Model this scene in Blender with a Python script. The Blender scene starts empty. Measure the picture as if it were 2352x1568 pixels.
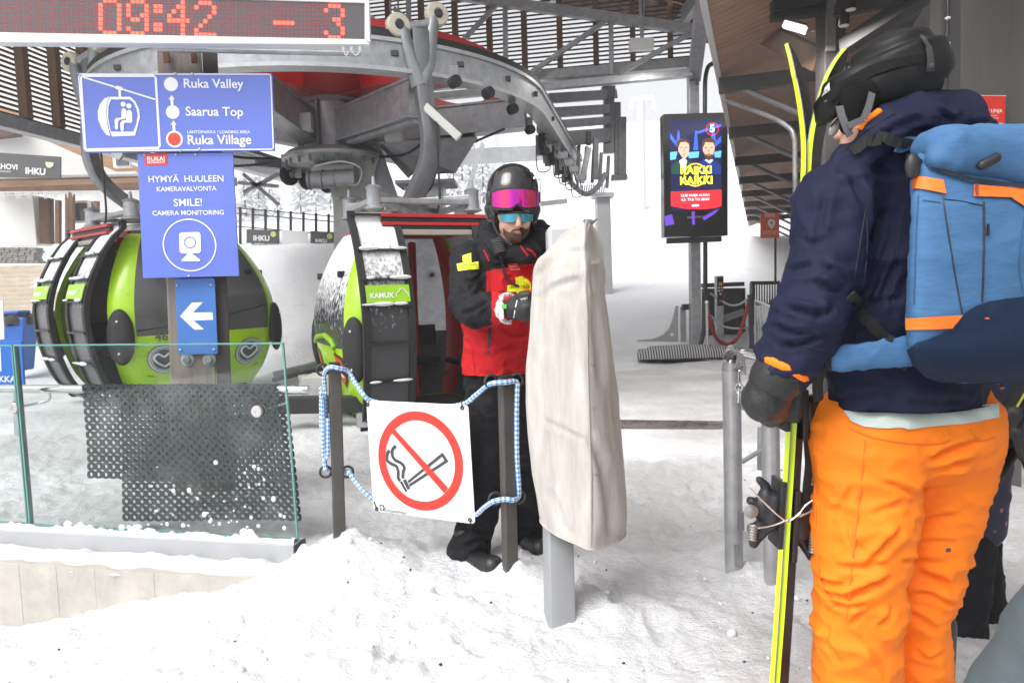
import bpy, bmesh, math, random
import numpy as np
from mathutils import Vector, Matrix
random.seed(7)
# ---------------------------------------------------------------- camera
scene = bpy.context.scene
F, CX, CY = 1600.0, 1176.0, 784.0          # focal length and centre, in units of a 2352 x 1568 picture
PITCH, ROLL, EYE = math.radians(4.8), math.radians(1.7), 1.35
FWD = Vector((0, math.cos(PITCH), -math.sin(PITCH)))
U0 = Vector((0, math.sin(PITCH), math.cos(PITCH)))
RT = Vector((1, 0, 0))*math.cos(ROLL) - U0*math.sin(ROLL)
UP = U0*math.cos(ROLL) + Vector((1, 0, 0))*math.sin(ROLL)
cam = bpy.data.cameras.new('camera'); cam_ob = bpy.data.objects.new('camera', cam)
scene.collection.objects.link(cam_ob); scene.camera = cam_ob
cam.sensor_width = 36; cam.lens = F/2352*36; cam.clip_start = .05; cam.clip_end = 2000
m = Matrix.Identity(4)
for i in range(3):
    m[i][0], m[i][1], m[i][2] = RT[i], UP[i], -FWD[i]
m[2][3] = EYE
cam_ob.matrix_world = m
cam.dof.use_dof = True; cam.dof.focus_distance = 3.4; cam.dof.aperture_fstop = 9.0
# ---------------------------------------------------------------- sky and sun (overcast)
SUN_EL, SUN_ROT = math.radians(52), math.radians(225)
world = bpy.data.worlds.new('World'); scene.world = world; world.use_nodes = True
nt = world.node_tree; nt.nodes.clear()
sky = nt.nodes.new('ShaderNodeTexSky'); sky.sky_type = 'NISHITA'; sky.sun_disc = False
sky.sun_elevation = SUN_EL; sky.sun_rotation = SUN_ROT; sky.air_density = 1.0; sky.dust_density = 4.0
hs = nt.nodes.new('ShaderNodeHueSaturation'); hs.inputs['Saturation'].default_value = .10; hs.inputs['Value'].default_value = 1.0
bg = nt.nodes.new('ShaderNodeBackground'); bg.inputs['Strength'].default_value = .15
wo = nt.nodes.new('ShaderNodeOutputWorld')
nt.links.new(sky.outputs[0], hs.inputs['Color']); nt.links.new(hs.outputs[0], bg.inputs[0]); nt.links.new(bg.outputs[0], wo.inputs[0])
sun = bpy.data.lights.new('sun', 'SUN'); sun.energy = 1.2; sun.angle = math.radians(40); sun.color = (1, .97, .94)
sun_ob = bpy.data.objects.new('sun', sun); scene.collection.objects.link(sun_ob)
# sun stands to the left and behind the camera
sd = Vector((-.70*math.cos(SUN_EL), -.71*math.cos(SUN_EL), math.sin(SUN_EL))).normalized()
sun_ob.rotation_euler = sd.to_track_quat('Z', 'Y').to_euler()
sun_ob.location = sd*30
vs = scene.view_settings
vs.view_transform = 'Standard'; vs.look = 'None'; vs.gamma = 1; vs.use_curve_mapping = False; vs.exposure = 0.87
scene.cycles.max_bounces = 8; scene.cycles.diffuse_bounces = 6; scene.cycles.transparent_max_bounces = 16
scene.cycles.caustics_reflective = False; scene.cycles.caustics_refractive = False

# ---------------------------------------------------------------- helpers
def ray(px, py):
    return FWD*F + RT*(px-CX) - UP*(py-CY)
def at(px, py, Y):                          # the world point seen at a picture position, on the wall y = Y
    d = ray(px, py); t = Y/d.y
    return Vector((d.x*t, Y, EYE+d.z*t))
def on_z(px, py, z=0.0):
    d = ray(px, py); t = (z-EYE)/d.z
    return Vector((d.x*t, d.y*t, z))
_rng = np.random.RandomState(3)
_T = _rng.rand(64, 64, 64)
def vnoise(x, y, z):
    x = np.asarray(x, float); y = np.asarray(y, float)+0*x; z = np.asarray(z, float)+0*x
    xi = np.floor(x).astype(int); yi = np.floor(y).astype(int); zi = np.floor(z).astype(int)
    fx, fy, fz = x-xi, y-yi, z-zi
    fx, fy, fz = [f*f*(3-2*f) for f in (fx, fy, fz)]
    def h(a, b, c): return _T[a & 63, b & 63, c & 63]
    def L(a, b, f): return a+(b-a)*f
    return 2*L(L(L(h(xi, yi, zi), h(xi+1, yi, zi), fx), L(h(xi, yi+1, zi), h(xi+1, yi+1, zi), fx), fy),
               L(L(h(xi, yi, zi+1), h(xi+1, yi, zi+1), fx), L(h(xi, yi+1, zi+1), h(xi+1, yi+1, zi+1), fx), fy), fz)-1
def fbm(x, y, z, o=4):
    s = 0; a = 1; k = 1
    for i in range(o):
        s = s+a*vnoise(x*k+11*i, y*k+5*i, z*k+3*i); a *= .5; k *= 2.03
    return s

_mats = {}
def M(name, col, rough=.6, metal=0.0, var=.0, vscale=6.0, bump=.0, bscale=60.0, spec=.5, coat=0.0, dirt=None, stretch=None, emit=None):
    if name in _mats: return _mats[name]
    mt = bpy.data.materials.new(name); mt.use_nodes = True; t = mt.node_tree; b = t.nodes['Principled BSDF']
    c = tuple(col)+(1,)
    b.inputs['Base Color'].default_value = c; b.inputs['Roughness'].default_value = rough; b.inputs['Metallic'].default_value = metal
    b.inputs['Specular IOR Level'].default_value = spec; b.inputs['Coat Weight'].default_value = coat
    if emit: b.inputs['Emission Color'].default_value = tuple(emit[:3])+(1,); b.inputs['Emission Strength'].default_value = emit[3]
    tc = t.nodes.new('ShaderNodeTexCoord'); src = tc.outputs['Object']
    if stretch:
        mp = t.nodes.new('ShaderNodeMapping'); mp.inputs['Scale'].default_value = stretch; t.links.new(src, mp.inputs[0]); src = mp.outputs[0]
    if var:
        n = t.nodes.new('ShaderNodeTexNoise'); n.inputs['Scale'].default_value = vscale; n.inputs['Detail'].default_value = 6; n.inputs['Roughness'].default_value = .65
        t.links.new(src, n.inputs['Vector'])
        r = t.nodes.new('ShaderNodeValToRGB'); r.color_ramp.elements[0].position = .3; r.color_ramp.elements[1].position = .72
        lo = dirt if dirt else tuple(x*(1-var) for x in col)
        hi = tuple(min(1, x*(1+var*.6)) for x in col)
        r.color_ramp.elements[0].color = tuple(lo)+(1,); r.color_ramp.elements[1].color = hi+(1,)
        t.links.new(n.outputs['Fac'], r.inputs[0]); t.links.new(r.outputs[0], b.inputs['Base Color'])
        rr = t.nodes.new('ShaderNodeMapRange'); rr.inputs['To Min'].default_value = max(0, rough-.12); rr.inputs['To Max'].default_value = min(1, rough+.12)
        t.links.new(n.outputs['Fac'], rr.inputs[0]); t.links.new(rr.outputs[0], b.inputs['Roughness'])
    if bump:
        n2 = t.nodes.new('ShaderNodeTexNoise'); n2.inputs['Scale'].default_value = bscale; n2.inputs['Detail'].default_value = 5
        t.links.new(src, n2.inputs['Vector'])
        bp = t.nodes.new('ShaderNodeBump'); bp.inputs['Strength'].default_value = bump; bp.inputs['Distance'].default_value = .01
        t.links.new(n2.outputs['Fac'], bp.inputs['Height']); t.links.new(bp.outputs[0], b.inputs['Normal'])
    _mats[name] = mt
    return mt
def frame(n, up=Vector((0, 0, 1))):
    n = n.normalized(); u = up.cross(n)
    if u.length < 1e-4: u = Vector((1, 0, 0)).cross(n)
    u.normalize(); v = n.cross(u)
    return u, v, n
class MB:
    def __init__(s): s.v = []; s.f = []; s.m = []; s.mi = 0; s.X = None; s.prims = []
    def add(s, vs, fs):
        o = len(s.v)
        if s.X is not None: vs = [s.X @ Vector(v) for v in vs]
        s.v += [tuple(v) for v in vs]; s.f += [tuple(i+o for i in f) for f in fs]; s.m += [s.mi]*len(fs)
        return s
    def box(s, c, size, R=None):
        c = Vector(c); R = R or Matrix.Identity(3); hx, hy, hz = [x/2 for x in size]
        vs = [c+R @ Vector((x*hx, y*hy, z*hz)) for x in (-1, 1) for y in (-1, 1) for z in (-1, 1)]
        return s.add(vs, [(0, 1, 3, 2), (4, 6, 7, 5), (0, 4, 5, 1), (2, 3, 7, 6), (0, 2, 6, 4), (1, 5, 7, 3)])
    def bar(s, p, q, w, h, up=Vector((0, 0, 1))):          # box from p to q: w across, h along up
        p = Vector(p); q = Vector(q); u, v, n = frame(q-p, up)
        vs = [e+u*(a*w/2)+v*(b*h/2) for e in (p, q) for a, b in ((-1, -1), (1, -1), (1, 1), (-1, 1))]
        return s.add(vs, [(3, 2, 1, 0), (4, 5, 6, 7), (0, 1, 5, 4), (1, 2, 6, 5), (2, 3, 7, 6), (3, 0, 4, 7)])
    def ibeam(s, p, q, w, h, t=.02, up=Vector((0, 0, 1))):
        p = Vector(p); q = Vector(q); u, v, n = frame(q-p, up)
        s.bar(p, q, t, h-2*t, up)
        for k in (-1, 1): s.bar(p+v*(k*(h-t)/2), q+v*(k*(h-t)/2), w, t, up)
        return s
    def tube(s, pts, r, n=10, caps=True, flat=None):
        pts = [Vector(p) for p in pts]; N = len(pts); rs = r if isinstance(r, (list, tuple)) else [r]*N
        vs = []; t0 = (pts[1]-pts[0]).normalized(); u, v, _ = frame(t0)
        for i in range(N):
            t = (pts[min(i+1, N-1)]-pts[max(i-1, 0)]).normalized()
            u = (u-t*u.dot(t)).normalized(); v = t.cross(u)
            for k in range(n):
                a = 2*math.pi*k/n
                o = u*math.cos(a)*rs[i]+v*math.sin(a)*rs[i]
                if flat: o = o+flat[0]*(o.dot(flat[0])*(flat[1]-1))
                vs.append(pts[i]+o)
        fs = [(i*n+k, i*n+(k+1) % n, (i+1)*n+(k+1) % n, (i+1)*n+k) for i in range(N-1) for k in range(n)]
        if caps: fs += [tuple(range(n))[::-1], tuple((N-1)*n+k for k in range(n))]
        return s.add(vs, fs)
    def cyl(s, p, q, r, n=20, r2=None): return s.tube([p, q], [r, r if r2 is None else r2], n)
    def lathe(s, c, axis, prof, n=28):                     # prof: (radius, height) pairs
        u, v, w = frame(Vector(axis)); c = Vector(c); vs = []; N = len(prof)
        for r, h in prof:
            for k in range(n):
                a = 2*math.pi*k/n; vs.append(c+w*h+u*(r*math.cos(a))+v*(r*math.sin(a)))
        fs = [(i*n+k, i*n+(k+1) % n, (i+1)*n+(k+1) % n, (i+1)*n+k) for i in range(N-1) for k in range(n)]
        fs += [tuple(range(n))[::-1], tuple((N-1)*n+k for k in range(n))]
        return s.add(vs, fs)
    def torus(s, c, axis, R, r, n=24, k=8):
        u, v, w = frame(Vector(axis)); c = Vector(c)
        vs = [c+(u*math.cos(a)+v*math.sin(a))*(R+r*math.cos(b))+w*(r*math.sin(b)) for a in [2*math.pi*i/n for i in range(n)] for b in [2*math.pi*j/k for j in range(k)]]
        return s.add(vs, [(i*k+j, ((i+1) % n)*k+j, ((i+1) % n)*k+(j+1) % k, i*k+(j+1) % k) for i in range(n) for j in range(k)])
    def ell(s, c, rad, R=None, n=20, k=12):
        c = Vector(c); R = R or Matrix.Identity(3); vs = [c+R @ Vector((0, 0, -rad[2]))]; s.prims.append(('e', c.copy(), rad, R.copy()))
        for i in range(1, k):
            b = -math.pi/2+math.pi*i/k
            for j in range(n):
                a = 2*math.pi*j/n
                vs.append(c+R @ Vector((rad[0]*math.cos(b)*math.cos(a), rad[1]*math.cos(b)*math.sin(a), rad[2]*math.sin(b))))
        vs.append(c+R @ Vector((0, 0, rad[2]))); e = len(vs)-1
        fs = [(0, 1+(j+1) % n, 1+j) for j in range(n)]
        fs += [(1+i*n+j, 1+i*n+(j+1) % n, 1+(i+1)*n+(j+1) % n, 1+(i+1)*n+j) for i in range(k-2) for j in range(n)]
        fs += [(e, 1+(k-2)*n+j, 1+(k-2)*n+(j+1) % n) for j in range(n)]
        return s.add(vs, fs)
    def poly(s, pts): return s.add(pts, [tuple(range(len(pts)))])
    def prism(s, pts, d):                                   # polygon pushed along vector d
        n = len(pts); pts = [Vector(p) for p in pts]; d = Vector(d)
        fs = [tuple(range(n)), tuple(range(2*n-1, n-1, -1))]+[(i, i+n, (i+1) % n+n, (i+1) % n) for i in range(n)]
        return s.add(pts+[p+d for p in pts], fs)
    def loft(s, rings, close=True, caps=True):
        n = len(rings[0]); vs = [p for r in rings for p in r]; N = len(rings); K = n if close else n-1
        fs = [(i*n+k, i*n+(k+1) % n, (i+1)*n+(k+1) % n, (i+1)*n+k) for i in range(N-1) for k in range(K)]
        if caps and close: fs += [tuple(range(n))[::-1], tuple((N-1)*n+k for k in range(n))]
        return s.add(vs, fs)
    def cap(s, p, q, rp, rq, wide=None, k=1.0, n=18):       # rounded tapered limb
        p = Vector(p); q = Vector(q); d = q-p; s.prims.append(('c', p.copy(), q.copy(), rp, rq, wide, k))
        if d.length < 1e-4: d = Vector((0, 0, 1e-3)); q = p+d
        L = d.length; prof = []
        for i in range(0, 7): b = -math.pi/2+math.pi/2*i/6; prof.append((max(1e-4, rp*math.cos(b)), rp*math.sin(b)))
        for i in range(1, 7): b = math.pi/2*i/6; prof.append((max(1e-4, rq*math.cos(b)), L+rq*math.sin(b)))
        o = len(s.v); s.lathe(p, d, prof, n)
        if wide is not None:
            w = Vector(wide).normalized(); ax = d.normalized()
            for i in range(o, len(s.v)):
                v = Vector(s.v[i]); t = max(0, min(L, (v-p).dot(ax))); c = p+ax*t; s.v[i] = tuple(v+w*((v-c).dot(w)*(k-1)))
        return s
    def mesh(s, name, smooth=None):
        me = bpy.data.meshes.new(name); me.from_pydata(s.v, [], s.f); me.update()
        me.polygons.foreach_set('material_index', s.m)
        if smooth is not None:
            me.polygons.foreach_set('use_smooth', [True]*len(me.polygons))
            if smooth < 180: me.set_sharp_from_angle(angle=math.radians(smooth))
        return me
    def build(s, name, mats, parent=None, smooth=None, bevel=0, base=None, fix=True):
        return link(s.mesh(name, smooth), name, mats, parent, bevel, base, fix)
ORIG = {}
def link(me, name, mats, parent=None, bevel=0, base=None, fix=True):
    if not isinstance(mats, (list, tuple)): mats = [mats]
    if fix and len(me.polygons) < 60000:
        bm = bmesh.new(); bm.from_mesh(me); bmesh.ops.recalc_face_normals(bm, faces=bm.faces); bm.to_mesh(me); bm.free()
    for mt in mats: me.materials.append(mt)
    ob = bpy.data.objects.new(name, me); scene.collection.objects.link(ob)
    if parent is not None:
        o = ORIG[parent.name]; ob.parent = parent; ORIG[ob.name] = o
    else:
        n = len(me.vertices); a = np.zeros(n*3); me.vertices.foreach_get('co', a); a = a.reshape(-1, 3)
        o = Vector(base) if base is not None else Vector(((a[:, 0].min()+a[:, 0].max())/2, (a[:, 1].min()+a[:, 1].max())/2, a[:, 2].min()))
        ob.location = o; ORIG[ob.name] = o
    me.transform(Matrix.Translation(-o))
    if bevel:
        b = ob.modifiers.new('bevel', 'BEVEL'); b.width = bevel; b.segments = 2; b.limit_method = 'ANGLE'; b.angle_limit = math.radians(40)
    return ob
def tag(o, label=None, cat=None, group=None, kind=None):
    if label: o['label'] = label
    if cat: o['category'] = cat
    if group: o['group'] = group
    if kind: o['kind'] = kind
    return o
def thing(name, loc, label, cat, group=None):
    o = bpy.data.objects.new(name, None); scene.collection.objects.link(o); o.location = Vector(loc); o.empty_display_size = .1
    ORIG[o.name] = Vector(loc)
    return tag(o, label, cat, group)
def copy_tree(o, parent=None):
    c = o.copy(); scene.collection.objects.link(c); c.parent = parent
    ORIG[c.name] = ORIG[o.name]
    for ch in [x for x in scene.objects if x.parent == o]: copy_tree(ch, c)
    return c
def apply_mods(me, mods):                                   # mesh -> mesh with modifiers applied
    ob = bpy.data.objects.new('shape', me); scene.collection.objects.link(ob)
    for ty, kw in mods:
        md = ob.modifiers.new(ty, ty)
        for k, v in kw.items(): setattr(md, k, v)
    dg = bpy.context.evaluated_depsgraph_get(); dg.update()
    out = bpy.data.meshes.new_from_object(ob.evaluated_get(dg)); bpy.data.objects.remove(ob); bpy.data.meshes.remove(me)
    return out
def co_of(me):
    n = len(me.vertices); a = np.zeros(n*3); b = np.zeros(n*3); me.vertices.foreach_get('co', a); me.vertex_normals.foreach_get('vector', b)
    return a.reshape(-1, 3), b.reshape(-1, 3)
def set_co(me, a):
    me.vertices.foreach_set('co', np.ascontiguousarray(a).ravel()); me.update()
def blob(mb, voxel=.012, smooth=6, disp=None, blend=None):  # melt the limbs of mb into one continuous surface
    P = mb.prims; h = voxel; kb = blend or max(.008, h*1.6); lo = np.full(3, 1e9); hi = -lo
    for p in P:
        if p[0] == 'e': c = np.array(p[1]); r = max(p[2]); lo = np.minimum(lo, c-r); hi = np.maximum(hi, c+r)
        else:
            for c, r in ((p[1], p[3]), (p[2], p[4])): r = r*max(1, p[6]); lo = np.minimum(lo, np.array(c)-r); hi = np.maximum(hi, np.array(c)+r)
    lo = lo-3*h-kb; hi = hi+3*h+kb; n = np.ceil((hi-lo)/h).astype(int)+1
    ax = [lo[i]+h*np.arange(n[i]) for i in range(3)]; D = np.full(n, 1.0)
    for p in P:
        if p[0] == 'e': c = np.array(p[1]); R_ = max(p[2]); a, b = c-R_, c+R_
        else:
            r = max(p[3], p[4])*max(1, p[6]); a = np.minimum(p[1], p[2])-r; b = np.maximum(p[1], p[2])+r
        i0 = np.maximum(0, ((a-lo-kb-3*h)/h).astype(int)); i1 = np.minimum(n, ((b-lo+kb+3*h)/h).astype(int)+2)
        X, Y, Z = np.meshgrid(*[ax[i][i0[i]:i1[i]] for i in range(3)], indexing='ij'); Q = np.stack([X, Y, Z], -1)
        if p[0] == 'e':
            L = (Q-np.array(p[1])) @ np.array(p[3]); rad = np.array(p[2]); k0 = np.linalg.norm(L/rad, axis=-1); k1 = np.linalg.norm(L/rad**2, axis=-1); d = k0*(k0-1)/np.maximum(k1, 1e-6)
        else:
            A = np.array(p[1]); B = np.array(p[2]); ab = B-A; l2 = max(ab @ ab, 1e-8); t = np.clip(((Q-A) @ ab)/l2, 0, 1); o = Q-A-t[..., None]*ab
            if p[5] is not None: w = np.array(Vector(p[5]).normalized()); o = o-(o @ w)[..., None]*w*(1-1/p[6])
            d = np.linalg.norm(o, axis=-1)-(p[3]+(p[4]-p[3])*t)
        S = D[i0[0]:i1[0], i0[1]:i1[1], i0[2]:i1[2]]; e = np.clip(.5+.5*(S-d)/kb, 0, 1)
        D[i0[0]:i1[0], i0[1]:i1[1], i0[2]:i1[2]] = S+(d-S)*e-kb*e*(1-e)
    I = D < 0; acc = np.zeros(tuple(n-1)+(3,)); cnt = np.zeros(tuple(n-1))
    base = np.stack(np.meshgrid(*[np.arange(k-1) for k in n], indexing='ij'), -1).astype(float)
    cor = [(x, y, z) for x in (0, 1) for y in (0, 1) for z in (0, 1)]
    sl = lambda c: tuple(slice(c[i], n[i]-1+c[i]) for i in range(3))
    for u in cor:
        for i in range(3):
            if u[i]: continue
            w = list(u); w[i] = 1; d0, d1 = D[sl(u)], D[sl(w)]; x = (d0 < 0) != (d1 < 0); t = np.where(x, d0/np.where(x, d0-d1, 1), 0)
            pt_ = np.array(u, float)+np.zeros(tuple(n-1)+(3,)); pt_[..., i] += t; acc += np.where(x[..., None], pt_, 0); cnt += x
    m_ = cnt > 0; idx = np.full(tuple(n-1), -1); idx[m_] = np.arange(m_.sum()); V = (base[m_]+acc[m_]/cnt[m_][:, None])*h+lo
    F_ = []
    for i in range(3):
        j, k = (i+1) % 3, (i+2) % 3; s0 = [slice(1, n[q]-1) for q in range(3)]; s1 = list(s0); s0[i] = slice(0, n[i]-1); s1[i] = slice(1, n[i])
        a, b = I[tuple(s0)], I[tuple(s1)]; loc = np.argwhere(a != b); fl = a[tuple(loc.T)]
        g = loc.copy(); g[:, j] += 1; g[:, k] += 1
        def at_(dj, dk): q = g.copy(); q[:, j] -= dj; q[:, k] -= dk; return idx[tuple(q.T)]
        qd = np.stack([at_(1, 1), at_(0, 1), at_(0, 0), at_(1, 0)], -1); qd[~fl] = qd[~fl][:, ::-1]; F_.append(qd)
    me = bpy.data.meshes.new('shape'); me.from_pydata(V.tolist(), [], np.concatenate(F_).tolist()); me.update()
    if smooth: me = apply_mods(me, [('SMOOTH', dict(factor=.5, iterations=smooth))])
    me.materials.clear()
    if disp:
        a, b = co_of(me); d = disp(a, b); set_co(me, a+(b*d[:, None] if d.ndim == 1 else d))
    me.polygons.foreach_set('use_smooth', [True]*len(me.polygons))
    me.polygons.foreach_set('material_index', [0]*len(me.polygons))
    return me
def folds(a, scale=9, stretch=(1, 1, 1), seed=0, sharp=2.0):   # cloth-like ridges, 0..1
    x = fbm(a[:, 0]*scale*stretch[0]+seed, a[:, 1]*scale*stretch[1]+seed*1.7, a[:, 2]*scale*stretch[2]+seed*.3, 3)
    return np.clip(1-np.abs(x), 0, 1)**sharp
def crease(a, b, lines):                                     # folds pressed into cloth along lines: (picture points, half width, depth in metres)
    e = a-np.array((0, 0, EYE)); z = e @ np.array(FWD); px = CX+F*(e @ np.array(RT))/z; py = CY-F*(e @ np.array(UP))/z
    face = np.clip(-(b*e).sum(1)/np.linalg.norm(e, axis=1)*3, 0, 1); out = np.zeros(len(a))
    for pts, w, dep in lines:
        P = [(p.x, p.y) for p in bez([Vector((x, y, 0)) for x, y in pts], 4)]; best = np.full(len(a), 1e9); sg = np.zeros(len(a)); tt = np.zeros(len(a)); n = len(P)-1
        for i in range(n):
            ax, ay = P[i]; dx, dy = P[i+1][0]-ax, P[i+1][1]-ay; l2 = dx*dx+dy*dy+1e-9; t = np.clip(((px-ax)*dx+(py-ay)*dy)/l2, 0, 1)
            d = np.hypot(px-ax-t*dx, py-ay-t*dy); m_ = d < best; best = np.where(m_, d, best); sg = np.where(m_, np.sign((px-ax)*dy-(py-ay)*dx), sg); tt = np.where(m_, (i+t)/n, tt)
        u = best/w*sg; end = np.clip(np.minimum(tt, 1-tt)*4, 0, 1)**.7
        out += face*end*dep*(-np.exp(-(u*1.6)**2)+.75*np.exp(-((u-1.1)*1.25)**2)+.35*np.exp(-((u+1.2)*1.1)**2))
    return out
class Sheet:                                                # a flat board in space; S() finds the point of it seen at a picture position
    def __init__(s, tl, tr, bl):
        s.o = tl; s.n = (tr-tl).cross(bl-tl).normalized()
        if s.n.dot(tl-Vector((0, 0, EYE))) > 0: s.n = -s.n
        s.u = (tr-tl).normalized(); s.v = s.u.cross(s.n).normalized()      # v points down
        if s.v.dot(bl-tl) < 0: s.v = -s.v
    def S(s, px, py, off=0.0):
        d = ray(px, py); e = Vector((0, 0, EYE)); t = (s.o-e).dot(s.n)/d.dot(s.n)
        return e+d*t+s.n*off
    def poly(s, pts, off=0.0): return [s.S(x, y, off) for x, y in pts]
    def panel(s, mb, pts, th=.004, off=0.0): return mb.prism(s.poly(pts, off), -s.n*th)
    def disc(s, mb, px, py, r, off, n=40):
        c = s.S(px, py, off); return mb.poly([c+s.u*(r*math.cos(2*math.pi*i/n))-s.v*(r*math.sin(2*math.pi*i/n)) for i in range(n)])
    def ring(s, mb, px, py, r0, r1, off, n=64):
        c = s.S(px, py, off); vs = []
        for i in range(n):
            e = s.u*math.cos(2*math.pi*i/n)-s.v*math.sin(2*math.pi*i/n); vs += [c+e*r0, c+e*r1]
        return mb.add(vs, [(2*i, 2*i+1, (2*i+3) % (2*n), (2*i+2) % (2*n)) for i in range(n)])
    def line(s, mb, pts, w, off):                           # stroked line, w in metres
        P = s.poly(pts, off); N = len(P); L = []; Rr = []
        for i in range(N):
            t = (P[min(i+1, N-1)]-P[max(i-1, 0)]).normalized(); k = t.cross(s.n)
            L.append(P[i]+k*w/2); Rr.append(P[i]-k*w/2)
        return mb.add(L+Rr, [(i, i+1, N+i+1, N+i) for i in range(N-1)])
    def text(s, mb, body, x0, y0, x1, y1=None, off=.002, bold=0.0, hscale=None):   # baseline from (x0,y0) to (x1,y1)
        a = s.S(x0, y0, off); b = s.S(x1, y0 if y1 is None else y1, off)
        vs, fs, w, h = glyphs(body, bold); u = (b-a)/w; e = u.normalized(); upv = e.cross(s.n)
        if upv.dot(s.v) > 0: upv = -upv
        k = u.length*(hscale or 1)
        return mb.add([a+u*x+upv*(y*k) for x, y in vs], fs)
_gl = {}
def glyphs(body, bold=0.0):
    if (body, bold) in _gl: return _gl[(body, bold)]
    cu = bpy.data.curves.new('t', 'FONT'); cu.body = body; cu.offset = bold; cu.resolution_u = 3
    ob = bpy.data.objects.new('t', cu); scene.collection.objects.link(ob)
    dg = bpy.context.evaluated_depsgraph_get(); dg.update()
    me = bpy.data.meshes.new_from_object(ob.evaluated_get(dg)); bpy.data.objects.remove(ob)
    x0 = min(v.co.x for v in me.vertices); w = max(v.co.x for v in me.vertices)-x0; h = max(v.co.y for v in me.vertices)
    r = ([(v.co.x-x0, v.co.y) for v in me.vertices], [tuple(p.vertices) for p in me.polygons], w, h)
    _gl[(body, bold)] = r; bpy.data.meshes.remove(me)
    return r
def bez(pts, n=8):                                          # smooth curve through points
    P = [Vector(p) for p in pts]; out = []
    for i in range(len(P)-1):
        a = P[max(i-1, 0)]; b = P[i]; c = P[i+1]; d = P[min(i+2, len(P)-1)]
        for k in range(n):
            t = k/n; out.append(.5*((2*b)+(c-a)*t+(2*a-5*b+4*c-d)*t*t+(3*b-a-3*c+d)*t**3))
    return out+[P[-1]]
def rz(deg): return Matrix.Rotation(math.radians(deg), 3, 'Z')
def place(x, y, z, deg): return Matrix.Translation((x, y, z)) @ Matrix.Rotation(math.radians(deg), 4, 'Z')
# shared materials
SNOWM = M('snow', (.72, .735, .76), .65, var=.10, vscale=14, bump=.6, bscale=35)
GALV = M('galvanised_steel', (.41, .42, .44), .42, .55, var=.28, vscale=9, bump=.08, bscale=40)
GALVD = M('dull_galvanised_steel', (.24, .245, .26), .5, .45, var=.3, vscale=7, bump=.08, bscale=40)
GREY = M('grey_painted_steel', (.33, .34, .36), .45, .1, var=.12, vscale=10)
DARK = M('dark_painted_steel', (.045, .045, .05), .5, .2, var=.25, vscale=8)
BLACKP = M('black_plastic', (.018, .018, .02), .45, var=.3, vscale=12)
BLACKR = M('black_rubber', (.02, .02, .022), .75, var=.4, vscale=20)
WHITEP = M('white_paint', (.8, .8, .8), .4, var=.06, vscale=5)
CHROME = M('polished_steel', (.72, .72, .72), .18, 1.0, var=.1, vscale=30)
REDP = M('red_enamel', (.60, .014, .014), .32, 0, var=.2, vscale=4)
LIME = M('lime_green_paint', (.36, .62, .01), .3, 0, var=.08, vscale=3, coat=.3)
WOODB = M('brown_stained_boards', (.10, .062, .045), .65, var=.35, vscale=3, stretch=(1, 1, 8), bump=.2, bscale=30)
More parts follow.
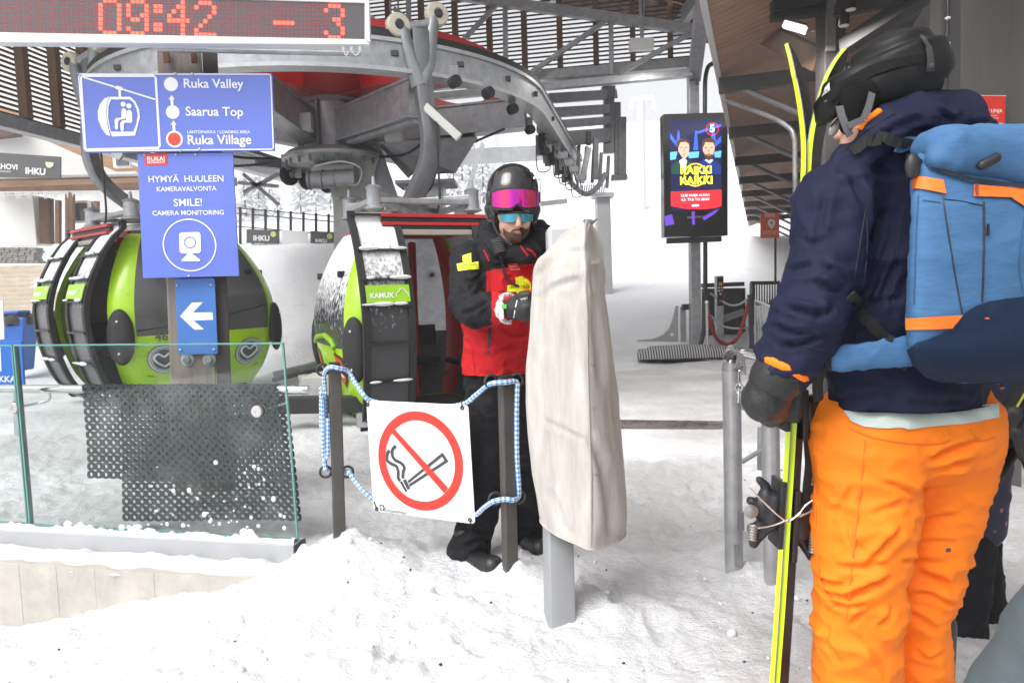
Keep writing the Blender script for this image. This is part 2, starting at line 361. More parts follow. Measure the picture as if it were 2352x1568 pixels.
# ---------------------------------------------------------------- ground
WA, WB = Vector((-1.10, 3.44, 0)), Vector((-4.2, 4.12, 0))     # line of the glass railing, front face of its wall
def wall_y(x): return WA.y+(x-WA.x)*(WB.y-WA.y)/(WB.x-WA.x)
def sstep(a, b, x):
    t = np.clip((x-a)/(b-a), 0, 1); return t*t*(3-2*t)
def mound(x, y):                                               # 1 where loose fresh snow is heaped
    m1 = sstep(3.75, 3.05, y+.10*(x+.6)+.12*vnoise(x*2, y*2, 0))*sstep(1.0, .1, x-.55*(3.0-y))
    m2 = np.exp(-(((x-1.15)/.34)**2+((y-2.95)/.30)**2))
    m3 = np.exp(-(((x-1.30)/.45)**2+((y-2.2)/.6)**2))
    return np.clip(m1+.9*m2+.7*m3, 0, 1)
def height(x, y):
    x = np.asarray(x, float); y = np.asarray(y, float)
    mo = mound(x, y)
    near = sstep(9, 3.5, y)
    h = .018*fbm(x*2.1, y*2.1, 0, 3)+.010*near*fbm(x*11, y*11, 4, 3)
    r = 1-np.abs(fbm(x*7+3, y*9, 2, 3)); h = h+(.35+.65*near)*(1-mo*.6)*(.020*(r-.6)+.010*near*np.abs(fbm(x*17, y*24, 5, 3)))
    lump = np.clip(fbm(x*16, y*16, 7, 4), -.25, 1); h = h+mo*(.06+.030*fbm(x*2.6, y*2.6, 17, 2)+.011*lump*near+.010*np.abs(fbm(x*38, y*38, 1, 2))*near*np.clip(.5+fbm(x*1.7, y*1.7, 23, 2), 0, 1.2))
    h = h+.085*np.exp(-(((x+.93)/.20)**2+((y-3.40)/.17)**2))*(1+.5*vnoise(x*14, y*14, 3))    # heap at the railing's end
    h = h+.06*np.exp(-(((x+.80)/.22)**2+((y-3.15)/.25)**2))
    for bx, by, hh, rr in ((.0, 3.03, .05, .10), (.18, 2.72, .045, .13), (1.06, 3.35, .07, .12), (1.05, 2.95, .05, .12), (-.80, 3.36, .03, .12)):
        h = h+hh*np.exp(-(((x-bx)**2+(y-by)**2)/rr**2))*(1+.6*vnoise(x*26, y*26, 5))
    rf_ = random.Random(31)                                     # boot prints trodden into the snow
    for k in range(46):
        cx_ = rf_.uniform(-.5, 1.9); cy_ = rf_.uniform(1.9, 6.2); an = rf_.uniform(-.7, .7)+(math.pi/2 if rf_.random() < .3 else 0); c_, s_ = math.cos(an), math.sin(an); m_ = (np.abs(x-cx_) < .3) & (np.abs(y-cy_) < .3)
        if not m_.any(): continue
        u = (x[m_]-cx_)*c_+(y[m_]-cy_)*s_; v = -(x[m_]-cx_)*s_+(y[m_]-cy_)*c_; e = (u/(.050+.012*np.sin(v*18)))**2+(v/.145)**2
        h[m_] = h[m_]-rf_.uniform(.010, .022)*np.clip(1.25-e, 0, 1)*(1-.35*(np.sin(v*150) > .3))+.009*np.exp(-((e-1.5)/.45)**2)
    front = sstep(.02, -.06, y-(WA.y+(x-WA.x)*(WB.y-WA.y)/(WB.x-WA.x)+.10))
    h = h-front*sstep(0, 1, (-.55-x)/2.6)*.44
    # far slope
    h = h+sstep(11.5, 17, y)*.9+np.clip(y-15, 0, 1e3)*.13+np.clip(y-60, 0, 1e3)*.22
    h = h+1.7*sstep(11.8, 14.5, y)*sstep(-.5, -2.2, x)*sstep(-12, -8.5, x)
    return h
def make_ground():
    ys = np.concatenate([np.linspace(-25, .6, 14), .7*np.exp(np.linspace(0, math.log(120/.7), 500))])
    s = np.concatenate([np.linspace(-9, -1.15, 30), np.linspace(-1.1, 1.1, 460), np.linspace(1.15, 9, 30)])
    Yg, Sg = np.meshgrid(ys, s, indexing='ij'); Xg = np.clip(Sg*(np.maximum(Yg, 1.2)*.85+.15), -74, 74)
    Z = height(Xg, Yg); ny, nx = Yg.shape
    co = np.stack([Xg, Yg, Z], -1).reshape(-1, 3)
    idx = np.arange(ny*nx).reshape(ny, nx)
    fs = np.stack([idx[:-1, :-1], idx[:-1, 1:], idx[1:, 1:], idx[1:, :-1]], -1).reshape(-1, 4)
    me = bpy.data.meshes.new('snowy_ground'); me.from_pydata(co.tolist(), [], fs.tolist()); me.update()
    me.polygons.foreach_set('use_smooth', [True]*len(me.polygons))
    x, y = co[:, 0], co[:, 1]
    d = (1-mound(x, y)*sstep(1.3, .0, x))*sstep(15, 10, y)*(.55+.5*fbm(x*1.1, y*1.7, 9, 4))  # heaped snow greyer towards the right: roof shade painted into the mask
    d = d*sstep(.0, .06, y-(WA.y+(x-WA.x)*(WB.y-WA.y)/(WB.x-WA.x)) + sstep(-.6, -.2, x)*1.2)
    at_ = me.attributes.new('trodden_shade', 'FLOAT', 'POINT'); at_.data.foreach_set('value', np.clip(d, 0, 1))
    mt = bpy.data.materials.new('trodden_shaded_snow'); mt.use_nodes = True; t = mt.node_tree; b = t.nodes['Principled BSDF']
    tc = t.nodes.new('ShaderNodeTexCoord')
    a = t.nodes.new('ShaderNodeAttribute'); a.attribute_name = 'trodden_shade'
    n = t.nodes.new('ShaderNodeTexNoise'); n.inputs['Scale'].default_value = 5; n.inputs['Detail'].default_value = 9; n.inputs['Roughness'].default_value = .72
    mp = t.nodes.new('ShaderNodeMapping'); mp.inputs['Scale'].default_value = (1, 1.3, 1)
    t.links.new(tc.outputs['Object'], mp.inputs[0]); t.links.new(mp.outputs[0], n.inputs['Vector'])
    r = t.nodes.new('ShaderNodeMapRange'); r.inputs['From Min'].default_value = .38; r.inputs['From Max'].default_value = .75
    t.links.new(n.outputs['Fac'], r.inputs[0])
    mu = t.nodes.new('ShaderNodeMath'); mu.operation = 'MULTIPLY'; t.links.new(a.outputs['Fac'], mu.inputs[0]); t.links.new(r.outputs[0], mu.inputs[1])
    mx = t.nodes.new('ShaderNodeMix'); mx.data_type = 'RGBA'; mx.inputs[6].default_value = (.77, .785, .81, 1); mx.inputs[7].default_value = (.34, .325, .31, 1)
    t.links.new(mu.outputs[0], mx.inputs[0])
    # all of this mask, painted shade included, is a little greyer
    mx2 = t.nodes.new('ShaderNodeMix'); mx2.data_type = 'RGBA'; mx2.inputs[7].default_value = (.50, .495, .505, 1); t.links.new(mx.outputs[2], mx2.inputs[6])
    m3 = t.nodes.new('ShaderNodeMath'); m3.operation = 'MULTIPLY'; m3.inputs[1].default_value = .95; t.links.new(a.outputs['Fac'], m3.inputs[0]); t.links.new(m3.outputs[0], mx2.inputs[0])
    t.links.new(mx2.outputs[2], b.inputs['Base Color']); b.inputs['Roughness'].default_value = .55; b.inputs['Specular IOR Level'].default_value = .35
    n2 = t.nodes.new('ShaderNodeTexNoise'); n2.inputs['Scale'].default_value = 21; n2.inputs['Detail'].default_value = 8; n2.inputs['Roughness'].default_value = .7
    t.links.new(mp.outputs[0], n2.inputs['Vector'])
    bp = t.nodes.new('ShaderNodeBump'); bp.inputs['Strength'].default_value = .85; bp.inputs['Distance'].default_value = .030
    t.links.new(n2.outputs['Fac'], bp.inputs['Height']); t.links.new(bp.outputs[0], b.inputs['Normal'])
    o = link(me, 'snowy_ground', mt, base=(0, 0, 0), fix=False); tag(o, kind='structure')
make_ground()
def gh(x, y): return float(height(np.array([x]), np.array([y]))[0])
# loose lumps of snow and dark grit, both uncountable
def scatter(name, n, region, size, mat, label, cat, squash=.7, sink=.3):
    mb = MB(); rnd = random.Random(name)
    k = 0
    while k < n:
        x = rnd.uniform(region[0], region[1]); y = rnd.uniform(region[2], region[3])
        if rnd.random() > region[4](x, y): continue
        s = size*(.45+rnd.random()**3*1.6); z = gh(x, y)
        R = rz(rnd.uniform(0, 360)); o = len(mb.v)
        mb.ell((x, y, z+s*squash*(1-sink)*.6), (s, s*rnd.uniform(.6, 1), s*squash), R, 6, 4)
        for i in range(o, len(mb.v)):
            v = Vector(mb.v[i]); c = Vector((x, y, z)); mb.v[i] = tuple(c+(v-c)*rnd.uniform(.75, 1.2))
        k += 1
    ob = mb.build(name, mat, base=(0, 0, 0), smooth=180); tag(ob, label, cat, kind='stuff')
def fm(x, y): return float(mound(np.array([x]), np.array([y]))[0])
scatter('snow_lumps', 300, (-1.3, 2.2, 1.7, 3.6, lambda x, y: fm(x, y)**2+.015), .0075, SNOWM, 'loose lumps of fresh snow lying on the heaped snow', 'snow lumps')
scatter('snow_clods', 26, (-1.1, 2.0, 1.9, 3.5, lambda x, y: fm(x, y)**2+.02), .013, SNOWM, 'larger clods of fresh snow on the heaped snow', 'snow lumps')
scatter('grit', 230, (-2.2, 2.6, 1.8, 7, lambda x, y: .3+.7*(y < 4)), .0042, M('dark_grit', (.05, .04, .035), .8, var=.5, vscale=90), 'dark bits of grit scattered over the snow', 'grit', .7, .2)
# ---------------------------------------------------------------- canopy of the lift station
SLAT = M('dark_brown_timber', (.13, .080, .055), .7, var=.35, vscale=4, bump=.2, bscale=30)
STUD = M('brown_timber', (.19, .112, .07), .7, var=.35, vscale=3, stretch=(1, 1, .15), bump=.2, bscale=40)
C1, C2 = Vector((-5.2, 13.75, 0)), Vector((3.2, 12.05, 0))
def slatted_wall(p, q, z0, z1, pitch, stud, label, sh=.026):
    d = (q-p).normalized(); nrm = Vector((d.y, -d.x, 0))
    if nrm.dot(-(p+q)) < 0: nrm = -nrm
    root = thing('slatted_wall', (p+q)/2+Vector((0, 0, z0)), label, 'timber wall', 'slatted timber walls under the canopy')
    mb = MB(); z = z0
    while z < z1:
        mb.bar(p+Vector((0, 0, z)), q+Vector((0, 0, z)), .018, sh); z += pitch
    sl = mb.build('slats', SLAT, root)
    L = (q-p).length; k = .12
    while k < L:
        c = p+d*k+nrm*.075; MB().bar(c+Vector((0, 0, z0-.02)), c+Vector((0, 0, z1)), .12, .09, d).build('stud', STUD, root, bevel=.004); k += stud
    MB().bar(p+Vector((0, 0, z0-.12))+nrm*.05, q+Vector((0, 0, z0-.12))+nrm*.05, .16, .16).build('bottom_beam', GALV, root, bevel=.006)
    return root
slatted_wall(C1, C2, 5.05, 8.2, .072, .62, 'brown slatted timber wall at the back with daylight between its slats')
slatted_wall(Vector((-6.25, 6.6, 0)), Vector((-5.3, 13.6, 0)), 3.55, 7.2, .062, .52, 'brown slatted timber wall along the left, above the wooden beam')
# truss in front of the back wall
dB = (C2-C1).normalized(); nB = Vector((dB.y, -dB.x, 0)); o = C1+nB*.38
TB = Sheet(o+Vector((0, 0, 8)), C2+nB*.38+Vector((0, 0, 8)), o+Vector((0, 0, 3)))
tr = thing('roof_truss', TB.S(1390, 190), 'grey galvanised truss with diagonal braces in front of the back slatted wall', 'roof truss')
def member(a, b, w, h, name): MB().bar(TB.S(*a), TB.S(*b), w, h, TB.n).build(name, GALV, tr, bevel=.005)
member((700, 250), (1590, 168), .12, .14, 'bottom_chord')
member((760, -52), (1600, 70), .15, .14, 'top_chord')
for a, b in (((1198, 182), (1390, 50)), ((1424, 168), (1592, 74)), ((1040, 118), (1150, 2)), ((880, 226), (1036, 106)), ((1030, 120), (905, 20)), ((860, 40), (760, 140))):
    member(a, b, .075, .07, 'diagonal_brace')
for x, y0, y1 in ((1403, 46, 172), (1160, 10, 196), (938, -28, 214)):
    member((x, y0), (x+2, y1), .08, .06, 'vertical_brace')
# hanging rods above the wheel
for x in (925, 942):
    tag(MB().cyl(TB.S(x, -30, .6), TB.S(x+1, 130, .6), .016, 8).build('hanger_rod', GALV), ['thin steel rod hanging from the roof, left of a pair', 'thin steel rod hanging from the roof, right of a pair'][x > 930], 'rod', 'rods hanging above the red wheel')
# sloping roof of boards with thin gaps
def roof_z(x): return 5.72-.28*(x-3.2) if x > -1.4 else 7.0+.28*(x+1.4)
rf = thing('canopy_roof', (-1.4, 9, 5.7), 'dark boarded canopy roof with thin gaps of daylight between its boards', 'roof')
mb = MB(); y = 5.6
while y < 13.2:
    mb.bar((-1.4, y, roof_z(-1.4)+.1), (4.3, y, roof_z(4.3)+.1), .145, .03); mb.bar((-6.6, y, roof_z(-6.6)+.1), (-1.42, y, roof_z(-1.42)+.1), .145, .03); y += .19
mb.build('roof_boards', SLAT, rf)
for x in (-5.5, -3.4, -1.3, .9, 3.05):
    MB().bar((x, 5.6, roof_z(x)-.06), (x, 13.1, roof_z(x)-.06), .12, .26).build('roof_beam', GALV, rf, bevel=.006)
MB().bar((4.34, 5.6, roof_z(4.3)+.06), (4.34, 13.2, roof_z(4.3)+.06), .14, .16).build('gutter', WHITEP, rf, bevel=.01)
# steel column with the rafter that comes towards us
cl = thing('steel_column', at(1597, 790, 12), 'square galvanised steel column carrying the roof, behind the advertising screen', 'column')
MB().bar(at(1597, 800, 12), at(1591, 150, 12), .17, .17, Vector((0, 1, 0))).build('shaft', GALV, cl, bevel=.01)
MB().bar(at(1595, 175, 12), at(1622, -60, 9.2), .2, .22).build('rafter', GALV, cl, bevel=.01)
mb = MB()
for px, py in ((1590, 175), (1602, 185)): mb.box(at(px, py, 11.9), (.05, .04, .14))
mb.build('bracket', GALVD, cl)
tag(MB().tube(bez([at(1738, -10, 9.5), at(1734, 45, 10), at(1725, 80, 10.5), at(1646, 140, 11.8), at(1623, 165, 11.9), at(1619, 258, 11.9), at(1620, 560, 11.9), at(1618, 740, 11.9), at(1606, 800, 11.9)], 8), .037, 12).build('cable_pipe', M('black_pipe', (.03, .03, .034), .35), smooth=50),
    'black bent cable pipe running down beside the steel column', 'pipe')
# lamp under the roof
lp = thing('ceiling_lamp', at(1474, 102, 11), 'white box lamp hanging from the canopy on a steel bar', 'lamp')
MB().box(at(1473, 103, 11), (.37, .16, .17)).build('lamp_body', WHITEP, lp, bevel=.02)
mb = MB(); mb.bar(at(1470, -20, 11), at(1473, 92, 11), .04, .03); mb.bar(at(1480, -20, 11.05), at(1477, 92, 11.05), .02, .02); mb.build('hanger', GALV, lp)
# ---------------------------------------------------------------- lodge on the right with its overhanging soffit
KE, KW, SL = -.45, 1.9, .356
def edge(Y, z): return Vector((SL*Y+KE, Y, z))
def wallp(Y, z): return Vector((SL*Y+KW, Y, z))
PERP = Vector((1, -SL, 0)).normalized()
SOFF = M('soffit_boards', (.36, .22, .155), .6, var=.3, vscale=3, stretch=(.4, 6, 1), bump=.15, bscale=30)
lod = thing('lodge', wallp(9, 0), 'long lodge on the right with brown boarded soffit, brackets and pale board wall', 'building')
def soff_plane(Y0, Y1, n0, n1, z_in, mat, name, split):
    mb = MB(); Y = Y0
    while Y < Y1:
        a = edge(Y, 3.58); b = edge(Y+split-.008, 3.58); a2 = wallp(Y, z_in)-PERP*0; b2 = wallp(Y+split-.008, z_in)
        k = SL*(KW-KE)/(1+SL*SL)                                 # boards run square to the wall
        a2 = wallp(Y-k, z_in); b2 = wallp(Y-k+split-.008, z_in)
        mb.prism([a, b, b2, a2], (0, 0, .025)); Y += split
    mb.build(name, mat, lod)
soff_plane(3.9, 32, 0, 0, 4.35, SOFF, 'soffit', .125)
mb = MB(); mb.prism([edge(3.9, 3.64), edge(32, 3.64), wallp(32, 4.5)+PERP*.5, wallp(3.0, 4.5)+PERP*.5], (0, 0, .03)); mb.build('roof', GALVD, lod)
MB().bar(edge(3.9, 3.68), edge(32, 3.68), .06, .24).build('fascia', M('pale_fascia', (.5, .5, .5), .5), lod, bevel=.005)
def boards(name, Y0, Y1, z0, z1, mat, off, pitch):
    mb = MB(); z = z0
    while z < z1:
        a = wallp(Y0, z)-PERP*off; b = wallp(Y1, z)-PERP*off
        mb.prism([a, a+PERP*.012, a+PERP*.012+Vector((0, 0, pitch-.012)), a+Vector((0, 0, pitch-.012))], b-a); z += pitch
    mb.build(name, mat, lod)
    MB().prism([wallp(Y0, z0)-PERP*(off-.011), wallp(Y0, z1)-PERP*(off-.011), wallp(Y1, z1)-PERP*(off-.011), wallp(Y1, z0)-PERP*(off-.011)], PERP*.15).build('wall', M('wall_backing', (.3, .3, .3), .8), lod)
boards('siding', 1.0, 9.5, 0, 4.4, M('white_boards', (.50, .49, .48), .6, var=.2, vscale=5, stretch=(1, 1, 8), bump=.2, bscale=25), .03, .135)
boards('siding', 9.5, 32, 0, 4.4, M('grey_boards', (.42, .41, .41), .7, var=.25, vscale=5), .03, .15)
for Y in (8.0, 10.6, 13.2, 15.8, 18.4, 21, 23.6, 26.2):
    k = SL*(KW-KE)/(1+SL*SL); a = edge(Y, 3.47); b = wallp(Y-k, 3.47)
    br = MB().bar(a, b, .1, .16).build('bracket', M('dark_beam', (.06, .058, .058), .55, var=.2), lod, bevel=.005)
    MB().cyl(a+(b-a)*.12-Vector((0, 0, .06)), b+Vector((0, 0, -1.15)), .035, 10).build('strut', GALVD, br, smooth=40)
    MB().bar(b-PERP*.12+Vector((0, 0, -3.5)), b-PERP*.12, .13, .13).build('wall_post', M('dark_post', (.075, .072, .07), .6, var=.25), lod)
for i, (Y, u) in enumerate([(7.1, .55), (9.6, .5), (11.9, .5), (14.4, .5)]):
    a = edge(Y, 3.8)+(wallp(Y-.7, 4.3)-edge(Y, 3.6))*u-Vector((0, 0, .02))
    MB().lathe(a+Vector((0, 0, -.06)), (0, 0, 1), [(.05, 0), (.055, .02), (.055, .05)], 16).build('downlight', M('lamp_lens', (.9, .9, .85), .3, emit=(1, .95, .85, 2.0)), lod, smooth=40)
# dark column beside the skier, with the short beam and fittings above it
dc = thing('dark_column', at(1904, 1100, 6.6), 'dark steel column with a lighter strip standing behind the ski tips', 'column')
MB().bar(at(1904, 1200, 6.6)-Vector((0, 0, .2)), at(1908, -160, 6.6), .19, .2, Vector((0, 1, 0))).build('shaft', M('column_dark', (.055, .053, .055), .55, var=.2, vscale=5), dc, bevel=.006)
MB().bar(at(1907, 118, 6.47), at(1912, -160, 6.47), .085, .03, Vector((0, 1, 0))).build('cover_strip', M('column_strip', (.19, .185, .19), .5, var=.1), dc, bevel=.003)
MB().bar(at(1735, 66, 7.6), at(1886, 140, 6.7), .12, .2).build('timber_beam', STUD, dc, bevel=.004)
mb = MB(); mb.bar(at(1772, 8, 6.4), at(1890, -12, 6.4), .12, .16); mb.bar(at(1772, 40, 6.45), at(1890, 26, 6.45), .1, .07); mb.build('crossbeam', DARK, dc, bevel=.005)
mb = MB(); mb.bar(at(1925, 26, 6.3), at(2090, -10, 5.6), .1, .1); mb.bar(at(1940, 108, 6.3), at(2150, -30, 5.4), .12, .12); mb.build('brace', DARK, dc, bevel=.005)
tl = thing('tube_light', at(1826, 62, 6.2), 'white tube light under the lodge roof above the ski tips', 'lamp')
MB().bar(at(1800, 56, 6.2), at(1851, 70, 6.1), .07, .06).build('diffuser', M('tube_diffuser', (.9, .9, .9), .4, emit=(1, .98, .95, .55)), tl, bevel=.01)
MB().bar(at(1796, 46, 6.22), at(1852, 60, 6.12), .05, .03).build('housing', DARK, tl)
for px, py, Y, lb in ((1955, 8, 5.6, 'black spotlight under the lodge roof, upper one'), (1940, 45, 5.7, 'black spotlight under the lodge roof, lower one')):
    s = thing('spotlight', at(px, py, Y), lb, 'spotlight', 'spotlights under the lodge roof')
    MB().lathe(at(px-1, py+14, Y), (0, 0, 1), [(.045, 0), (.04, .02), (.034, .11), (.02, .13)], 18).build('shade', BLACKP, s, smooth=40)
    MB().lathe(at(px-1, py+14.5, Y), (0, 0, 1), [(.036, -.004), (.036, .004)], 18).build('lens', M('spot_lens', (.6, .6, .58), .3), s)
tag(MB().tube(bez([at(1668, 232, 7.8), at(1762, 266, 7.3), at(1808, 291, 7.1), at(1823, 315, 7.05), at(1826, 380, 7.05), at(1829, 760, 7.05)], 6), .024, 12).build('drainpipe', GALVD, smooth=50), 'grey drainpipe bending down to the ground behind the skis', 'pipe')
def lamp_light(name, p, power, size, par):
    l = bpy.data.lights.new(name, 'AREA'); l.energy = power; l.size = size; l.color = (1, .95, .88); o = bpy.data.objects.new(name, l); scene.collection.objects.link(o); o.parent = par; o.location = p-ORIG[par.name]; return o
lamp_light('tube_glow', at(1826, 62, 6.2)-Vector((0, 0, .08)), 30, .35, tl); lamp_light('lamp_glow', at(1474, 108, 11)-Vector((0, 0, .12)), 18, .3, lp)
for Y, u in ((7.1, .55), (9.6, .5), (11.9, .5), (14.4, .5)): lamp_light('downlight_glow', edge(Y, 3.8)+(wallp(Y-.7, 4.3)-edge(Y, 3.6))*u-Vector((0, 0, .12)), 35, .08, lod)
# big post with its cable of lights and the wall sign
bp = thing('wide_post', at(2245, 1000, 4.4)-Vector((0, 0, .2)), 'wide dark grey post behind the head of the skier with the backpack', 'post')
PM = M('weathered_dark_timber', (.105, .10, .098), .75, var=.3, vscale=3, stretch=(1, 1, .15), bump=.15, bscale=50)
MB().bar(at(2238, 1150, 4.4)-Vector((0, 0, .2)), at(2246, -120, 4.4), .40, .3, Vector((0, 1, 0))).build('shaft', PM, bp, bevel=.008)
MB().bar(at(2180, 900, 4.26), at(2184, -120, 4.26), .1, .03, Vector((0, 1, 0))).build('edge_board', M('dark_timber_edge', (.07, .066, .066), .75, var=.25), bp, bevel=.003)
lc = thing('light_cable', at(2176, 220, 4.2), 'black cable with tiny white bulbs running down the wide dark post', 'string of lights')
MB().tube(bez([at(2179, -20, 4.2), at(2178, 50, 4.2), at(2174, 130, 4.2), at(2176, 170, 4.2), at(2173, 260, 4.2)], 5), .006, 8).build('cable', BLACKP, lc, smooth=60)
for py in (-5, 42, 100, 155, 210): MB().ell(at(2177.5-py*.012, py, 4.18), (.016, .016, .008)).build('bulb', M('bulb_white', (.85, .85, .85), .3), lc, smooth=60)
SR = Sheet(at(2225, 220, 4.2), at(2310, 221, 4.2), at(2226, 300, 4.2))
rs = thing('red_notice', at(2267, 300, 4.2), 'red notice with white capitals fixed to the wide dark post', 'sign')
SR.panel(mb := MB(), [(2225, 220), (2310, 221), (2308, 300), (2226, 300)], .006); mb.build('panel', M('red_sign', (.62, .035, .022), .4, var=.06), rs)
mb = MB(); SR.text(mb, 'SINKKU LINJA', 2234, 258, 2302, 259, .002, .012); SR.text(mb, 'VAIN TYHJIEN PAIKKOJEN', 2246, 267, 2290, 267.5, .002); SR.text(mb, 'TÄYTTÄMISEEN - EI RYHMIÄ', 2243, 273, 2294, 273.5, .002)
SR.line(mb, [(2233, 283), (2302, 284)], .004, .002); mb.build('lettering', WHITEP, rs)
mb = MB(); SR.line(mb, [(2225, 219.5), (2310, 220.5)], .004, .003); mb.build('top_edge', M('cream_edge', (.7, .6, .4), .5), rs)
# ---------------------------------------------------------------- cableway machinery
CONC = M('weathered_concrete', (.47, .47, .45), .8, var=.3, vscale=3, bump=.25, bscale=30)
dL = Vector((.2, 1, 0)).normalized(); dP = Vector((dL.y, -dL.x, 0))
BC = Vector((-2.41, 10.0, 0)); RZ = 4.15
def ringsweep(mb, path, w, h):                      # flat bar following a level path
    N = len(path); rings = []
    for i in range(N):
        t = (path[min(i+1, N-1)]-path[max(i-1, 0)]).normalized(); k = Vector((t.y, -t.x, 0)).normalized()
        rings.append([path[i]+k*(a*w/2)+Vector((0, 0, b*h/2)) for a, b in ((-1, -1), (1, -1), (1, 1), (-1, 1))])
    mb.loft(rings)
def circ(R, z, n=96): return [BC+Vector((R*math.cos(2*math.pi*i/n), R*math.sin(2*math.pi*i/n), z)) for i in range(n+1)]
bw = thing('bullwheel', BC+Vector((0, 0, 3.9)), 'big red horizontal bullwheel with spokes turning above the gondolas', 'cable wheel')
mb = MB(); ringsweep(mb, circ(2.45, RZ), .16, .10); ringsweep(mb, circ(2.40, RZ-.13), .05, .18); mb.build('rim', REDP, bw, smooth=30)
mb = MB(); ringsweep(mb, circ(2.52, RZ-.07), .05, .07); mb.build('liner', BLACKR, bw, smooth=30)
mb = MB(); mb.lathe(BC, (0, 0, 1), [(.40, 3.94), (.50, 3.97), (.42, 4.06), (.38, 4.62), (.44, 4.64), (.44, 4.70), (.3, 4.72)], 28); mb.build('hub', REDP, bw, smooth=35)
for dx in (-.07, .07):
    for dz in (4.12, 4.2, 4.28, 4.36): MB().cyl(BC+Vector((.24+dx, -.86, dz)), BC+Vector((.26+dx, -.95, dz)), .018, 8).build('bolt', GALV, bw, smooth=40)
for k in range(6):
    a = math.radians(k*60-76.4); d = Vector((math.cos(a), math.sin(a), 0)); s = Vector((-d.y, d.x, 0)); rings = []
    for i in range(15):
        t = i/14; r = .3+2.1*t; wd = .46*(1-t)+.30*t; z0 = 3.93+.20*t; z1 = z0+.10+.62*(1-t)**2.2
        rings.append([BC+d*r+s*(p*wd/2)+Vector((0, 0, zz)) for p, zz in ((-1.7, z0), (1.7, z0), (1.7, z0+.03), (1, z0+.05), (1, z1), (-1, z1), (-1, z0+.05), (-1.7, z0+.03))])
    MB().loft(rings).build('spoke', REDP, bw, smooth=35)
# running rail for the grips: straight in, half circle, straight out
rail = [BC-dP*2.9+dL*(6.5-i*.5)+Vector((0, 0, 3.70)) for i in range(13)]
a0 = math.atan2(-dP.y, -dP.x)
rail += [BC+Vector((2.9*math.cos(a0+math.pi*i/48), 2.9*math.sin(a0+math.pi*i/48), 3.70)) for i in range(1, 48)]
rail += [BC+dP*2.9+dL*(i*.5)+Vector((0, 0, 3.70)) for i in range(0, 12)]
rl = thing('grip_rail', BC+Vector((0, -2.9, 3.5)), 'curved grey steel rail that carries the gondola hangers round the red wheel', 'rail')
mb = MB(); ringsweep(mb, rail, .10, .26); mb.build('web', GALV, rl, smooth=30)
mb = MB(); ringsweep(mb, [p+Vector((0, 0, -.15)) for p in rail], .20, .04); ringsweep(mb, [p+Vector((0, 0, .15)) for p in rail], .16, .04); mb.build('flange', M('pale_galvanised', (.48, .49, .5), .4, .4, var=.2, vscale=8), rl, smooth=30)
mb = MB(); ringsweep(mb, [p+Vector((0, 0, .21)) for p in rail], .12, .08); mb.build('chain_guide', M('greasy_black', (.02, .018, .018), .6, var=.5, vscale=20), rl, smooth=30)
for i in range(14, 66, 4):
    p = rail[i]; MB().box(p+(p-BC-Vector((0, 0, 3.7))).normalized()*.05+Vector((0, 0, .02)), (.07, .07, .05)).build('bolt_plate', DARK, rl)
# frame that carries everything
fr = thing('wheel_frame', BC+Vector((0, 0, 2.9)), 'grey galvanised frame of box beams and drum under the red bullwheel', 'frame')
def boxbeam(p, q, w, h, name='beam', t=.03):
    mb = MB(); u, v, n = frame(q-p); mb.bar(p, q, w-.05, h-2*t)
    for k in (-1, 1): mb.bar(p+v*(k*(h-t)/2), q+v*(k*(h-t)/2), w, t)
    mb.build(name, GALV, fr, bevel=.006)
hubz = BC+Vector((0, 0, 3.52))
boxbeam(hubz+Vector((.25, -.4, 0)), at(962, 226, 7.9), .30, .42)
boxbeam(hubz+Vector((.3, -.05, -.02)), at(1208, 262, 9.6), .28, .40)
boxbeam(hubz+Vector((-.25, -.3, 0)), at(600, 212, 8.4), .28, .42)
boxbeam(hubz+Vector((-.3, .1, 0)), at(470, 262, 9.9), .28, .4)
boxbeam(hubz+Vector((.1, .3, 0)), hubz+Vector((1.0, 2.7, .1)), .28, .4)
boxbeam(hubz+Vector((-.1, .3, 0)), hubz+Vector((-1.2, 2.6, .1)), .28, .4)
MB().lathe(BC, (0, 0, 1), [(.40, 3.25), (.42, 3.27), (.42, 3.86), (.46, 3.88), (.46, 3.93), (.3, 3.93)], 28).build('drum', GALV, fr, smooth=35)
for k in range(6):
    a = k*math.pi/3+.3; d = Vector((math.cos(a), math.sin(a), 0)); MB().bar(BC+d*.45+Vector((0, 0, 3.25)), BC+d*.45+Vector((0, 0, 3.88)), .04, .10, d).build('stiffener', GALVD, fr, bevel=.003)
MB().lathe(BC, (0, 0, 1), [(.30, 3.06), (.66, 3.08), (.72, 3.13), (.72, 3.17), (.64, 3.24), (.40, 3.26)], 40).build('slewing_ring', M('pale_galvanised'if 0 else 'cast_steel', (.42, .43, .43), .45, .4, var=.25), fr, smooth=40)
for k in range(24):
    mb = MB(); a = k*math.pi/12; mb.cyl(BC+Vector((.68*math.cos(a), .68*math.sin(a), 3.12)), BC+Vector((.68*math.cos(a), .68*math.sin(a), 3.03)), .02, 6)
    mb.build('bolt', GALVD, fr)
MB().box(BC+Vector((.05, -.15, 2.93)), (.6, .5, .2)).build('gearbox', M('cast_steel', (.4, .4, .4)), fr, bevel=.03)
MB().tube(bez([BC+Vector((-.1, -.7, 2.95)), BC+Vector((.25, -.7, 3.0)), BC+Vector((.5, -.7, 2.9)), BC+Vector((.45, -.7, 2.7)), BC+Vector((.3, -.6, 2.72))], 6), .02, 8).build('conduit', GALV, fr, smooth=60)
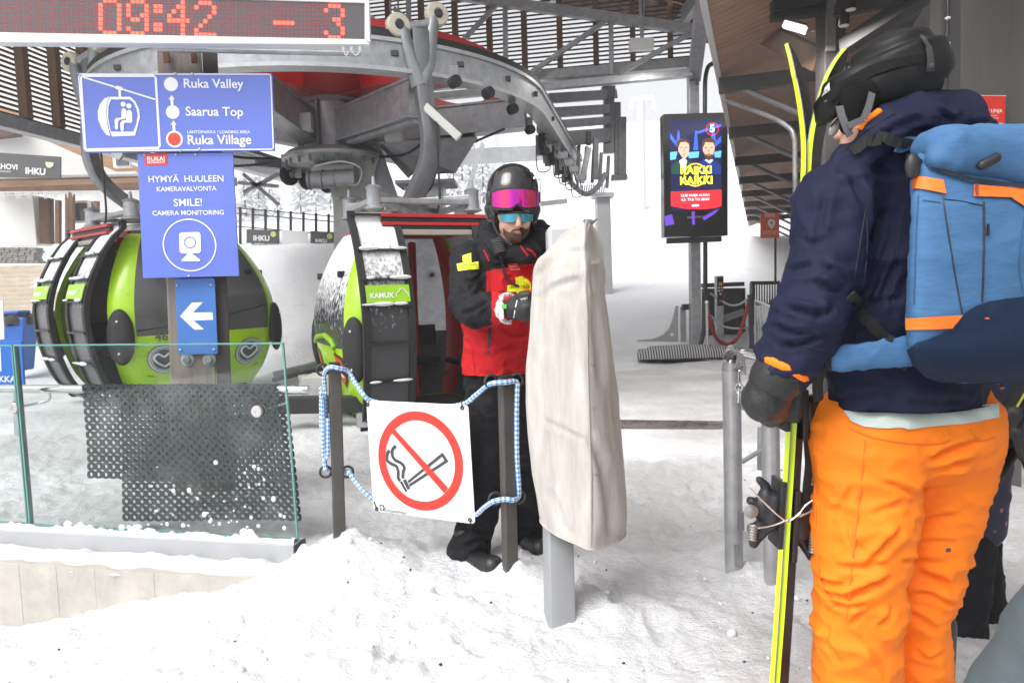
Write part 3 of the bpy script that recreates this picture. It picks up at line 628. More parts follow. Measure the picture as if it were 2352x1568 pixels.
# tapering box under the right beam, struts
mb = MB(); top = [at(872, 325, 9.3), at(1098, 316, 9.0), at(1090, 312, 10.2), at(880, 320, 10.4)]; bot = [at(958, 402, 9.4), at(1046, 398, 9.2), at(1046, 394, 9.9), at(960, 398, 10)]
mb.loft([top, bot]); mb.build('tapered_housing', GALVD, fr, bevel=.008)
MB().bar(at(848, 318, 9.8), at(905, 480, 9.8), .22, .05, Vector((0, 1, 0))).build('strut', GALVD, fr, bevel=.004)
MB().bar(at(882, 330, 9.7), at(945, 400, 9.4), .14, .05, Vector((0, 1, 0))).build('strut', GALVD, fr, bevel=.004)
# the smaller things that crowd round the hub
MB().cyl(BC+Vector((-.25, -.5, 2.80)), BC+Vector((.40, -.55, 2.80)), .12, 20).build('motor', M('motor_grey', (.30, .31, .33), .4, .3, var=.2), fr, smooth=40)
for dx in (-.22, -.05, .12, .30): MB().torus(BC+Vector((dx, -.52, 2.80)), Vector((1, 0, 0)), .122, .012, 22, 6).build('cooling_rib', GALVD, fr, smooth=60)
for k, (p, q_) in enumerate(((( -.7, -.5, 3.1), (-1.5, -1.6, 3.25)), ((.7, -.4, 3.1), (1.6, -1.5, 3.2)), ((.8, -.2, 3.15), (2.4, -.5, 3.4)), ((-.8, -.2, 3.1), (-2.2, -.2, 3.3)))):
    P_ = [BC+Vector(p), (BC+Vector(p)).lerp(BC+Vector(q_), .5)-Vector((0, 0, .12)), BC+Vector(q_)]; MB().tube(bez(P_, 8), .018, 8).build('cable', BLACKP, fr, smooth=60)
MB().bar(hubz+Vector((.35, -.62, -.26)), at(958, 268, 7.95)-Vector((0, 0, .05)), .10, .05).build('cable_tray', GALV, fr, bevel=.004)
MB().box(at(905, 300, 8.8), (.22, .16, .28)).build('junction_box', M('box_grey', (.42, .43, .44), .45), fr, bevel=.012)
MB().box(at(700, 282, 9.2), (.2, .16, .22)).build('junction_box', M('box_grey', (.42, .43, .44)), fr, bevel=.012)
for px, py, Y in ((1120, 176, 7.7), (1176, 214, 8.6), (1216, 262, 9.6), (1250, 312, 10.6), (1044, 150, 7.3)):
    c = at(px, py+26, Y); MB().box(c, (.09, .09, .20)).build('guide_bracket', GALVD, fr, bevel=.006); MB().cyl(c+Vector((-.02, -.06, -.08)), c+Vector((.03, -.14, -.08)), .06, 16).build('guide_wheel', BLACKR, fr, smooth=40)
for px, py, Y in ((1270, 318, 11.2), (1282, 336, 11.6), (1296, 352, 12.2), (1310, 372, 12.6), (1232, 300, 10.6)):
    c = at(px+14, py+10, Y); MB().bar(c, c+Vector((.02, 0, -.42)), .05, .04).build('drop_arm', GALVD, fr); MB().box(c+Vector((.05, 0, -.2)), (.16, .08, .10)).build('switch_box', GALV, fr, bevel=.006); MB().tube(bez([c+Vector((.05, 0, -.25)), c+Vector((.10, 0, -.5)), c+Vector((-.08, 0, -.52)), c+Vector((-.1, 0, -.2))], 5), .009, 6).build('wire', BLACKP, fr, smooth=60)
# concrete pillar
cp = thing('concrete_pillar', at(806, 700, 10), 'tapering weathered concrete pillar under the bullwheel', 'pillar')
mb = MB(); rings = []
for py, x0, x1 in ((358, 742, 872), (392, 750, 862), (470, 764, 852), (560, 766, 850), (700, 766, 850), (790, 764, 852)):
    a = at(x0, py, 9.72); b = at(x1, py, 9.72); rings.append([a, b, b+Vector((0, .55, 0)), a+Vector((0, .55, 0))])
mb.loft(rings); mb.build('shaft', CONC, cp, bevel=.025)
MB().bar(at(778, 456, 9.70), at(828, 454, 9.70), .02, .05).build('nameplate', GALVD, cp)
# drive machine and its box behind the patroller
dm = thing('drive_cabinet', at(985, 560, 9.2), 'grey drive cabinet on a steel stand behind the open gondola', 'machine')
MB().bar(at(978, 428, 9.3), at(978, 480, 9.3), .50, .4, Vector((0, 1, 0))).build('cabinet', GALV, dm, bevel=.01)
MB().box(at(982, 424, 9.2), (.75, .6, .05)).build('top_plate', GALVD, dm, bevel=.006)
MB().bar(at(978, 480, 9.3), at(980, 640, 9.3), .22, .2, Vector((0, 1, 0))).build('stand', GALVD, dm, bevel=.008)
MB().tube(bez([at(1000, 330, 8.6), at(1003, 380, 8.6), at(990, 428, 8.7), at(975, 446, 8.8)], 6), .018, 8).build('hose', BLACKP, dm, smooth=60)
# rubber tyre conveyors
def tyre(par, c, R, axis):
    mb = MB(); mb.lathe(c-axis*.05, axis, [(R*.55, 0), (R*.93, 0), (R, .02), (R, .08), (R*.93, .10), (R*.55, .10)], 28); t = mb.build('tyre', BLACKR, par, smooth=40)
    MB().lathe(c-axis*.055, axis, [(R*.1, 0), (R*.56, .01), (R*.56, .10), (R*.1, .11)], 20).build('rim', M('tyre_rim', (.5, .46, .3), .4, .5), t, smooth=40)
    MB().box(c+Vector((0, 0, R+.02)), (.14, .22, R*1.4)).build('bearing_block', GALVD, t, bevel=.008)
cv = thing('tyre_conveyor', at(700, 396, 10.4), 'dark steel carrier with three small black tyres left of the concrete pillar', 'conveyor', 'tyre conveyors under the rail')
MB().bar(at(588, 372, 10), at(770, 392, 10.7), .10, .12).build('carrier_bar', GALVD, cv, bevel=.004)
for px in (680, 720, 745): MB().box(at(px, 388, 10.25), (.16, .04, .26)).build('plate', GALV, cv, bevel=.004)
for a, b in (((548, 420), (640, 428)), ((560, 442), (640, 400)), ((560, 400), (640, 470))): MB().bar(at(*a, 11), at(*b, 11), .07, .05).build('brace', GALV, cv)
for px, py, Y in ((664, 402, 10.2), (706, 412, 10.4), (752, 420, 10.6)): tyre(cv, at(px, py, Y), .15, Vector((.9, -.44, 0)).normalized())
cr_ = thing('tyre_conveyor', at(1280, 370, 11.4), 'row of black tyres hanging under the right end of the curved rail', 'conveyor', 'tyre conveyors under the rail')
MB().bar(at(1238, 296, 10.4), at(1322, 392, 13.2), .08, .10).build('carrier_bar', GALVD, cr_, bevel=.004)
for px, py, Y, R in ((1248, 330, 10.6, .17), (1268, 356, 11.2, .16), (1290, 378, 11.9, .16), (1306, 396, 12.6, .15)):
    tyre(cr_, at(px, py, Y), R, dP.normalized()); c = at(px-10, py+4, Y); MB().box(c, (.10, .05, .30)).build('hanger_plate', GALVD, cr_, bevel=.006)
# terminal gantry on the right
tg = thing('terminal_gantry', at(1405, 420, 14), 'dark grey gantry of posts and stacked crossbeams at the end of the rail', 'gantry')
for y, x0, h in ((217, 1258, .17), (250, 1262, .17), (276, 1285, .14), (309, 1296, .26)):
    MB().bar(at(x0, y+10, 12.8), at(1412, y, 14), .14, h).build('crossbeam', GALVD, tg, bevel=.008)
for px, y0, y1, w in ((1398, 203, 352, .2), (1418, 236, 400, .12), (1428, 270, 402, .16)):
    MB().bar(at(px, y1, 13.9), at(px, y0, 13.9), w, w, Vector((0, 1, 0))).build('post', GALVD, tg, bevel=.01)
MB().box(at(1397, 213, 13.85), (.26, .2, .22)).build('head_box', GALVD, tg, bevel=.01)
MB().box(at(1422, 408, 13.9), (.3, .2, .1)).build('foot_plate', GALVD, tg, bevel=.01); MB().bar(at(1352, 340, 13), at(1336, 420, 13), .13, .1).build('sensor_arm', GALV, tg, bevel=.01); MB().bar(at(1368, 318, 13.2), at(1368, 412, 13.2), .12, .1).build('sensor_arm', GALVD, tg, bevel=.01); MB().box(at(1352, 318, 13), (.09, .09, .24)).build('sensor', BLACKP, tg, bevel=.01)
for i in range(5): MB().bar(at(1330+i*17, 330+i*7, 13.3+.1*i), at(1326+i*17, 408+i*6, 13.3+.1*i), .07+.02*(i % 2), .06).build('arm_plate', GALVD, tg, bevel=.006)
MB().tube(bez([at(1302, 392, 12.8), at(1312, 420, 12.9), at(1345, 446, 13.2), at(1372, 430, 13.4), at(1390, 400, 13.6)], 6), .05, 10).build('guide_rail', GALV, tg, smooth=50)
for i in range(12): MB().bar(at(1330+i*5, 452-abs(i-6)*.8, 13.2+i*.05), at(1334+i*5, 424, 13.2+i*.05), .02, .02).build('finger', GALV, tg)
# low guide rails and plinth by the gondolas' floor
gr = thing('floor_guide', at(690, 880, 6.6), 'low dark floor guide rail and plinth between the two gondolas', 'guide rail')
MB().bar(at(628, 862, 8.3), at(740, 834, 8.6), .07, .09).build('upper_rail', GALVD, gr, bevel=.01)
MB().bar(at(625, 873, 8.2), at(742, 846, 8.5), .05, .05).build('lower_rail', DARK, gr, bevel=.01)
MB().bar(at(630, 930, 6.6), at(860, 926, 6.8), .14, .16).build('kerb_rail', M('kerb_black', (.03, .03, .033), .5), gr, bevel=.01)
MB().box(at(740, 886, 7.2), (.30, .4, .24)).build('plinth', CONC, gr, bevel=.01)
MB().bar(at(696, 860, 8.0), at(702, 905, 8.0), .1, .06, Vector((0, 1, 0))).build('stand', GALV, gr)
MB().bar(at(836, 948, 6.5), at(838, 974, 6.5)-Vector((0, 0, .02)), .13, .1, Vector((0, 1, 0))).build('stand', GALV, gr)
# ---------------------------------------------------------------- gondola cabins
def gprof(z):                                               # half width factor against height above floor
    P = [(-.06, .66), (.0, .72), (.25, .86), (.55, .95), (.85, .99), (1.1, .985), (1.4, .90), (1.65, .78), (1.8, .68), (1.9, .58)]
    if z <= P[0][0]: return P[0][1]
    for i in range(len(P)-1):
        if z <= P[i+1][0]:
            t = (z-P[i][0])/(P[i+1][0]-P[i][0]); t0 = P[max(i-1, 0)][1]; a, b = P[i][1], P[i+1][1]; t3 = P[min(i+2, len(P)-1)][1]
            return .5*(2*a+(b-t0)*t+(2*t0-5*a+4*b-t3)*t*t+(3*a-t0-3*b+t3)*t**3)
    return P[-1][1]
GHX, GHY, GN = .98, .96, 5.0
def gpt(side, t, z, off=0.0):                               # a point of the cabin's skin; side 0:+x 1:+y 2:-x 3:-y, t across it
    k = (1+abs(t)**GN)**(1/GN); x, y = 1/k, t/k
    for _ in range(side): x, y = -y, x
    f = gprof(z); e = Vector((x*GHX*f, y*GHY*f, z)); n = Vector((x**3 if abs(x) > .3 else 0, y**3 if abs(y) > .3 else 0, 0))
    return e+n.normalized()*off
def gpatch(mb, side, t0, t1, z0, z1, off=0.0, nt=10, nz=14, th=.0):
    vs = [gpt(side, t0+(t1-t0)*i/nt, z0+(z1-z0)*j/nz, off) for j in range(nz+1) for i in range(nt+1)]; w = nt+1
    fs = [(j*w+i, j*w+i+1, (j+1)*w+i+1, (j+1)*w+i) for j in range(nz) for i in range(nt)]
    if th:
        o = len(vs); vs += [gpt(side, t0+(t1-t0)*i/nt, z0+(z1-z0)*j/nz, off-th) for j in range(nz+1) for i in range(nt+1)]
        fs += [tuple(o+k for k in reversed(f)) for f in fs]
        rim = [i for i in range(nt+1)]+[j*w+nt for j in range(1, nz+1)]+[nz*w+i for i in range(nt-1, -1, -1)]+[j*w for j in range(nz-1, 0, -1)]
        fs += [(rim[i], o+rim[i], o+rim[(i+1) % len(rim)], rim[(i+1) % len(rim)]) for i in range(len(rim))]
    mb.add(vs, fs)
def gcurve(side, pts, off): return [gpt(side, t, z, off) for t, z in pts]
def frost(name, base, amount, rough=.25):                   # dark tinted panel with hoar frost that thickens upwards
    mt = M(name, base, rough); t = mt.node_tree; b = t.nodes['Principled BSDF']
    tc = t.nodes.new('ShaderNodeTexCoord'); sx = t.nodes.new('ShaderNodeSeparateXYZ'); t.links.new(tc.outputs['Object'], sx.inputs[0])
    n = t.nodes.new('ShaderNodeTexNoise'); n.inputs['Scale'].default_value = 34; n.inputs['Detail'].default_value = 8; n.inputs['Roughness'].default_value = .6
    mp = t.nodes.new('ShaderNodeMapping'); mp.inputs['Scale'].default_value = (1, 1, .5); t.links.new(tc.outputs['Object'], mp.inputs[0]); t.links.new(mp.outputs[0], n.inputs['Vector'])
    ad = t.nodes.new('ShaderNodeMath'); ad.operation = 'MULTIPLY_ADD'; ad.inputs[1].default_value = .55; t.links.new(sx.outputs['Z'], ad.inputs[0]); t.links.new(n.outputs['Fac'], ad.inputs[2])
    r = t.nodes.new('ShaderNodeMapRange'); r.inputs['From Min'].default_value = amount; r.inputs['From Max'].default_value = amount+.24; t.links.new(ad.outputs[0], r.inputs[0])
    mx = t.nodes.new('ShaderNodeMix'); mx.data_type = 'RGBA'; mx.inputs[6].default_value = tuple(base)+(1,); mx.inputs[7].default_value = (.78, .79, .81, 1)
    t.links.new(r.outputs[0], mx.inputs[0]); t.links.new(mx.outputs[2], b.inputs['Base Color'])
    r2 = t.nodes.new('ShaderNodeMapRange'); r2.inputs['To Min'].default_value = rough; r2.inputs['To Max'].default_value = .8; t.links.new(r.outputs[0], r2.inputs[0]); t.links.new(r2.outputs[0], b.inputs['Roughness'])
    return mt
def tint(name, see, frostiness):                            # see-through window with a film of frost
    mt = M(name, (.05, .05, .055), .15); t = mt.node_tree; b = t.nodes['Principled BSDF']
    b = t.nodes.new('ShaderNodeBsdfTranslucent'); b.inputs[0].default_value = (.72, .73, .76, 1)
    tr_ = t.nodes.new('ShaderNodeBsdfTransparent'); tr_.inputs[0].default_value = (see, see, see*1.02, 1)
    n = t.nodes.new('ShaderNodeTexNoise'); n.inputs['Scale'].default_value = 6; n.inputs['Detail'].default_value = 7; n.inputs['Roughness'].default_value = .6
    tc = t.nodes.new('ShaderNodeTexCoord'); t.links.new(tc.outputs['Object'], n.inputs['Vector'])
    r = t.nodes.new('ShaderNodeMapRange'); r.inputs['From Min'].default_value = .45; r.inputs['From Max'].default_value = .72; r.inputs['To Min'].default_value = .45; r.inputs['To Max'].default_value = frostiness; t.links.new(n.outputs['Fac'], r.inputs[0])
    mx = t.nodes.new('ShaderNodeMixShader'); t.links.new(r.outputs[0], mx.inputs[0]); t.links.new(tr_.outputs[0], mx.inputs[1]); t.links.new(b.outputs[0], mx.inputs[2])
    t.links.new(mx.outputs[0], t.nodes['Material Output'].inputs[0])
    return mt
WIN_DARK = frost('dark_tinted_panel', (.095, .096, .10), 1.62, .18)
WIN_FROST = frost('frosted_tinted_panel', (.05, .052, .058), 1.12, .22)
WIN_SEE = tint('hazy_window', .80, .85)
LADDER = frost('snowy_black_panel', (.05, .051, .056), 1.16, .3)
RED2 = M('red_trim', (.48, .02, .02), .35)
SEATB = M('black_seat', (.016, .016, .018), .6, var=.3)
def disc_on(mb, side, t, z, r, off, n=28, sq=1.0):
    c = gpt(side, t, z, off); d1 = (gpt(side, t+.02, z, off)-gpt(side, t-.02, z, off)).normalized(); d2 = (gpt(side, t, z+.02, off)-gpt(side, t, z-.02, off)).normalized()
    mb.poly([c+d1*(r*math.cos(2*math.pi*i/n))+d2*(r*sq*math.sin(2*math.pi*i/n)) for i in range(n)])
def ring_on(mb, side, t, z, r0, r1, off, n=32):
    c = gpt(side, t, z, off); d1 = (gpt(side, t+.02, z, off)-gpt(side, t-.02, z, off)).normalized(); d2 = (gpt(side, t, z+.02, off)-gpt(side, t, z-.02, off)).normalized()
    vs = []
    for i in range(n): e = d1*math.cos(2*math.pi*i/n)+d2*math.sin(2*math.pi*i/n); vs += [c+e*r0, c+e*r1]
    mb.add(vs, [(2*i, 2*i+1, (2*i+3) % (2*n), (2*i+2) % (2*n)) for i in range(n)])
def text_on(mb, side, body, t0, t1, z, off, bold=.0, vscale=1.0):
    vs, fs, w, h = glyphs(body, bold); L = (gpt(side, t1, z)-gpt(side, t0, z)).length; k = L/w*vscale
    mb.add([gpt(side, t0+(t1-t0)*x/w, z+y*k, off) for x, y in vs], fs)
def leafpatch(mb, t0, t1, z0, z1, off, nt=6, nz=24, th=.04):   # sliding door leaf: straight across, curved only in height
    def P(i, j, o_): z = z0+(z1-z0)*j/nz; return Vector(((t0+(t1-t0)*i/nt)*.93, -GHY*gprof(z)-o_, z))
    w = nt+1; vs = [P(i, j, off) for j in range(nz+1) for i in range(w)]; m_ = len(vs); vs += [P(i, j, off-th) for j in range(nz+1) for i in range(w)]
    fs = [(j*w+i, j*w+i+1, (j+1)*w+i+1, (j+1)*w+i) for j in range(nz) for i in range(nt)]; fs += [tuple(m_+k for k in reversed(f)) for f in fs]
    rim = [i for i in range(w)]+[j*w+nt for j in range(1, nz+1)]+[nz*w+i for i in range(nt-1, -1, -1)]+[j*w for j in range(nz-1, 0, -1)]
    fs += [(rim[i], m_+rim[i], m_+rim[(i+1) % len(rim)], rim[(i+1) % len(rim)]) for i in range(len(rim))]; mb.add(vs, fs)
def gondola(X, Y, z, deg, label, ends, hanger, doorgap, win, sc=1.0):
    root = thing('gondola_cabin', (X, Y, z), label, 'gondola', 'gondola cabins in the station')
    T = place(X, Y, z, deg) @ Matrix.Diagonal((sc, sc, 1.05, 1))
    def nb(): m_ = MB(); m_.X = T; return m_
    D = 3                                                    # the door side
    tj = .80
    # skin: pillars at the corners, lower band, sill over the windows
    m_ = nb()
    for s in range(4):
        gpatch(m_, s, tj, 1, .0, 1.86, 0, 4, 22, .05); gpatch(m_, s, -1, -tj, .0, 1.86, 0, 4, 22, .05)
    m_.build('corner_pillars', LIME, root, smooth=50)
    m_ = nb()
    for s in range(4):
        if s == D: continue
        gpatch(m_, s, -tj, tj, .04, .74, 0, 16, 10, .05)
    m_.build('lower_panels', LIME, root, smooth=50)
    m_ = nb()
    for s in range(4):
        gpatch(m_, s, -tj, tj, 1.82, 1.9, .004, 12, 2, .05)
    m_.build('roof_edge', RED2, root, smooth=50)
    for s in range(4):
        if s == D: continue
        m_ = nb(); gpatch(m_, s, -tj, tj, .74, 1.82, -.004 if s != 0 and s != 2 else .002, 16, 16, .012)
        m_.build('window', win[0] if s in (0, 2) else win[1], root, smooth=50)
    # door: two leaves pushed outward and apart, each a ladder of panels
    for sgn, t0, t1 in doorgap:
        m_ = nb(); m_.mi = 0; leafpatch(m_, t0, t1, -.02, 1.97, .14)
        lf = m_.build('door_leaf', [LADDER], root, smooth=50)
        for zz in (.10, .45, .80, 1.13, 1.36, 1.62, 1.95):
            m_ = nb(); leafpatch(m_, t0-.01, t1+.01, zz-.012, zz+.012, .175, 6, 1, .05); m_.build('rung', BLACKP, lf, smooth=50)
        for zz in (.10, .45, 1.13, 1.36, 1.62):
            m_ = nb(); rn_ = random.Random(int(zz*100)+int(t0*50)); n_ = rn_.randint(2, 4)
            for i in range(n_): u = t0+(t1-t0)*rn_.uniform(.08, .92); y_ = -GHY*gprof(zz)-.185; m_.ell((u*.93, y_, zz+.016), (rn_.uniform(.03, .11), .022, rn_.uniform(.010, .022)), None, 10, 6)
            m_.build('rung_snow', SNOWM, lf, smooth=60)['kind'] = 'stuff'
        m_ = nb()
        for te in (t0, t1): leafpatch(m_, te-.035, te+.035, -.04, 1.98, .16, 2, 24, .05)
        m_.build('door_seal', BLACKR, lf, smooth=50)
        m_ = nb(); leafpatch(m_, t0+.01, t1-.01, 1.16, 1.31, .178, 6, 2, .006); m_.build('badge', M('badge_green', (.30, .58, .02), .4), lf, smooth=50)
        m_ = nb(); lq = lambda t_, z_, o_: Vector((t_*.93, -GHY*gprof(z_)-o_, z_)); vs_, fs_, w_, h_ = glyphs('KAMUX', .03); ta, tb = t0+(t1-t0)*.10, t0+(t1-t0)*.62; kk = (tb-ta)*.93/w_; m_.add([lq(ta+(tb-ta)*x/w_, 1.20+y*kk, .184) for x, y in vs_], fs_); e0 = t0+(t1-t0)*.68; e1 = t0+(t1-t0)*.94
        c = [(e0, 1.205), (e0, 1.235), (e0+(e1-e0)*.2, 1.25), (e0+(e1-e0)*.35, 1.275), (e0+(e1-e0)*.65, 1.275), (e0+(e1-e0)*.85, 1.24), (e1, 1.23), (e1, 1.205)]
        for i in range(len(c)-1):
            a, b = c[i], c[i+1]; m_.tube([lq(a[0], a[1], .182), lq(b[0], b[1], .182)], .0035, 5)
        m_.build('lettering', WHITEP, lf)
    # roof, floor, bumper pads
    m_ = nb(); rings = []
    for z_, f in ((1.9, 1.0), (1.95, .93), (1.985, .80), (2.0, .5), (2.005, .02)):
        rings.append([Vector((p.x*f, p.y*f, z_)) for s in range(4) for p in [gpt(s, -1+2*i/10, 1.9) for i in range(10)]])
    m_.loft(rings); m_.build('roof', M('snowy_roof', (.58, .59, .58), .6, var=.2, vscale=5), root, smooth=50)
    m_ = nb(); f0 = [gpt(s, -1+2*i/10, .03)*.985 for s in range(4) for i in range(10)]
    m_.loft([[Vector((p.x, p.y, -.04)) for p in f0], [Vector((p.x, p.y, .04)) for p in f0]]); m_.build('floor', M('ribbed_floor', (.12, .12, .12), .6, var=.4, vscale=20), root)
    m_ = nb()
    for s in (0, 1, 2): gpatch(m_, s, -.75, .75, -.06, .06, .02, 12, 3, .06)
    m_.build('skirt', BLACKP, root, smooth=50)
    for s in (0, 1, 2, 3):
        m_ = nb(); c = gpt(s, 1.0, .74, .03); d = Vector((c.x, c.y, 0)).normalized(); R = Matrix(((d.x, -d.y, 0), (d.y, d.x, 0), (0, 0, 1)))
        m_.ell(c, (.07, .13, .30), R, 20, 12); b_ = m_.build('bumper_pad', BLACKR, root, smooth=60)
        for dz in (-.17, .17):
            m_ = nb(); m_.ell(c+d*.062+Vector((0, 0, dz)), (.012, .012, .012), None, 10, 6); m_.build('screw', WHITEP, b_, smooth=60)
    for s in (0, 2, 1):
        for t_ in (-.62, .62):
            m_ = nb(); c = gpt(s, t_, 1.42, .02); d = (gpt(s, t_, 1.42, .1)-gpt(s, t_, 1.42, 0)).normalized(); m_.tube([c-d*.03, c+d*.03], .032, 12); m_.build('vent_knob', BLACKP, root, smooth=40)
    # inside: lining, red pillars, benches
    m_ = nb()
    for s in (0, 1, 2): gpatch(m_, s, -.86, .86, .05, .76, -.062, 12, 8)
    m_.build('lining', M('grey_lining', (.085, .085, .10), .6, var=.2), root, smooth=50)
    m_ = nb()
    for s, a_, b_ in ((1, .78, 1), (1, -1, -.78), (0, .78, 1), (2, -1, -.78)): gpatch(m_, s, a_, b_, .05, 1.84, -.064, 3, 18)
    m_.build('inner_lining', RED2, root, smooth=50)
    m_ = nb(); m_.tube([gpt(1, -.30, z_, -.09) for z_ in [i*.16 for i in range(12)]], .05, 10); m_.build('inner_pillar', RED2, root, smooth=60)
    for s in (0, 1, 2):
        c0 = gpt(s, -.6, .45, -.22); c1 = gpt(s, .6, .45, -.22)
        m_ = nb(); m_.bar(c0, c1, .34, .07); m_.build('bench', SEATB, root, bevel=.03)
        c0 = gpt(s, -.6, .72, -.08); c1 = gpt(s, .6, .72, -.08); m_ = nb(); m_.bar(c0, c1, .05, .24); m_.build('bench_back', SEATB, root, bevel=.02)
    for z_, h_, dy, mt_ in ((1.945, .035, .02, RED2), (1.905, .04, .0, BLACKP), (1.868, .03, .03, RED2), (1.835, .03, .01, BLACKP), (1.79, .05, .04, M('beige_track', (.42, .38, .32), .4, .3))):
        m_ = nb(); yy = -GHY*.72-dy; m_.bar((-.52, yy, z_), (.80 if sc == 1 else .52, yy, z_), .10, h_); m_.build('door_track', mt_, root, bevel=.006)
    # roof frame with four rubber mounts
    m_ = nb(); k = .52; zf = 2.10
    for a, b in (((-k, -k), (k, -k)), ((k, -k), (k, k)), ((k, k), (-k, k)), ((-k, k), (-k, -k))): m_.bar((a[0], a[1], zf), (b[0], b[1], zf), .10, .05)
    for a, b in (((-k, -k), (k, k)), ((k, -k), (-k, k))): m_.bar((a[0], a[1], zf+.052), (b[0], b[1], zf+.052), .14, .05)
    rfm = m_.build('roof_frame', GALV, root, bevel=.008)
    for a in (-k, k):
        for b in (-k, k):
            m_ = nb(); m_.lathe((a, b, 2.0), (0, 0, 1), [(.05, 0), (.10, .02), (.10, .03), (.075, .05), (.07, .20), (.085, .22), (.05, .24), (.02, .25), (.015, .32)], 18); m_.build('mount', GALV, rfm, smooth=40)
    # ends painted like a car
    for s, kind in ends:
        if kind == 'front':
            for t_ in (-.52, .52):
                m_ = nb(); disc_on(m_, s, t_, .47, .165, .006); h_ = m_.build('headlight', M('headlight_rim', (.06, .062, .07), .3, coat=.5), root)
                m_ = nb(); ring_on(m_, s, t_, .47, .135, .158, .010); ring_on(m_, s, t_, .47, .118, .128, .010); m_.build('headlight_ring', M('headlight_grey', (.45, .46, .5), .3), h_)
                m_ = nb(); hp = [(0, -.085), (-.05, -.05), (-.095, 0), (-.09, .045), (-.05, .065), (0, .03), (.05, .065), (.09, .045), (.095, 0), (.05, -.05), (0, -.085)]
                hp = bez([Vector((a, b, 0)) for a, b in hp], 4); c = gpt(s, t_, .47, .013); d1 = (gpt(s, t_+.02, .47)-gpt(s, t_-.02, .47)).normalized(); d2 = (gpt(s, t_, .49)-gpt(s, t_, .45)).normalized()
                m_.tube([c+d1*p.x+d2*p.y for p in hp], .012, 6); m_.build('heart_outline', M('heart_white', (.62, .64, .68), .4), h_, smooth=60)
            m_ = nb(); text_on(m_, s, '46', -.60, -.46, .68, .006, .02); m_.build('number', M('number_grey', (.10, .11, .09), .5), root)
            m_ = nb(); m_.tube(gcurve(s, [(-.78, .80), (-.3, .84), (.2, .92), (.75, 1.02)], .014), .008, 6); m_.build('wiper_line', BLACKP, root)
            m_ = nb(); m_.tube(gcurve(s, [(-.75, .30), (-.3, .20), (.3, .20), (.75, .30)], .006), .006, 6); m_.build('bonnet_line', M('dark_lime', (.16, .34, .01), .4), root)
        else:
            for t_ in (-.50, .55):
                m_ = nb(); o = [(-.16, .70), (.13, .66), (.17, .44), (.05, .36), (-.10, .44)]
                vs = gcurve(s, [(t_+a, b) for a, b in o], .007); m_.poly(vs); h_ = m_.build('tail_light', M('taillight_black', (.05, .03, .03), .3), root)
                m_ = nb(); m_.poly(gcurve(s, [(t_+a*.78, .55+(b-.55)*.8) for a, b in o], .010)); m_.build('red_lens', M('taillight_red', (.5, .06, .02), .3), h_)
                m_ = nb(); m_.poly(gcurve(s, [(t_-.08, .52), (t_+.10, .50), (t_+.09, .46), (t_-.05, .48)], .013)); m_.build('white_lens', M('taillight_white', (.7, .6, .55), .3), h_)
            m_ = nb(); m_.poly(gcurve(s, [(-.2, .28), (.45, .25), (.45, .13), (-.2, .16)], .010)); pl = m_.build('number_plate', WHITEP, root)
            m_ = nb(); text_on(m_, s, 'KAM-UX', -.15, .40, .165, .014, .01, 1.2); m_.build('lettering', BLACKP, pl)
            m_ = nb(); m_.tube(gcurve(s, [(-.72, .74), (-.4, .80), (.1, .84), (.4, .80), (.5, .74)], .01), .028, 8); m_.build('spoiler', M('spoiler_green', (.22, .42, .02), .4), root, smooth=60)
    # hanger with its grip
    m_ = MB(); pts, wd = hanger
    P = bez(pts, 8); N = len(P); rings = []
    side = Vector((math.cos(math.radians(deg)), math.sin(math.radians(deg)), 0))
    for i in range(N):
        t = (P[min(i+1, N-1)]-P[max(i-1, 0)]).normalized(); s_ = (side-t*side.dot(t)).normalized(); n_ = t.cross(s_)
        w_ = wd[0]+(wd[1]-wd[0])*i/(N-1); rings.append([P[i]+s_*(a*w_/2)+n_*(b*.055) for a, b in ((-1, -1), (-.8, -1.2), (.8, -1.2), (1, -1), (1, 1), (.8, 1.2), (-.8, 1.2), (-1, 1))])
    m_.loft(rings); hg = m_.build('hanger', M('hanger_steel', (.21, .215, .23), .38, .5, var=.2, vscale=8), root, smooth=50)
    b0 = P[-1]
    m_ = MB(); m_.bar(b0+Vector((0, 0, .1))-side*.3, b0+Vector((0, 0, -.06))+side*.02, .12, .05, side); m_.bar(b0+Vector((0, 0, .1))+side*.3, b0+Vector((0, 0, -.06))-side*.02, .12, .05, side); m_.build('foot', GALV, hg)
    return root, hg
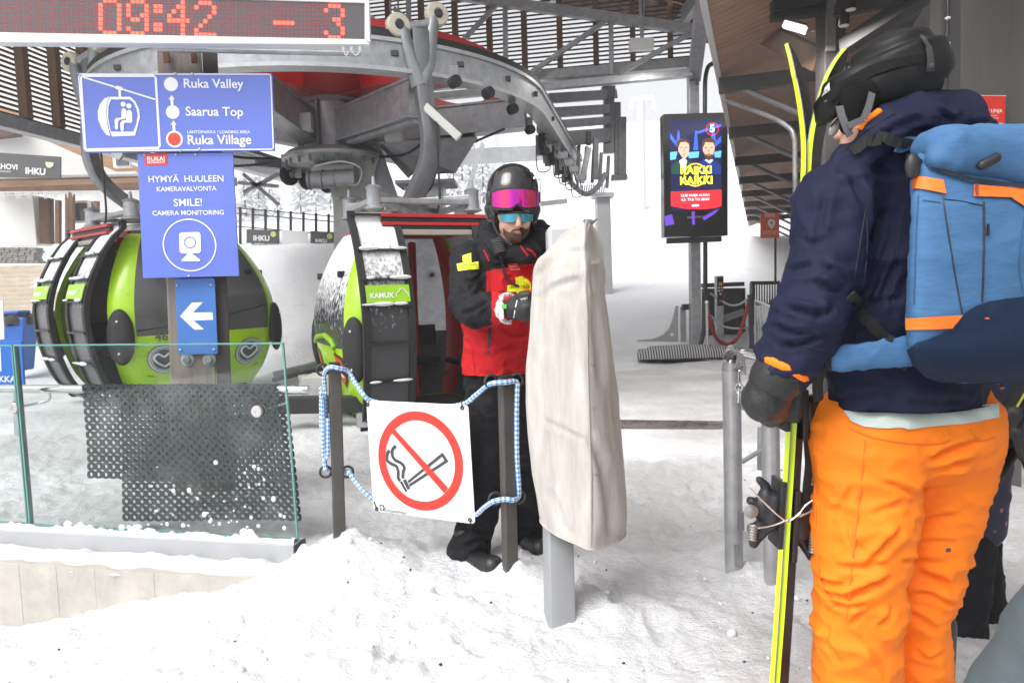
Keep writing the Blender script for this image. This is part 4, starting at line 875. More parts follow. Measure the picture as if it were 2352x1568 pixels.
def grip(hg, c, ax, s=1.0):                                  # fork with two cream rollers
    ax = ax.normalized()
    m_ = MB()
    for k in (-1, 1):
        m_.tube([c+Vector((0, 0, -.55*s)), c+ax*(k*.10*s)+Vector((0, 0, -.3*s)), c+ax*(k*.17*s)+Vector((0, 0, (.12 if k > 0 else -.02)*s)), c+ax*(k*.18*s)+Vector((0, 0, (.2 if k > 0 else .04)*s))], [.10*s, .085*s, .07*s, .05*s], 8)
    g = m_.build('grip_fork', M('grip_steel', (.30, .31, .32), .4, .5, var=.2), hg, smooth=50)
    for k, dz in ((-1, .02), (1, .2)):
        e = c+ax*(k*.22*s)+Vector((0, 0, dz*s)); fo = Vector((ax.y, -ax.x, 0)); fo = fo if fo.y < 0 else -fo
        m_ = MB(); m_.lathe(e-fo*.02, fo, [(.02, -.04), (.11*s, -.04), (.125*s, -.02), (.125*s, .05), (.11*s, .07), (.055*s, .075), (.05*s, .06), (.02, .06)], 28); m_.build('roller', M('cream_nylon', (.62, .57, .45), .45), hg, smooth=40)
        m_ = MB(); m_.lathe(e-fo*.02, fo, [(.01, .06), (.045*s, .065), (.04*s, .085), (.01, .09)], 16); m_.build('roller_hub', DARK, hg, smooth=40)
    m_ = MB(); m_.cyl(c+ax*(-.17*s)+Vector((0, 0, 0)), c+ax*(.16*s)+Vector((0, 0, .10*s)), .05*s, 14); m_.build('grip_spring', GALV, hg, smooth=50)
    m_ = MB(); fo = Vector((.5, -.86, 0)); m_.bar(c+Vector((.05, -.06, -.78)), c+Vector((.40, -.10, -1.12)), .05, .09); m_.build('release_lever', M('pale_alloy', (.5, .5, .47), .4, .5), hg, bevel=.008)
    m_ = MB(); m_.tube(bez([c+Vector((.16, -.1, -.95)), c+Vector((.17, -.1, -1.5)), c+Vector((.16, -.1, -1.8)), c+Vector((.05, -.05, -2.1))], 6), .012, 8); m_.build('cable', BLACKP, hg, smooth=60)
# cabin whose open door we look into
g2, h2 = gondola(-1.07, 7.62, -.01, 26, 'open lime green gondola with snow frosted side and rear car lights, behind the patroller',
    [(2, 'rear')], ([at(962, 70, 7.5), at(968, 150, 7.5), at(976, 230, 7.5), at(988, 310, 7.5), at(984, 370, 7.55), at(962, 430, 7.58), at(938, 480, 7.6)], (.17, .20)),
    [(-1, -.86, -.40), (1, .46, .92)], (WIN_FROST, WIN_SEE))
grip(h2, at(960, 72, 7.5), Vector((.86, .5, 0)))
g1, h1 = gondola(-4.46, 9.05, .10, -40, 'lime green gondola with round heart headlights, partly behind the sign post',
    [(0, 'front')], ([at(205, 140, 8.3), at(205, 230, 8.35), at(205, 330, 8.4), at(218, 390, 8.6), at(252, 435, 8.8), at(310, 478, 9.0), at(350, 500, 9.05)], (.18, .22)),
    [(-1, -.78, -.30), (1, .30, .78)], (WIN_DARK, WIN_SEE), 1.13)
grip(h1, at(195, 142, 8.3), Vector((.86, -.3, 0)), .95)
# ---------------------------------------------------------------- sign post with its boards
BLUE = M('sign_blue', (.13, .19, .64), .22, var=.05, vscale=2, spec=.6)
BLUE2 = M('arrow_sign_blue', (.055, .17, .50), .35, var=.05)
SGW = M('sign_white', (.86, .87, .88), .35)
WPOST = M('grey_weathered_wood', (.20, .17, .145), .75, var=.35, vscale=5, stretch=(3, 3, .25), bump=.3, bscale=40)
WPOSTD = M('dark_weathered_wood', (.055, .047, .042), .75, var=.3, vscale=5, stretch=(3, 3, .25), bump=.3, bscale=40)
sp = thing('sign_post', on_z(455, 1110, 0), 'square grey wooden post that carries the blue signs behind the glass', 'post')
pb, ptp = at(457, 1130, 4.28), at(418, 100, 4.28)
mb = MB(); a = at(402, 1130, 4.2); b = at(507, 1130, 4.2); a2 = at(360, 112, 4.2); b2 = at(462, 112, 4.2); dv = Vector((-.105, .25, 0))
mb.loft([[a, b, b+dv, a+dv], [a2, b2, b2+dv, a2+dv]]); mb.build('shaft', WPOST, sp, bevel=.008)
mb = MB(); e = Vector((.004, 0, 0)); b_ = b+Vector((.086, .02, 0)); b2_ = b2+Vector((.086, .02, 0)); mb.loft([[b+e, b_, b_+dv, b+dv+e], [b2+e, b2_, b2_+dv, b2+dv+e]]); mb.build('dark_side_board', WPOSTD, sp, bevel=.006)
PS = Sheet(at(402, 650, 4.2), at(505, 650, 4.2), at(405, 880, 4.2))
for x in (431, 481):
    mb = MB(); c = PS.S(x, 826, 0); mb.lathe(c, PS.n, [(.040, -.002), (.040, .004), (.032, .006)], 24); k_ = mb.build('washer', GALV, sp, smooth=40)
    mb = MB(); mb.lathe(c, PS.n, [(.024, .005), (.024, .018), (.018, .02)], 6); mb.build('bolt', GALVD, k_)
for x in (382, 445):
    mb = MB(); p0 = at(x-5, 118, 4.18); p1 = at(x+5, 140, 4.17); mb.box((p0+p1)/2, (.03, .012, .08)); mb.build('rust_plate', M('rusty_plate', (.13, .05, .03), .8, var=.3), sp)
# direction board
B1 = Sheet(at(177, 168, 4.06), at(624, 168, 4.12), at(190, 350, 4.06))
ds = thing('direction_sign', B1.S(405, 348, -.02), 'wide blue board with a gondola pictogram and three station names', 'sign')
mb = MB(); B1.panel(mb, [(177, 168), (624, 168), (631, 346), (191, 351)], .02); mb.build('panel', BLUE, ds, bevel=.004)
mb = MB()
B1.line(mb, [(186, 171), (618, 171), (622, 174), (628, 340), (624, 343), (199, 347), (194, 343), (181, 177), (186, 171)], .006, .002)
B1.line(mb, [(189, 175), (354, 175), (358, 180), (367, 336), (364, 340), (200, 344), (196, 340), (186, 181), (189, 175)], .013, .002)
B1.line(mb, [(192, 178), (357, 229)], .009, .002)
mb.build('border_lines', SGW, ds)
mb = MB()
mb.poly(B1.poly([(268, 197), (282, 201), (281, 209), (266, 205)], .003)); mb.poly(B1.poly([(272, 207), (278, 207), (279, 223), (273, 223)], .003))
mb.poly(B1.poly([(251, 223), (241, 226), (230, 240), (225, 256), (226, 275), (234, 295), (245, 310), (254, 313), (248, 290), (244, 262), (246, 240)], .003))
mb.poly(B1.poly([(252, 223), (300, 223), (298, 229), (256, 229)], .003)); mb.poly(B1.poly([(252, 223), (256, 229), (250, 245), (249, 270), (255, 303), (258, 314), (252, 298), (245, 264), (247, 240)], .003))
mb.poly(B1.poly([(300, 223), (312, 235), (320, 252), (322, 270), (316, 292), (311, 312), (307, 303), (314, 285), (317, 266), (314, 250), (307, 236), (298, 229)], .003))
mb.poly(B1.poly([(255, 303), (307, 303), (311, 312), (258, 314)], .003))
B1.disc(mb, 283.5, 240, .014, .003); B1.disc(mb, 296.5, 244, .0145, .003)
for pl in ([(280, 252), (284, 249), (288, 250), (291, 254), (290, 271), (288, 274), (276, 276), (272, 280), (272, 296), (268, 299), (265, 296), (264, 276), (267, 272), (279, 271)],
           [(292, 256), (297, 253), (301, 254), (304, 259), (305, 279), (302, 283), (287, 283), (285, 287), (285, 299), (281, 303), (278, 299), (277, 283), (281, 278), (290, 276)]): mb.poly(B1.poly(pl, .004))
mb.build('gondola_pictogram', SGW, ds)
mb = MB()
for x, y, r in ((393, 194, .039), (397, 258, .038), (401, 320, .047)): B1.disc(mb, x, y, r, .002)
for x, y0, y1 in ((394.5, 219, 244), (399, 277, 304)):
    B1.line(mb, [(x, y0+5), (x+1.5, y1)], .016, .002); mb.poly(B1.poly([(x, y0), (x+7, y0+10), (x-7, y0+10)], .0025))
mb.build('route_line', SGW, ds)
mb = MB(); B1.disc(mb, 401, 320, .036, .004); mb.build('red_station_dot', M('sign_red', (.66, .06, .045), .35), ds)
mb = MB()
B1.text(mb, 'Ruka Valley', 423, 202, 560, 203, .003, .016); B1.text(mb, 'Saarua Top', 427, 266, 559, 267, .003, .016)
B1.text(mb, 'LÄHTÖPAIKKA / LOADING AREA', 431, 307, 575, 307, .003, .012); B1.text(mb, 'Ruka Village', 432, 332, 578, 331, .003, .016)
mb.build('lettering', SGW, ds)
for x, y in ((403, 170), (442, 171), (415, 346), (459, 343)):
    m_ = MB(); m_.ell(B1.S(x, y, .004), (.008, .008, .008)); m_.build('screw', M('screw_head', (.6, .62, .66), .3, .6), ds, smooth=60)
# camera board
B2 = Sheet(at(315, 352, 4.10), at(535, 350, 4.13), at(328, 638, 4.10))
cs = thing('camera_sign', B2.S(437, 638, -.01), 'tall blue board with camera monitoring text and a round camera pictogram', 'sign')
mb = MB(); B2.panel(mb, [(315, 352), (535, 350), (549, 634), (328, 639)], .012); mb.build('panel', BLUE, cs, bevel=.003)
mb = MB(); mb.poly(B2.poly([(331, 352), (384, 351), (385, 379), (333, 381)], .002)); rl_ = mb.build('red_logo', M('sign_red', (.6, .05, .04)), cs)
mb = MB(); B2.text(mb, 'RUKA!', 339, 370, 379, 369, .003, .01); B2.text(mb, 'SKI.RUKA.FI', 339, 376, 379, 375, .003, .01); mb.build('lettering', SGW, rl_)
mb = MB()
for tx, x0, y0, x1, y1, b in (('HYMYÄ  HUULEEN', 342, 419, 514, 417, .010), ('KAMERAVALVONTA', 361, 440, 498, 438, .010), ('SMILE!', 400, 474, 465, 473, .010), ('CAMERA MONITORING', 351, 495, 515, 493, .010)):
    B2.text(mb, tx, x0, y0, x1, y1, .003, b)
mb.build('lettering', SGW, cs)
mb = MB(); B2.ring(mb, 436, 563, .146, .153, .003); mb.poly(B2.poly([(412, 538), (416, 534), (456, 533), (461, 537), (462, 577), (458, 581), (418, 582), (413, 578)], .003)); mb.poly(B2.poly([(433, 581), (440, 581), (461, 597), (459, 600), (419, 600), (417, 598)], .0034)); mb.build('camera_pictogram', SGW, cs)
mb = MB(); B2.ring(mb, 437, 557, .028, .034, .005); mb.build('lens_ring', BLUE, cs)
for x, y in ((333, 356), (405, 355), (450, 355), (434, 634)):
    m_ = MB(); m_.ell(B2.S(x, y, .003), (.007, .007, .007)); m_.build('screw', M('screw_head', (.6, .6, .6)), cs, smooth=60)
# arrow board
B3 = Sheet(at(402, 640, 4.17), at(494, 640, 4.17), at(409, 814, 4.17))
ar = thing('arrow_sign', B3.S(452, 814, -.01), 'small blue board with a white arrow pointing left on the wooden post', 'sign')
mb = MB(); B3.panel(mb, [(404, 640), (489, 638), (493, 642), (500, 808), (497, 813), (413, 814), (409, 810), (401, 644)], .008); mb.build('panel', BLUE2, ar, bevel=.002)
mb = MB(); mb.poly(B3.poly([(414, 726), (441, 695), (466, 694), (443, 718), (488, 717), (490, 734), (445, 736), (469, 756), (447, 757)], .002)); mb.build('arrow', SGW, ar)
for x, y in ((408, 656), (485, 654), (415, 803), (492, 802)):
    m_ = MB(); m_.ell(B3.S(x, y, .003), (.008, .008, .006)); m_.build('screw', M('screw_head', (.6, .6, .6)), ar, smooth=60)
# ---------------------------------------------------------------- LED clock
LD = Sheet(at(-60, -4, 3.74), at(851, 2, 4.02), at(-60, 100, 3.74))
led = thing('led_display', LD.S(400, 105, -.05), 'long led display showing time and temperature in red dots above the blue signs', 'display')
mb = MB(); LD.panel(mb, [(-70, -14), (848, 3), (851, 103), (-70, 92)], .10, -.004); mb.build('housing', M('display_white', (.62, .63, .65), .4), led, bevel=.004)
mb = MB(); LD.panel(mb, [(-70, 75), (838, 92), (850, 104), (-70, 98)], .02, .012); LD.panel(mb, [(838, 9), (848, 5), (850, 101), (838, 92)], .02, .013); LD.panel(mb, [(-70, -17), (838, 9), (848, 4), (848, 1), (-70, -24)], .02, .012); mb.build('bezel', M('display_bezel', (.74, .75, .76), .35), led, bevel=.002)
mb = MB(); LD.panel(mb, [(-70, -16), (838, 9), (838, 92), (-70, 76)], .003, .001); mb.build('screen', M('display_glass', (.055, .042, .048), .12, spec=.9, coat=.6), led)
def ledpos(c, r):                                           # column, row -> picture position
    t = c/56.0; x = 231.5+(223.0+0*c)*0+c*10.68-.0029*c*c*4.0*.9
    ytop = 2.2+ (x-240)*.0238; ybot = 76.5+(x-240)*.0195
    return x, ytop+(ybot-ytop)*r/7
G = {'0': ['.###.', '#...#', '#...#', '#...#', '#...#', '#...#', '#...#', '.###.'], '9': ['.###.', '#...#', '#...#', '#..##', '.##.#', '....#', '#...#', '.###.'],
     ':': ['.....', '.##..', '.##..', '.....', '.....', '.##..', '.##..', '.....'], '4': ['...#.', '..##.', '.#.#.', '#..#.', '#####', '...#.', '...#.', '...#.'],
     '2': ['.###.', '#...#', '....#', '...#.', '..#..', '.#...', '#....', '#####'], '-': ['.....', '.....', '.....', '.....', '#####', '.....', '.....', '.....'], '3': ['.###.', '#...#', '....#', '..##.', '...#.', '....#', '#...#', '.###.']}
lit = set()
for ch, c0 in (('0', 0), ('9', 6), (':', 11), ('4', 15), ('2', 21), ('-', 39), ('3', 51)):
    for r in range(8):
        for c in range(5):
            if G[ch][r][c] == '#': lit.add((c0+c, r))
digits = {c0: MB() for c0 in (0, 6, 11, 15, 21, 39, 51)}; off_ = MB()
for c in range(-22, 56):
    for r in range(8):
        x, y = ledpos(c, r); ce = LD.S(x, y, .0022); mb = digits[max(k for k in digits if k <= c)] if (c, r) in lit else off_
        for dx in (-1, 1):
            for dy in (-1, 1):
                q = ce+LD.u*(dx*.0042)+LD.v*(dy*.0042); s_ = .0056 if mb is not off_ else .0028; n = 6
                mb.poly([q+LD.u*(s_*math.cos(2*math.pi*i/n))+LD.v*(s_*math.sin(2*math.pi*i/n)) for i in range(n)])
for on in digits.values(): on.build('lit_figure', M('led_on', (.8, .05, .02), .4, emit=(1, .022, .012, 7.0)), led)
off_.build('unlit_dots', M('led_off', (.33, .025, .03), .4, emit=(1, .05, .04, .10)), led)
for x in (788, 807, 826): MB().cyl(LD.S(x, 104, -.02), LD.S(x, 114, -.02), .009, 10).build('cable_gland', SGW, led, smooth=40)
for x0, x1 in ((788, 800), (807, 826)):
    mb = MB(); mb.tube(bez([LD.S(x0, 114, -.02), LD.S((x0+x1)/2, 125, -.02), LD.S(x1, 116, -.02)], 6), .003, 6); mb.build('cable', SGW, led, smooth=60)
tag(MB().cyl(at(360, 113, 4.1), at(830, 124, 4.35), .016, 12).build('mounting_tube', GALV, smooth=50), 'thin galvanised tube under the led display', 'tube')
# ---------------------------------------------------------------- advertising screen
AD = Sheet(at(1523, 262, 11.6), at(1672, 258, 11.6), at(1527, 545, 11.6))
ad = thing('advertising_screen', AD.S(1600, 545, -.1), 'black upright advertising screen with two presenters on the steel column', 'screen')
mb = MB(); AD.panel(mb, [(1523, 262), (1672, 258), (1672, 541), (1526, 545)], .25); mb.build('housing', M('screen_black', (.012, .012, .014), .3, coat=.4), ad, bevel=.012)
mb = MB(); AD.panel(mb, [(1535, 546), (1660, 542), (1660, 554), (1535, 559)], .12, -.05); mb.build('lower_bracket', DARK, ad, bevel=.005)
def em(name, col, s=1.0): return M(name, col, .4, emit=(col[0], col[1], col[2], s))
mb = MB(); mb.poly(AD.poly([(1539, 276), (1657, 273), (1657, 480), (1541, 484)], .002)); pic = mb.build('picture', em('poster_navy', (.008, .010, .045), 1), ad)
def pp(name, polys, mat, off, disc=()):
    for p in polys: MB().poly(AD.poly(p, off)).build(name[:-1] if name.endswith('s') and name != 'hairs' else name, mat, pic)
pp('light_beams', [[(1539, 305), (1556, 330), (1556, 340), (1539, 318)], [(1600, 303), (1656, 285), (1656, 291), (1602, 308)], [(1557, 300), (1560, 300), (1564, 336), (1552, 336)], [(1597, 300), (1600, 300), (1604, 345), (1592, 345)], [(1636, 296), (1640, 296), (1646, 330), (1631, 330)], [(1656, 312), (1640, 330), (1640, 340), (1656, 326)]], em('poster_blue', (.03, .09, .55), 1.1), .004)
pp('blue_stands', [[(1539, 350), (1556, 348), (1552, 366), (1539, 368)], [(1580, 350), (1606, 348), (1604, 362), (1582, 364)], [(1640, 350), (1657, 346), (1655, 362), (1642, 362)]], em('poster_cyan', (.10, .38, .75), 1), .0045)
pp('dark_suit', [[(1542, 400), (1542, 382), (1552, 372), (1566, 364), (1580, 368), (1592, 376), (1595, 400)]], em('poster_suit_green', (.012, .05, .04), 1), .006)
pp('blue_suit', [[(1602, 400), (1603, 378), (1614, 368), (1628, 364), (1644, 369), (1655, 380), (1656, 400)]], em('poster_suit_blue', (.012, .03, .16), 1), .006)
pp('shirt', [[(1560, 370), (1570, 362), (1578, 370), (1572, 392), (1566, 392)], [(1618, 368), (1628, 364), (1638, 368), (1630, 376)]], em('poster_shirt', (.7, .75, .8), .9), .007)
pp('face', [[(1557, 330), (1562, 323), (1574, 323), (1582, 329), (1583, 342), (1580, 358), (1573, 366), (1565, 360), (1558, 348)], [(1614, 330), (1620, 322), (1634, 322), (1641, 330), (1641, 346), (1637, 362), (1628, 369), (1619, 362), (1614, 346)]], em('poster_skin', (.62, .36, .26), .9), .008)
pp('hair', [[(1553, 341), (1554, 326), (1562, 318), (1576, 318), (1584, 326), (1583, 332), (1574, 326), (1562, 328), (1558, 340)], [(1612, 340), (1612, 326), (1620, 318), (1636, 317), (1643, 326), (1642, 338), (1638, 328), (1620, 327), (1615, 338)], [(1615, 348), (1620, 356), (1628, 353), (1637, 356), (1641, 346), (1638, 362), (1628, 370), (1619, 363)]], em('poster_hair', (.07, .035, .02), .9), .009)
for x_, y_, w_ in ((1564, 339, 4), (1576, 339, 4), (1621, 340, 4.5), (1634, 339, 4.5)): MB().poly(AD.poly([(x_-w_/2, y_-.8), (x_+w_/2, y_-1.2), (x_+w_/2, y_+1), (x_-w_/2, y_+1.2)], .010)).build('eye', em('poster_eye', (.05, .03, .03), .8), pic)
for x_, y_, w_, h_ in ((1571, 355, 6, 3), (1628, 357, 10, 3)): MB().poly(AD.poly([(x_-w_/2, y_-h_/2), (x_+w_/2, y_-h_/2), (x_+w_/4, y_+h_/2), (x_-w_/4, y_+h_/2)], .0105)).build('mouth', em('poster_mouth', (.5, .12, .10), .9), pic)
for x_, y_ in ((1571, 344), (1628, 345)): MB().poly(AD.poly([(x_-1, y_-4), (x_+1, y_-4), (x_+2.4, y_+4), (x_-2.2, y_+4)], .0103)).build('nose', em('poster_nose', (.42, .22, .16), .9), pic)
pp('ring', [], em('poster_gold', (.9, .55, .05), 1), .010)if 0 else None
mb = MB(); AD.ring(mb, 1597, 402, .17, .19, .0095); mb.build('gold_ring', em('poster_gold', (.9, .6, .05), 1), pic)
mb = MB(); AD.text(mb, 'KAIKKI', 1563, 400, 1634, 398, .011, .03); AD.text(mb, 'KAIKKI', 1562, 424, 1636, 422, .011, .03); AD.text(mb, 'VS', 1594, 406, 1604, 406, .012, .02); mb.build('lettering', em('poster_yellow', (.95, .85, .03), 1.3), pic)
mb = MB(); AD.text(mb, '5', 1630, 304, 1641, 303.5, .011, .03); mb.build('number', em('poster_pale', (.75, .95, .9), 1), pic)
mb = MB(); AD.ring(mb, 1636, 297, .093, .103, .010); mb.build('red_ring', em('poster_red', (.8, .02, .03), 1), pic)
pp('red_banner', [[(1541, 441), (1657, 436), (1657, 473), (1640, 478), (1610, 481), (1570, 479), (1541, 473)]], em('poster_red', (.8, .03, .03)), .006)
mb = MB(); AD.text(mb, 'UUSI SARJA ALKAA', 1564, 452, 1630, 450, .008, .015); AD.text(mb, '4.3. TI & TO 20.00', 1564, 462, 1629, 460, .008, .015); AD.text(mb, 'max', 1589, 475, 1606, 474, .008, .03); mb.build('lettering', em('poster_white', (.85, .8, .85), 1), pic)
mb = MB(); AD.text(mb, 'MEDIATEKO', 1579, 502, 1616, 500, .003, .02); mb.build('maker_name', M('grey_letters', (.35, .35, .37), .4), ad)
mb = MB()
for p in ([(1526, 497), (1543, 492), (1549, 515), (1528, 519)], [(1588, 486), (1596, 486), (1596, 516), (1590, 516)], [(1612, 500), (1640, 484), (1652, 480), (1640, 492), (1618, 506)]): mb.poly(AD.poly(p, .003))
mb.build('violet_glow', em('poster_violet', (.12, .05, .45), .8), ad)
# ---------------------------------------------------------------- things on the far right of the platform
og = thing('info_sign', at(1772, 545, 12.6), 'orange sign with a white map pin on a thin leg beside the drainpipe', 'sign')
OG = Sheet(at(1747, 490, 12.6), at(1790, 488, 12.6), at(1747, 547, 12.6))
mb = MB(); OG.panel(mb, [(1747, 490), (1790, 488), (1790, 546), (1747, 547)], .02); mb.build('panel', M('orange_sign', (.75, .15, .07), .45), og)
mb = MB(); OG.ring(mb, 1772, 512, .022, .07, .004, 24); mb.poly(OG.poly([(1764, 517), (1780, 517), (1772, 527)], .0045)); OG.text(mb, 'PISTE', 1757, 499, 1780, 498, .004, .02); OG.text(mb, 'KOKOONTUMIS', 1753, 533, 1786, 533, .004, .01); OG.text(mb, 'MEETING POINT', 1753, 538, 1786, 538, .004, .01); mb.build('lettering', WHITEP, og)
MB().cyl(at(1781, 545, 12.65), at(1781, 650, 12.65), .02, 10).build('leg', DARK, og)
# control pillar
kp = thing('control_pillar', on_z(1660, 795, .05), 'slim steel control pillar with a black panel of buttons', 'control panel')
KY = 12.2
KS = Sheet(at(1646, 634, KY), at(1662, 634, KY), at(1647, 790, KY))
mb = MB(); KS.panel(mb, [(1646, 634), (1662, 633), (1663, 790), (1647, 791)], .14); KS_ = mb.build('pillar', GALV, kp, bevel=.008)
mb = MB(); KS.panel(mb, [(1647, 637), (1661, 636), (1661, 702), (1647, 703)], .01, .012); kb = mb.build('button_panel', BLACKP, kp, bevel=.004)
for x, y, r, c in ((1654, 652, .034, (.6, .3, .04)), (1651, 661, .014, (.7, .7, .7)), (1657, 661, .014, (.7, .7, .7)), (1651, 668, .014, (.7, .7, .7)), (1657, 667, .016, (.6, .4, .05)), (1654, 675, .018, (.6, .6, .55)), (1654, 690, .02, (.55, .03, .03))):
    m_ = MB(); m_.lathe(KS.S(x, y, .012), KS.n, [(r, 0), (r, .015), (r*.7, .02)], 16); m_.build('button', M('button_%d' % (c[0]*100+c[1]*10), c, .4), kb, smooth=40)
# black slatted hut front and far fence
hb = thing('slatted_bin_hut', on_z(1690, 790, .1), 'low black hut of vertical slats behind the control pillar', 'hut')
mb = MB()
for i in range(26):
    x = 1616+i*3.55; mb.bar(at(x, 780, 13.4), at(x, 662, 13.4), .022, .03, Vector((0, 1, 0)))
mb.build('slats', M('black_slats', (.05, .047, .045), .7, var=.2), hb)
MB().box(at(1661, 718, 13.7), (.74, .4, .95)).build('body', M('hut_dark', (.03, .03, .03), .8), hb)
MB().bar(at(1612, 656, 13.4), at(1708, 652, 13.4), .1, .08).build('top_rail', M('black_slats', (.05, .05, .05)), hb)
MB().bar(at(1640, 740, 12.9), at(1708, 716, 13.1), .05, .12).build('sloping_rail', GALV, hb, bevel=.01)
ff = thing('slope_fence', on_z(1750, 760, .2), 'dark railing with upright bars at the edge of the slope, behind the barrier', 'fence')
mb = MB()
for i in range(9): mb.bar(at(1738+i*6, 700, 14), at(1738+i*6, 652, 14), .02, .02)
mb.build('bars', DARK, ff); mb = MB(); mb.bar(at(1724, 650, 14), at(1790, 649, 14), .07, .07); mb.bar(at(1724, 699, 14), at(1790, 698, 14), .05, .05); mb.build('rails', DARK, ff); MB().bar(at(1728, 800, 14), at(1728, 650, 14), .16, .06).build('end_post', DARK, ff)
# stanchion, dark post and ropes
STY = 11.4
st = thing('stanchion', on_z(1625, 824, gh(3.2, 11.3)), 'polished stanchion on a round foot holding the red rope', 'stanchion')
MB().lathe(on_z(1625, 824, gh(3.2, 11.3)), (0, 0, 1), [(.20, 0), (.20, .012), (.05, .03), (.026, .04), (.026, .90), (.036, .91), (.036, .95), (.028, .96)], 24).build('post', CHROME, st, smooth=40)
dp = tag(MB().bar(on_z(1727, 800, .1), at(1722, 676, 12.0), .07, .07, Vector((0, 1, 0))).build('rope_post', M('dark_post_paint', (.05, .05, .055), .5), bevel=.01), 'dark square post at the right end of the red rope', 'post')
tag(MB().tube(bez([at(1630, 724, 11.4), at(1636, 756, 11.5), at(1650, 782, 11.6), at(1674, 790, 11.7), at(1694, 775, 11.85), at(1708, 738, 11.95), at(1720, 690, 12.0)], 8), .032, 10).build('red_rope', M('red_braid', (.30, .03, .035), .8, var=.3, vscale=40, bump=.4, bscale=60), smooth=60), 'dark red barrier rope sagging between the stanchion and the dark post', 'rope')
PALEB = M('pale_blue_rope', (.42, .52, .62), .7, var=.2, vscale=60)
for pts, lb in (([(1632, 674, 12.1), (1644, 682, 12.2), (1662, 694, 12.2), (1680, 701, 12.2), (1700, 698, 12.1), (1722, 682, 12)], 'pale blue rope sagging from the control pillar to the dark post, upper one'), ([(1632, 724, 12.1), (1648, 738, 12.2), (1664, 750, 12.2), (1690, 754, 12.1), (1724, 752, 12)], 'pale blue rope from the control pillar to the dark post, lower one')):
    tag(MB().tube(bez([at(*p) for p in pts], 6), .018, 8).build('pale_rope', PALEB, smooth=60), lb, 'rope', 'pale blue ropes by the control pillar')
# crowd barrier seen end on
cbr = thing('crowd_barrier', on_z(1745, 845, 0), 'galvanised crowd barrier seen nearly end on beside the navy jacket', 'barrier')
def cb(px, py, Y): return at(px, py, Y)
mb = MB()
for i in range(9):
    Y = 11.2-i*.62; x = 1736+i*4.6*1.3; mb.cyl(cb(x, 694+i*2.6, Y), cb(x, 798+i*10, Y), .009, 6)
mb.build('bars', GALV, cbr)
mb = MB(); mb.tube([cb(1735, 800, 11.3), cb(1735, 690, 11.3), cb(1790, 714, 6.2), cb(1790, 880, 6.2)], .02, 8); mb.build('frame', GALV, cbr)
# folded rubber mat, plate stand
fm_ = thing('folded_mat', on_z(1560, 822, .05), 'grey ribbed doormat folded over itself on the snow under the screen', 'mat')
mb = MB(); rings = []
for i in range(29):
    t = i/28; px = 1464+242*t; top = 803-4*math.sin(t*math.pi)+(-5 if .1 < t < .7 else 0)-4*t; bot = 826-6*t
    a = at(px, bot, 11.0+.4*t); b = at(px, top, 11.15+.4*t); c = at(px+2, top-1.5, 11.9+.4*t); d = at(px+2, bot-4, 11.95+.4*t); rings.append([a, a*.35+b*.65+Vector((0, -.03, 0)), b, c, d])
mb.loft(rings)
def stripes(name, a, b, scale):
    mt = M(name, a, .85); t = mt.node_tree; tc = t.nodes.new('ShaderNodeTexCoord'); w = t.nodes.new('ShaderNodeTexWave'); w.inputs['Scale'].default_value = scale; w.inputs['Distortion'].default_value = .6
    t.links.new(tc.outputs['Object'], w.inputs[0]); r = t.nodes.new('ShaderNodeValToRGB'); r.color_ramp.elements[0].color = tuple(a)+(1,); r.color_ramp.elements[1].color = tuple(b)+(1,); r.color_ramp.elements[0].position = .35; r.color_ramp.elements[1].position = .6
    t.links.new(w.outputs['Fac'], r.inputs[0]); t.links.new(r.outputs[0], t.nodes['Principled BSDF'].inputs[0]); return mt
mb.build('ribbed_mat', stripes('ribbed_mat_stripes', (.06, .06, .065), (.42, .42, .44), 7), fm_, smooth=40)
mb = MB(); mb.prism([at(1520, 828, 11.0), at(1700, 822, 11.3), at(1706, 818, 11.8), at(1540, 822, 11.8)], (0, 0, .02)); mb.build('underside', BLACKR, fm_)
ps = thing('plate_stand', on_z(1545, 785, .25), 'galvanised curved plate stand with a small round prohibition sticker', 'stand')
SX = Sheet(at(1465, 700, 12.2), at(1575, 700, 12.2), at(1465, 790, 12.2))
mb = MB(); SX.panel(mb, [(1464, 784), (1464, 781), (1500, 778), (1524, 768), (1538, 752), (1546, 730), (1553, 702), (1558, 702), (1558, 785)], .05); mb.build('curved_plate', M('pale_plate', (.42, .43, .45), .4, .4, var=.15), ps, bevel=.005)
mb = MB(); mb.bar(SX.S(1570, 785, -.02), SX.S(1569, 704, -.02), .09, .06, Vector((0, 1, 0))); mb.build('upright', GALV, ps, bevel=.005)
MB().bar(SX.S(1566, 705, .02), SX.S(1588, 704, .02), .1, .1).build('head', DARK, ps, bevel=.01)
mb = MB(); SX.disc(mb, 1543, 768, .045, .003); st_ = mb.build('sticker', WHITEP, ps); mb = MB(); SX.ring(mb, 1543, 768, .036, .046, .006, 24); mb.build('red_ring', M('sign_red', (.6, .05, .04)), st_)
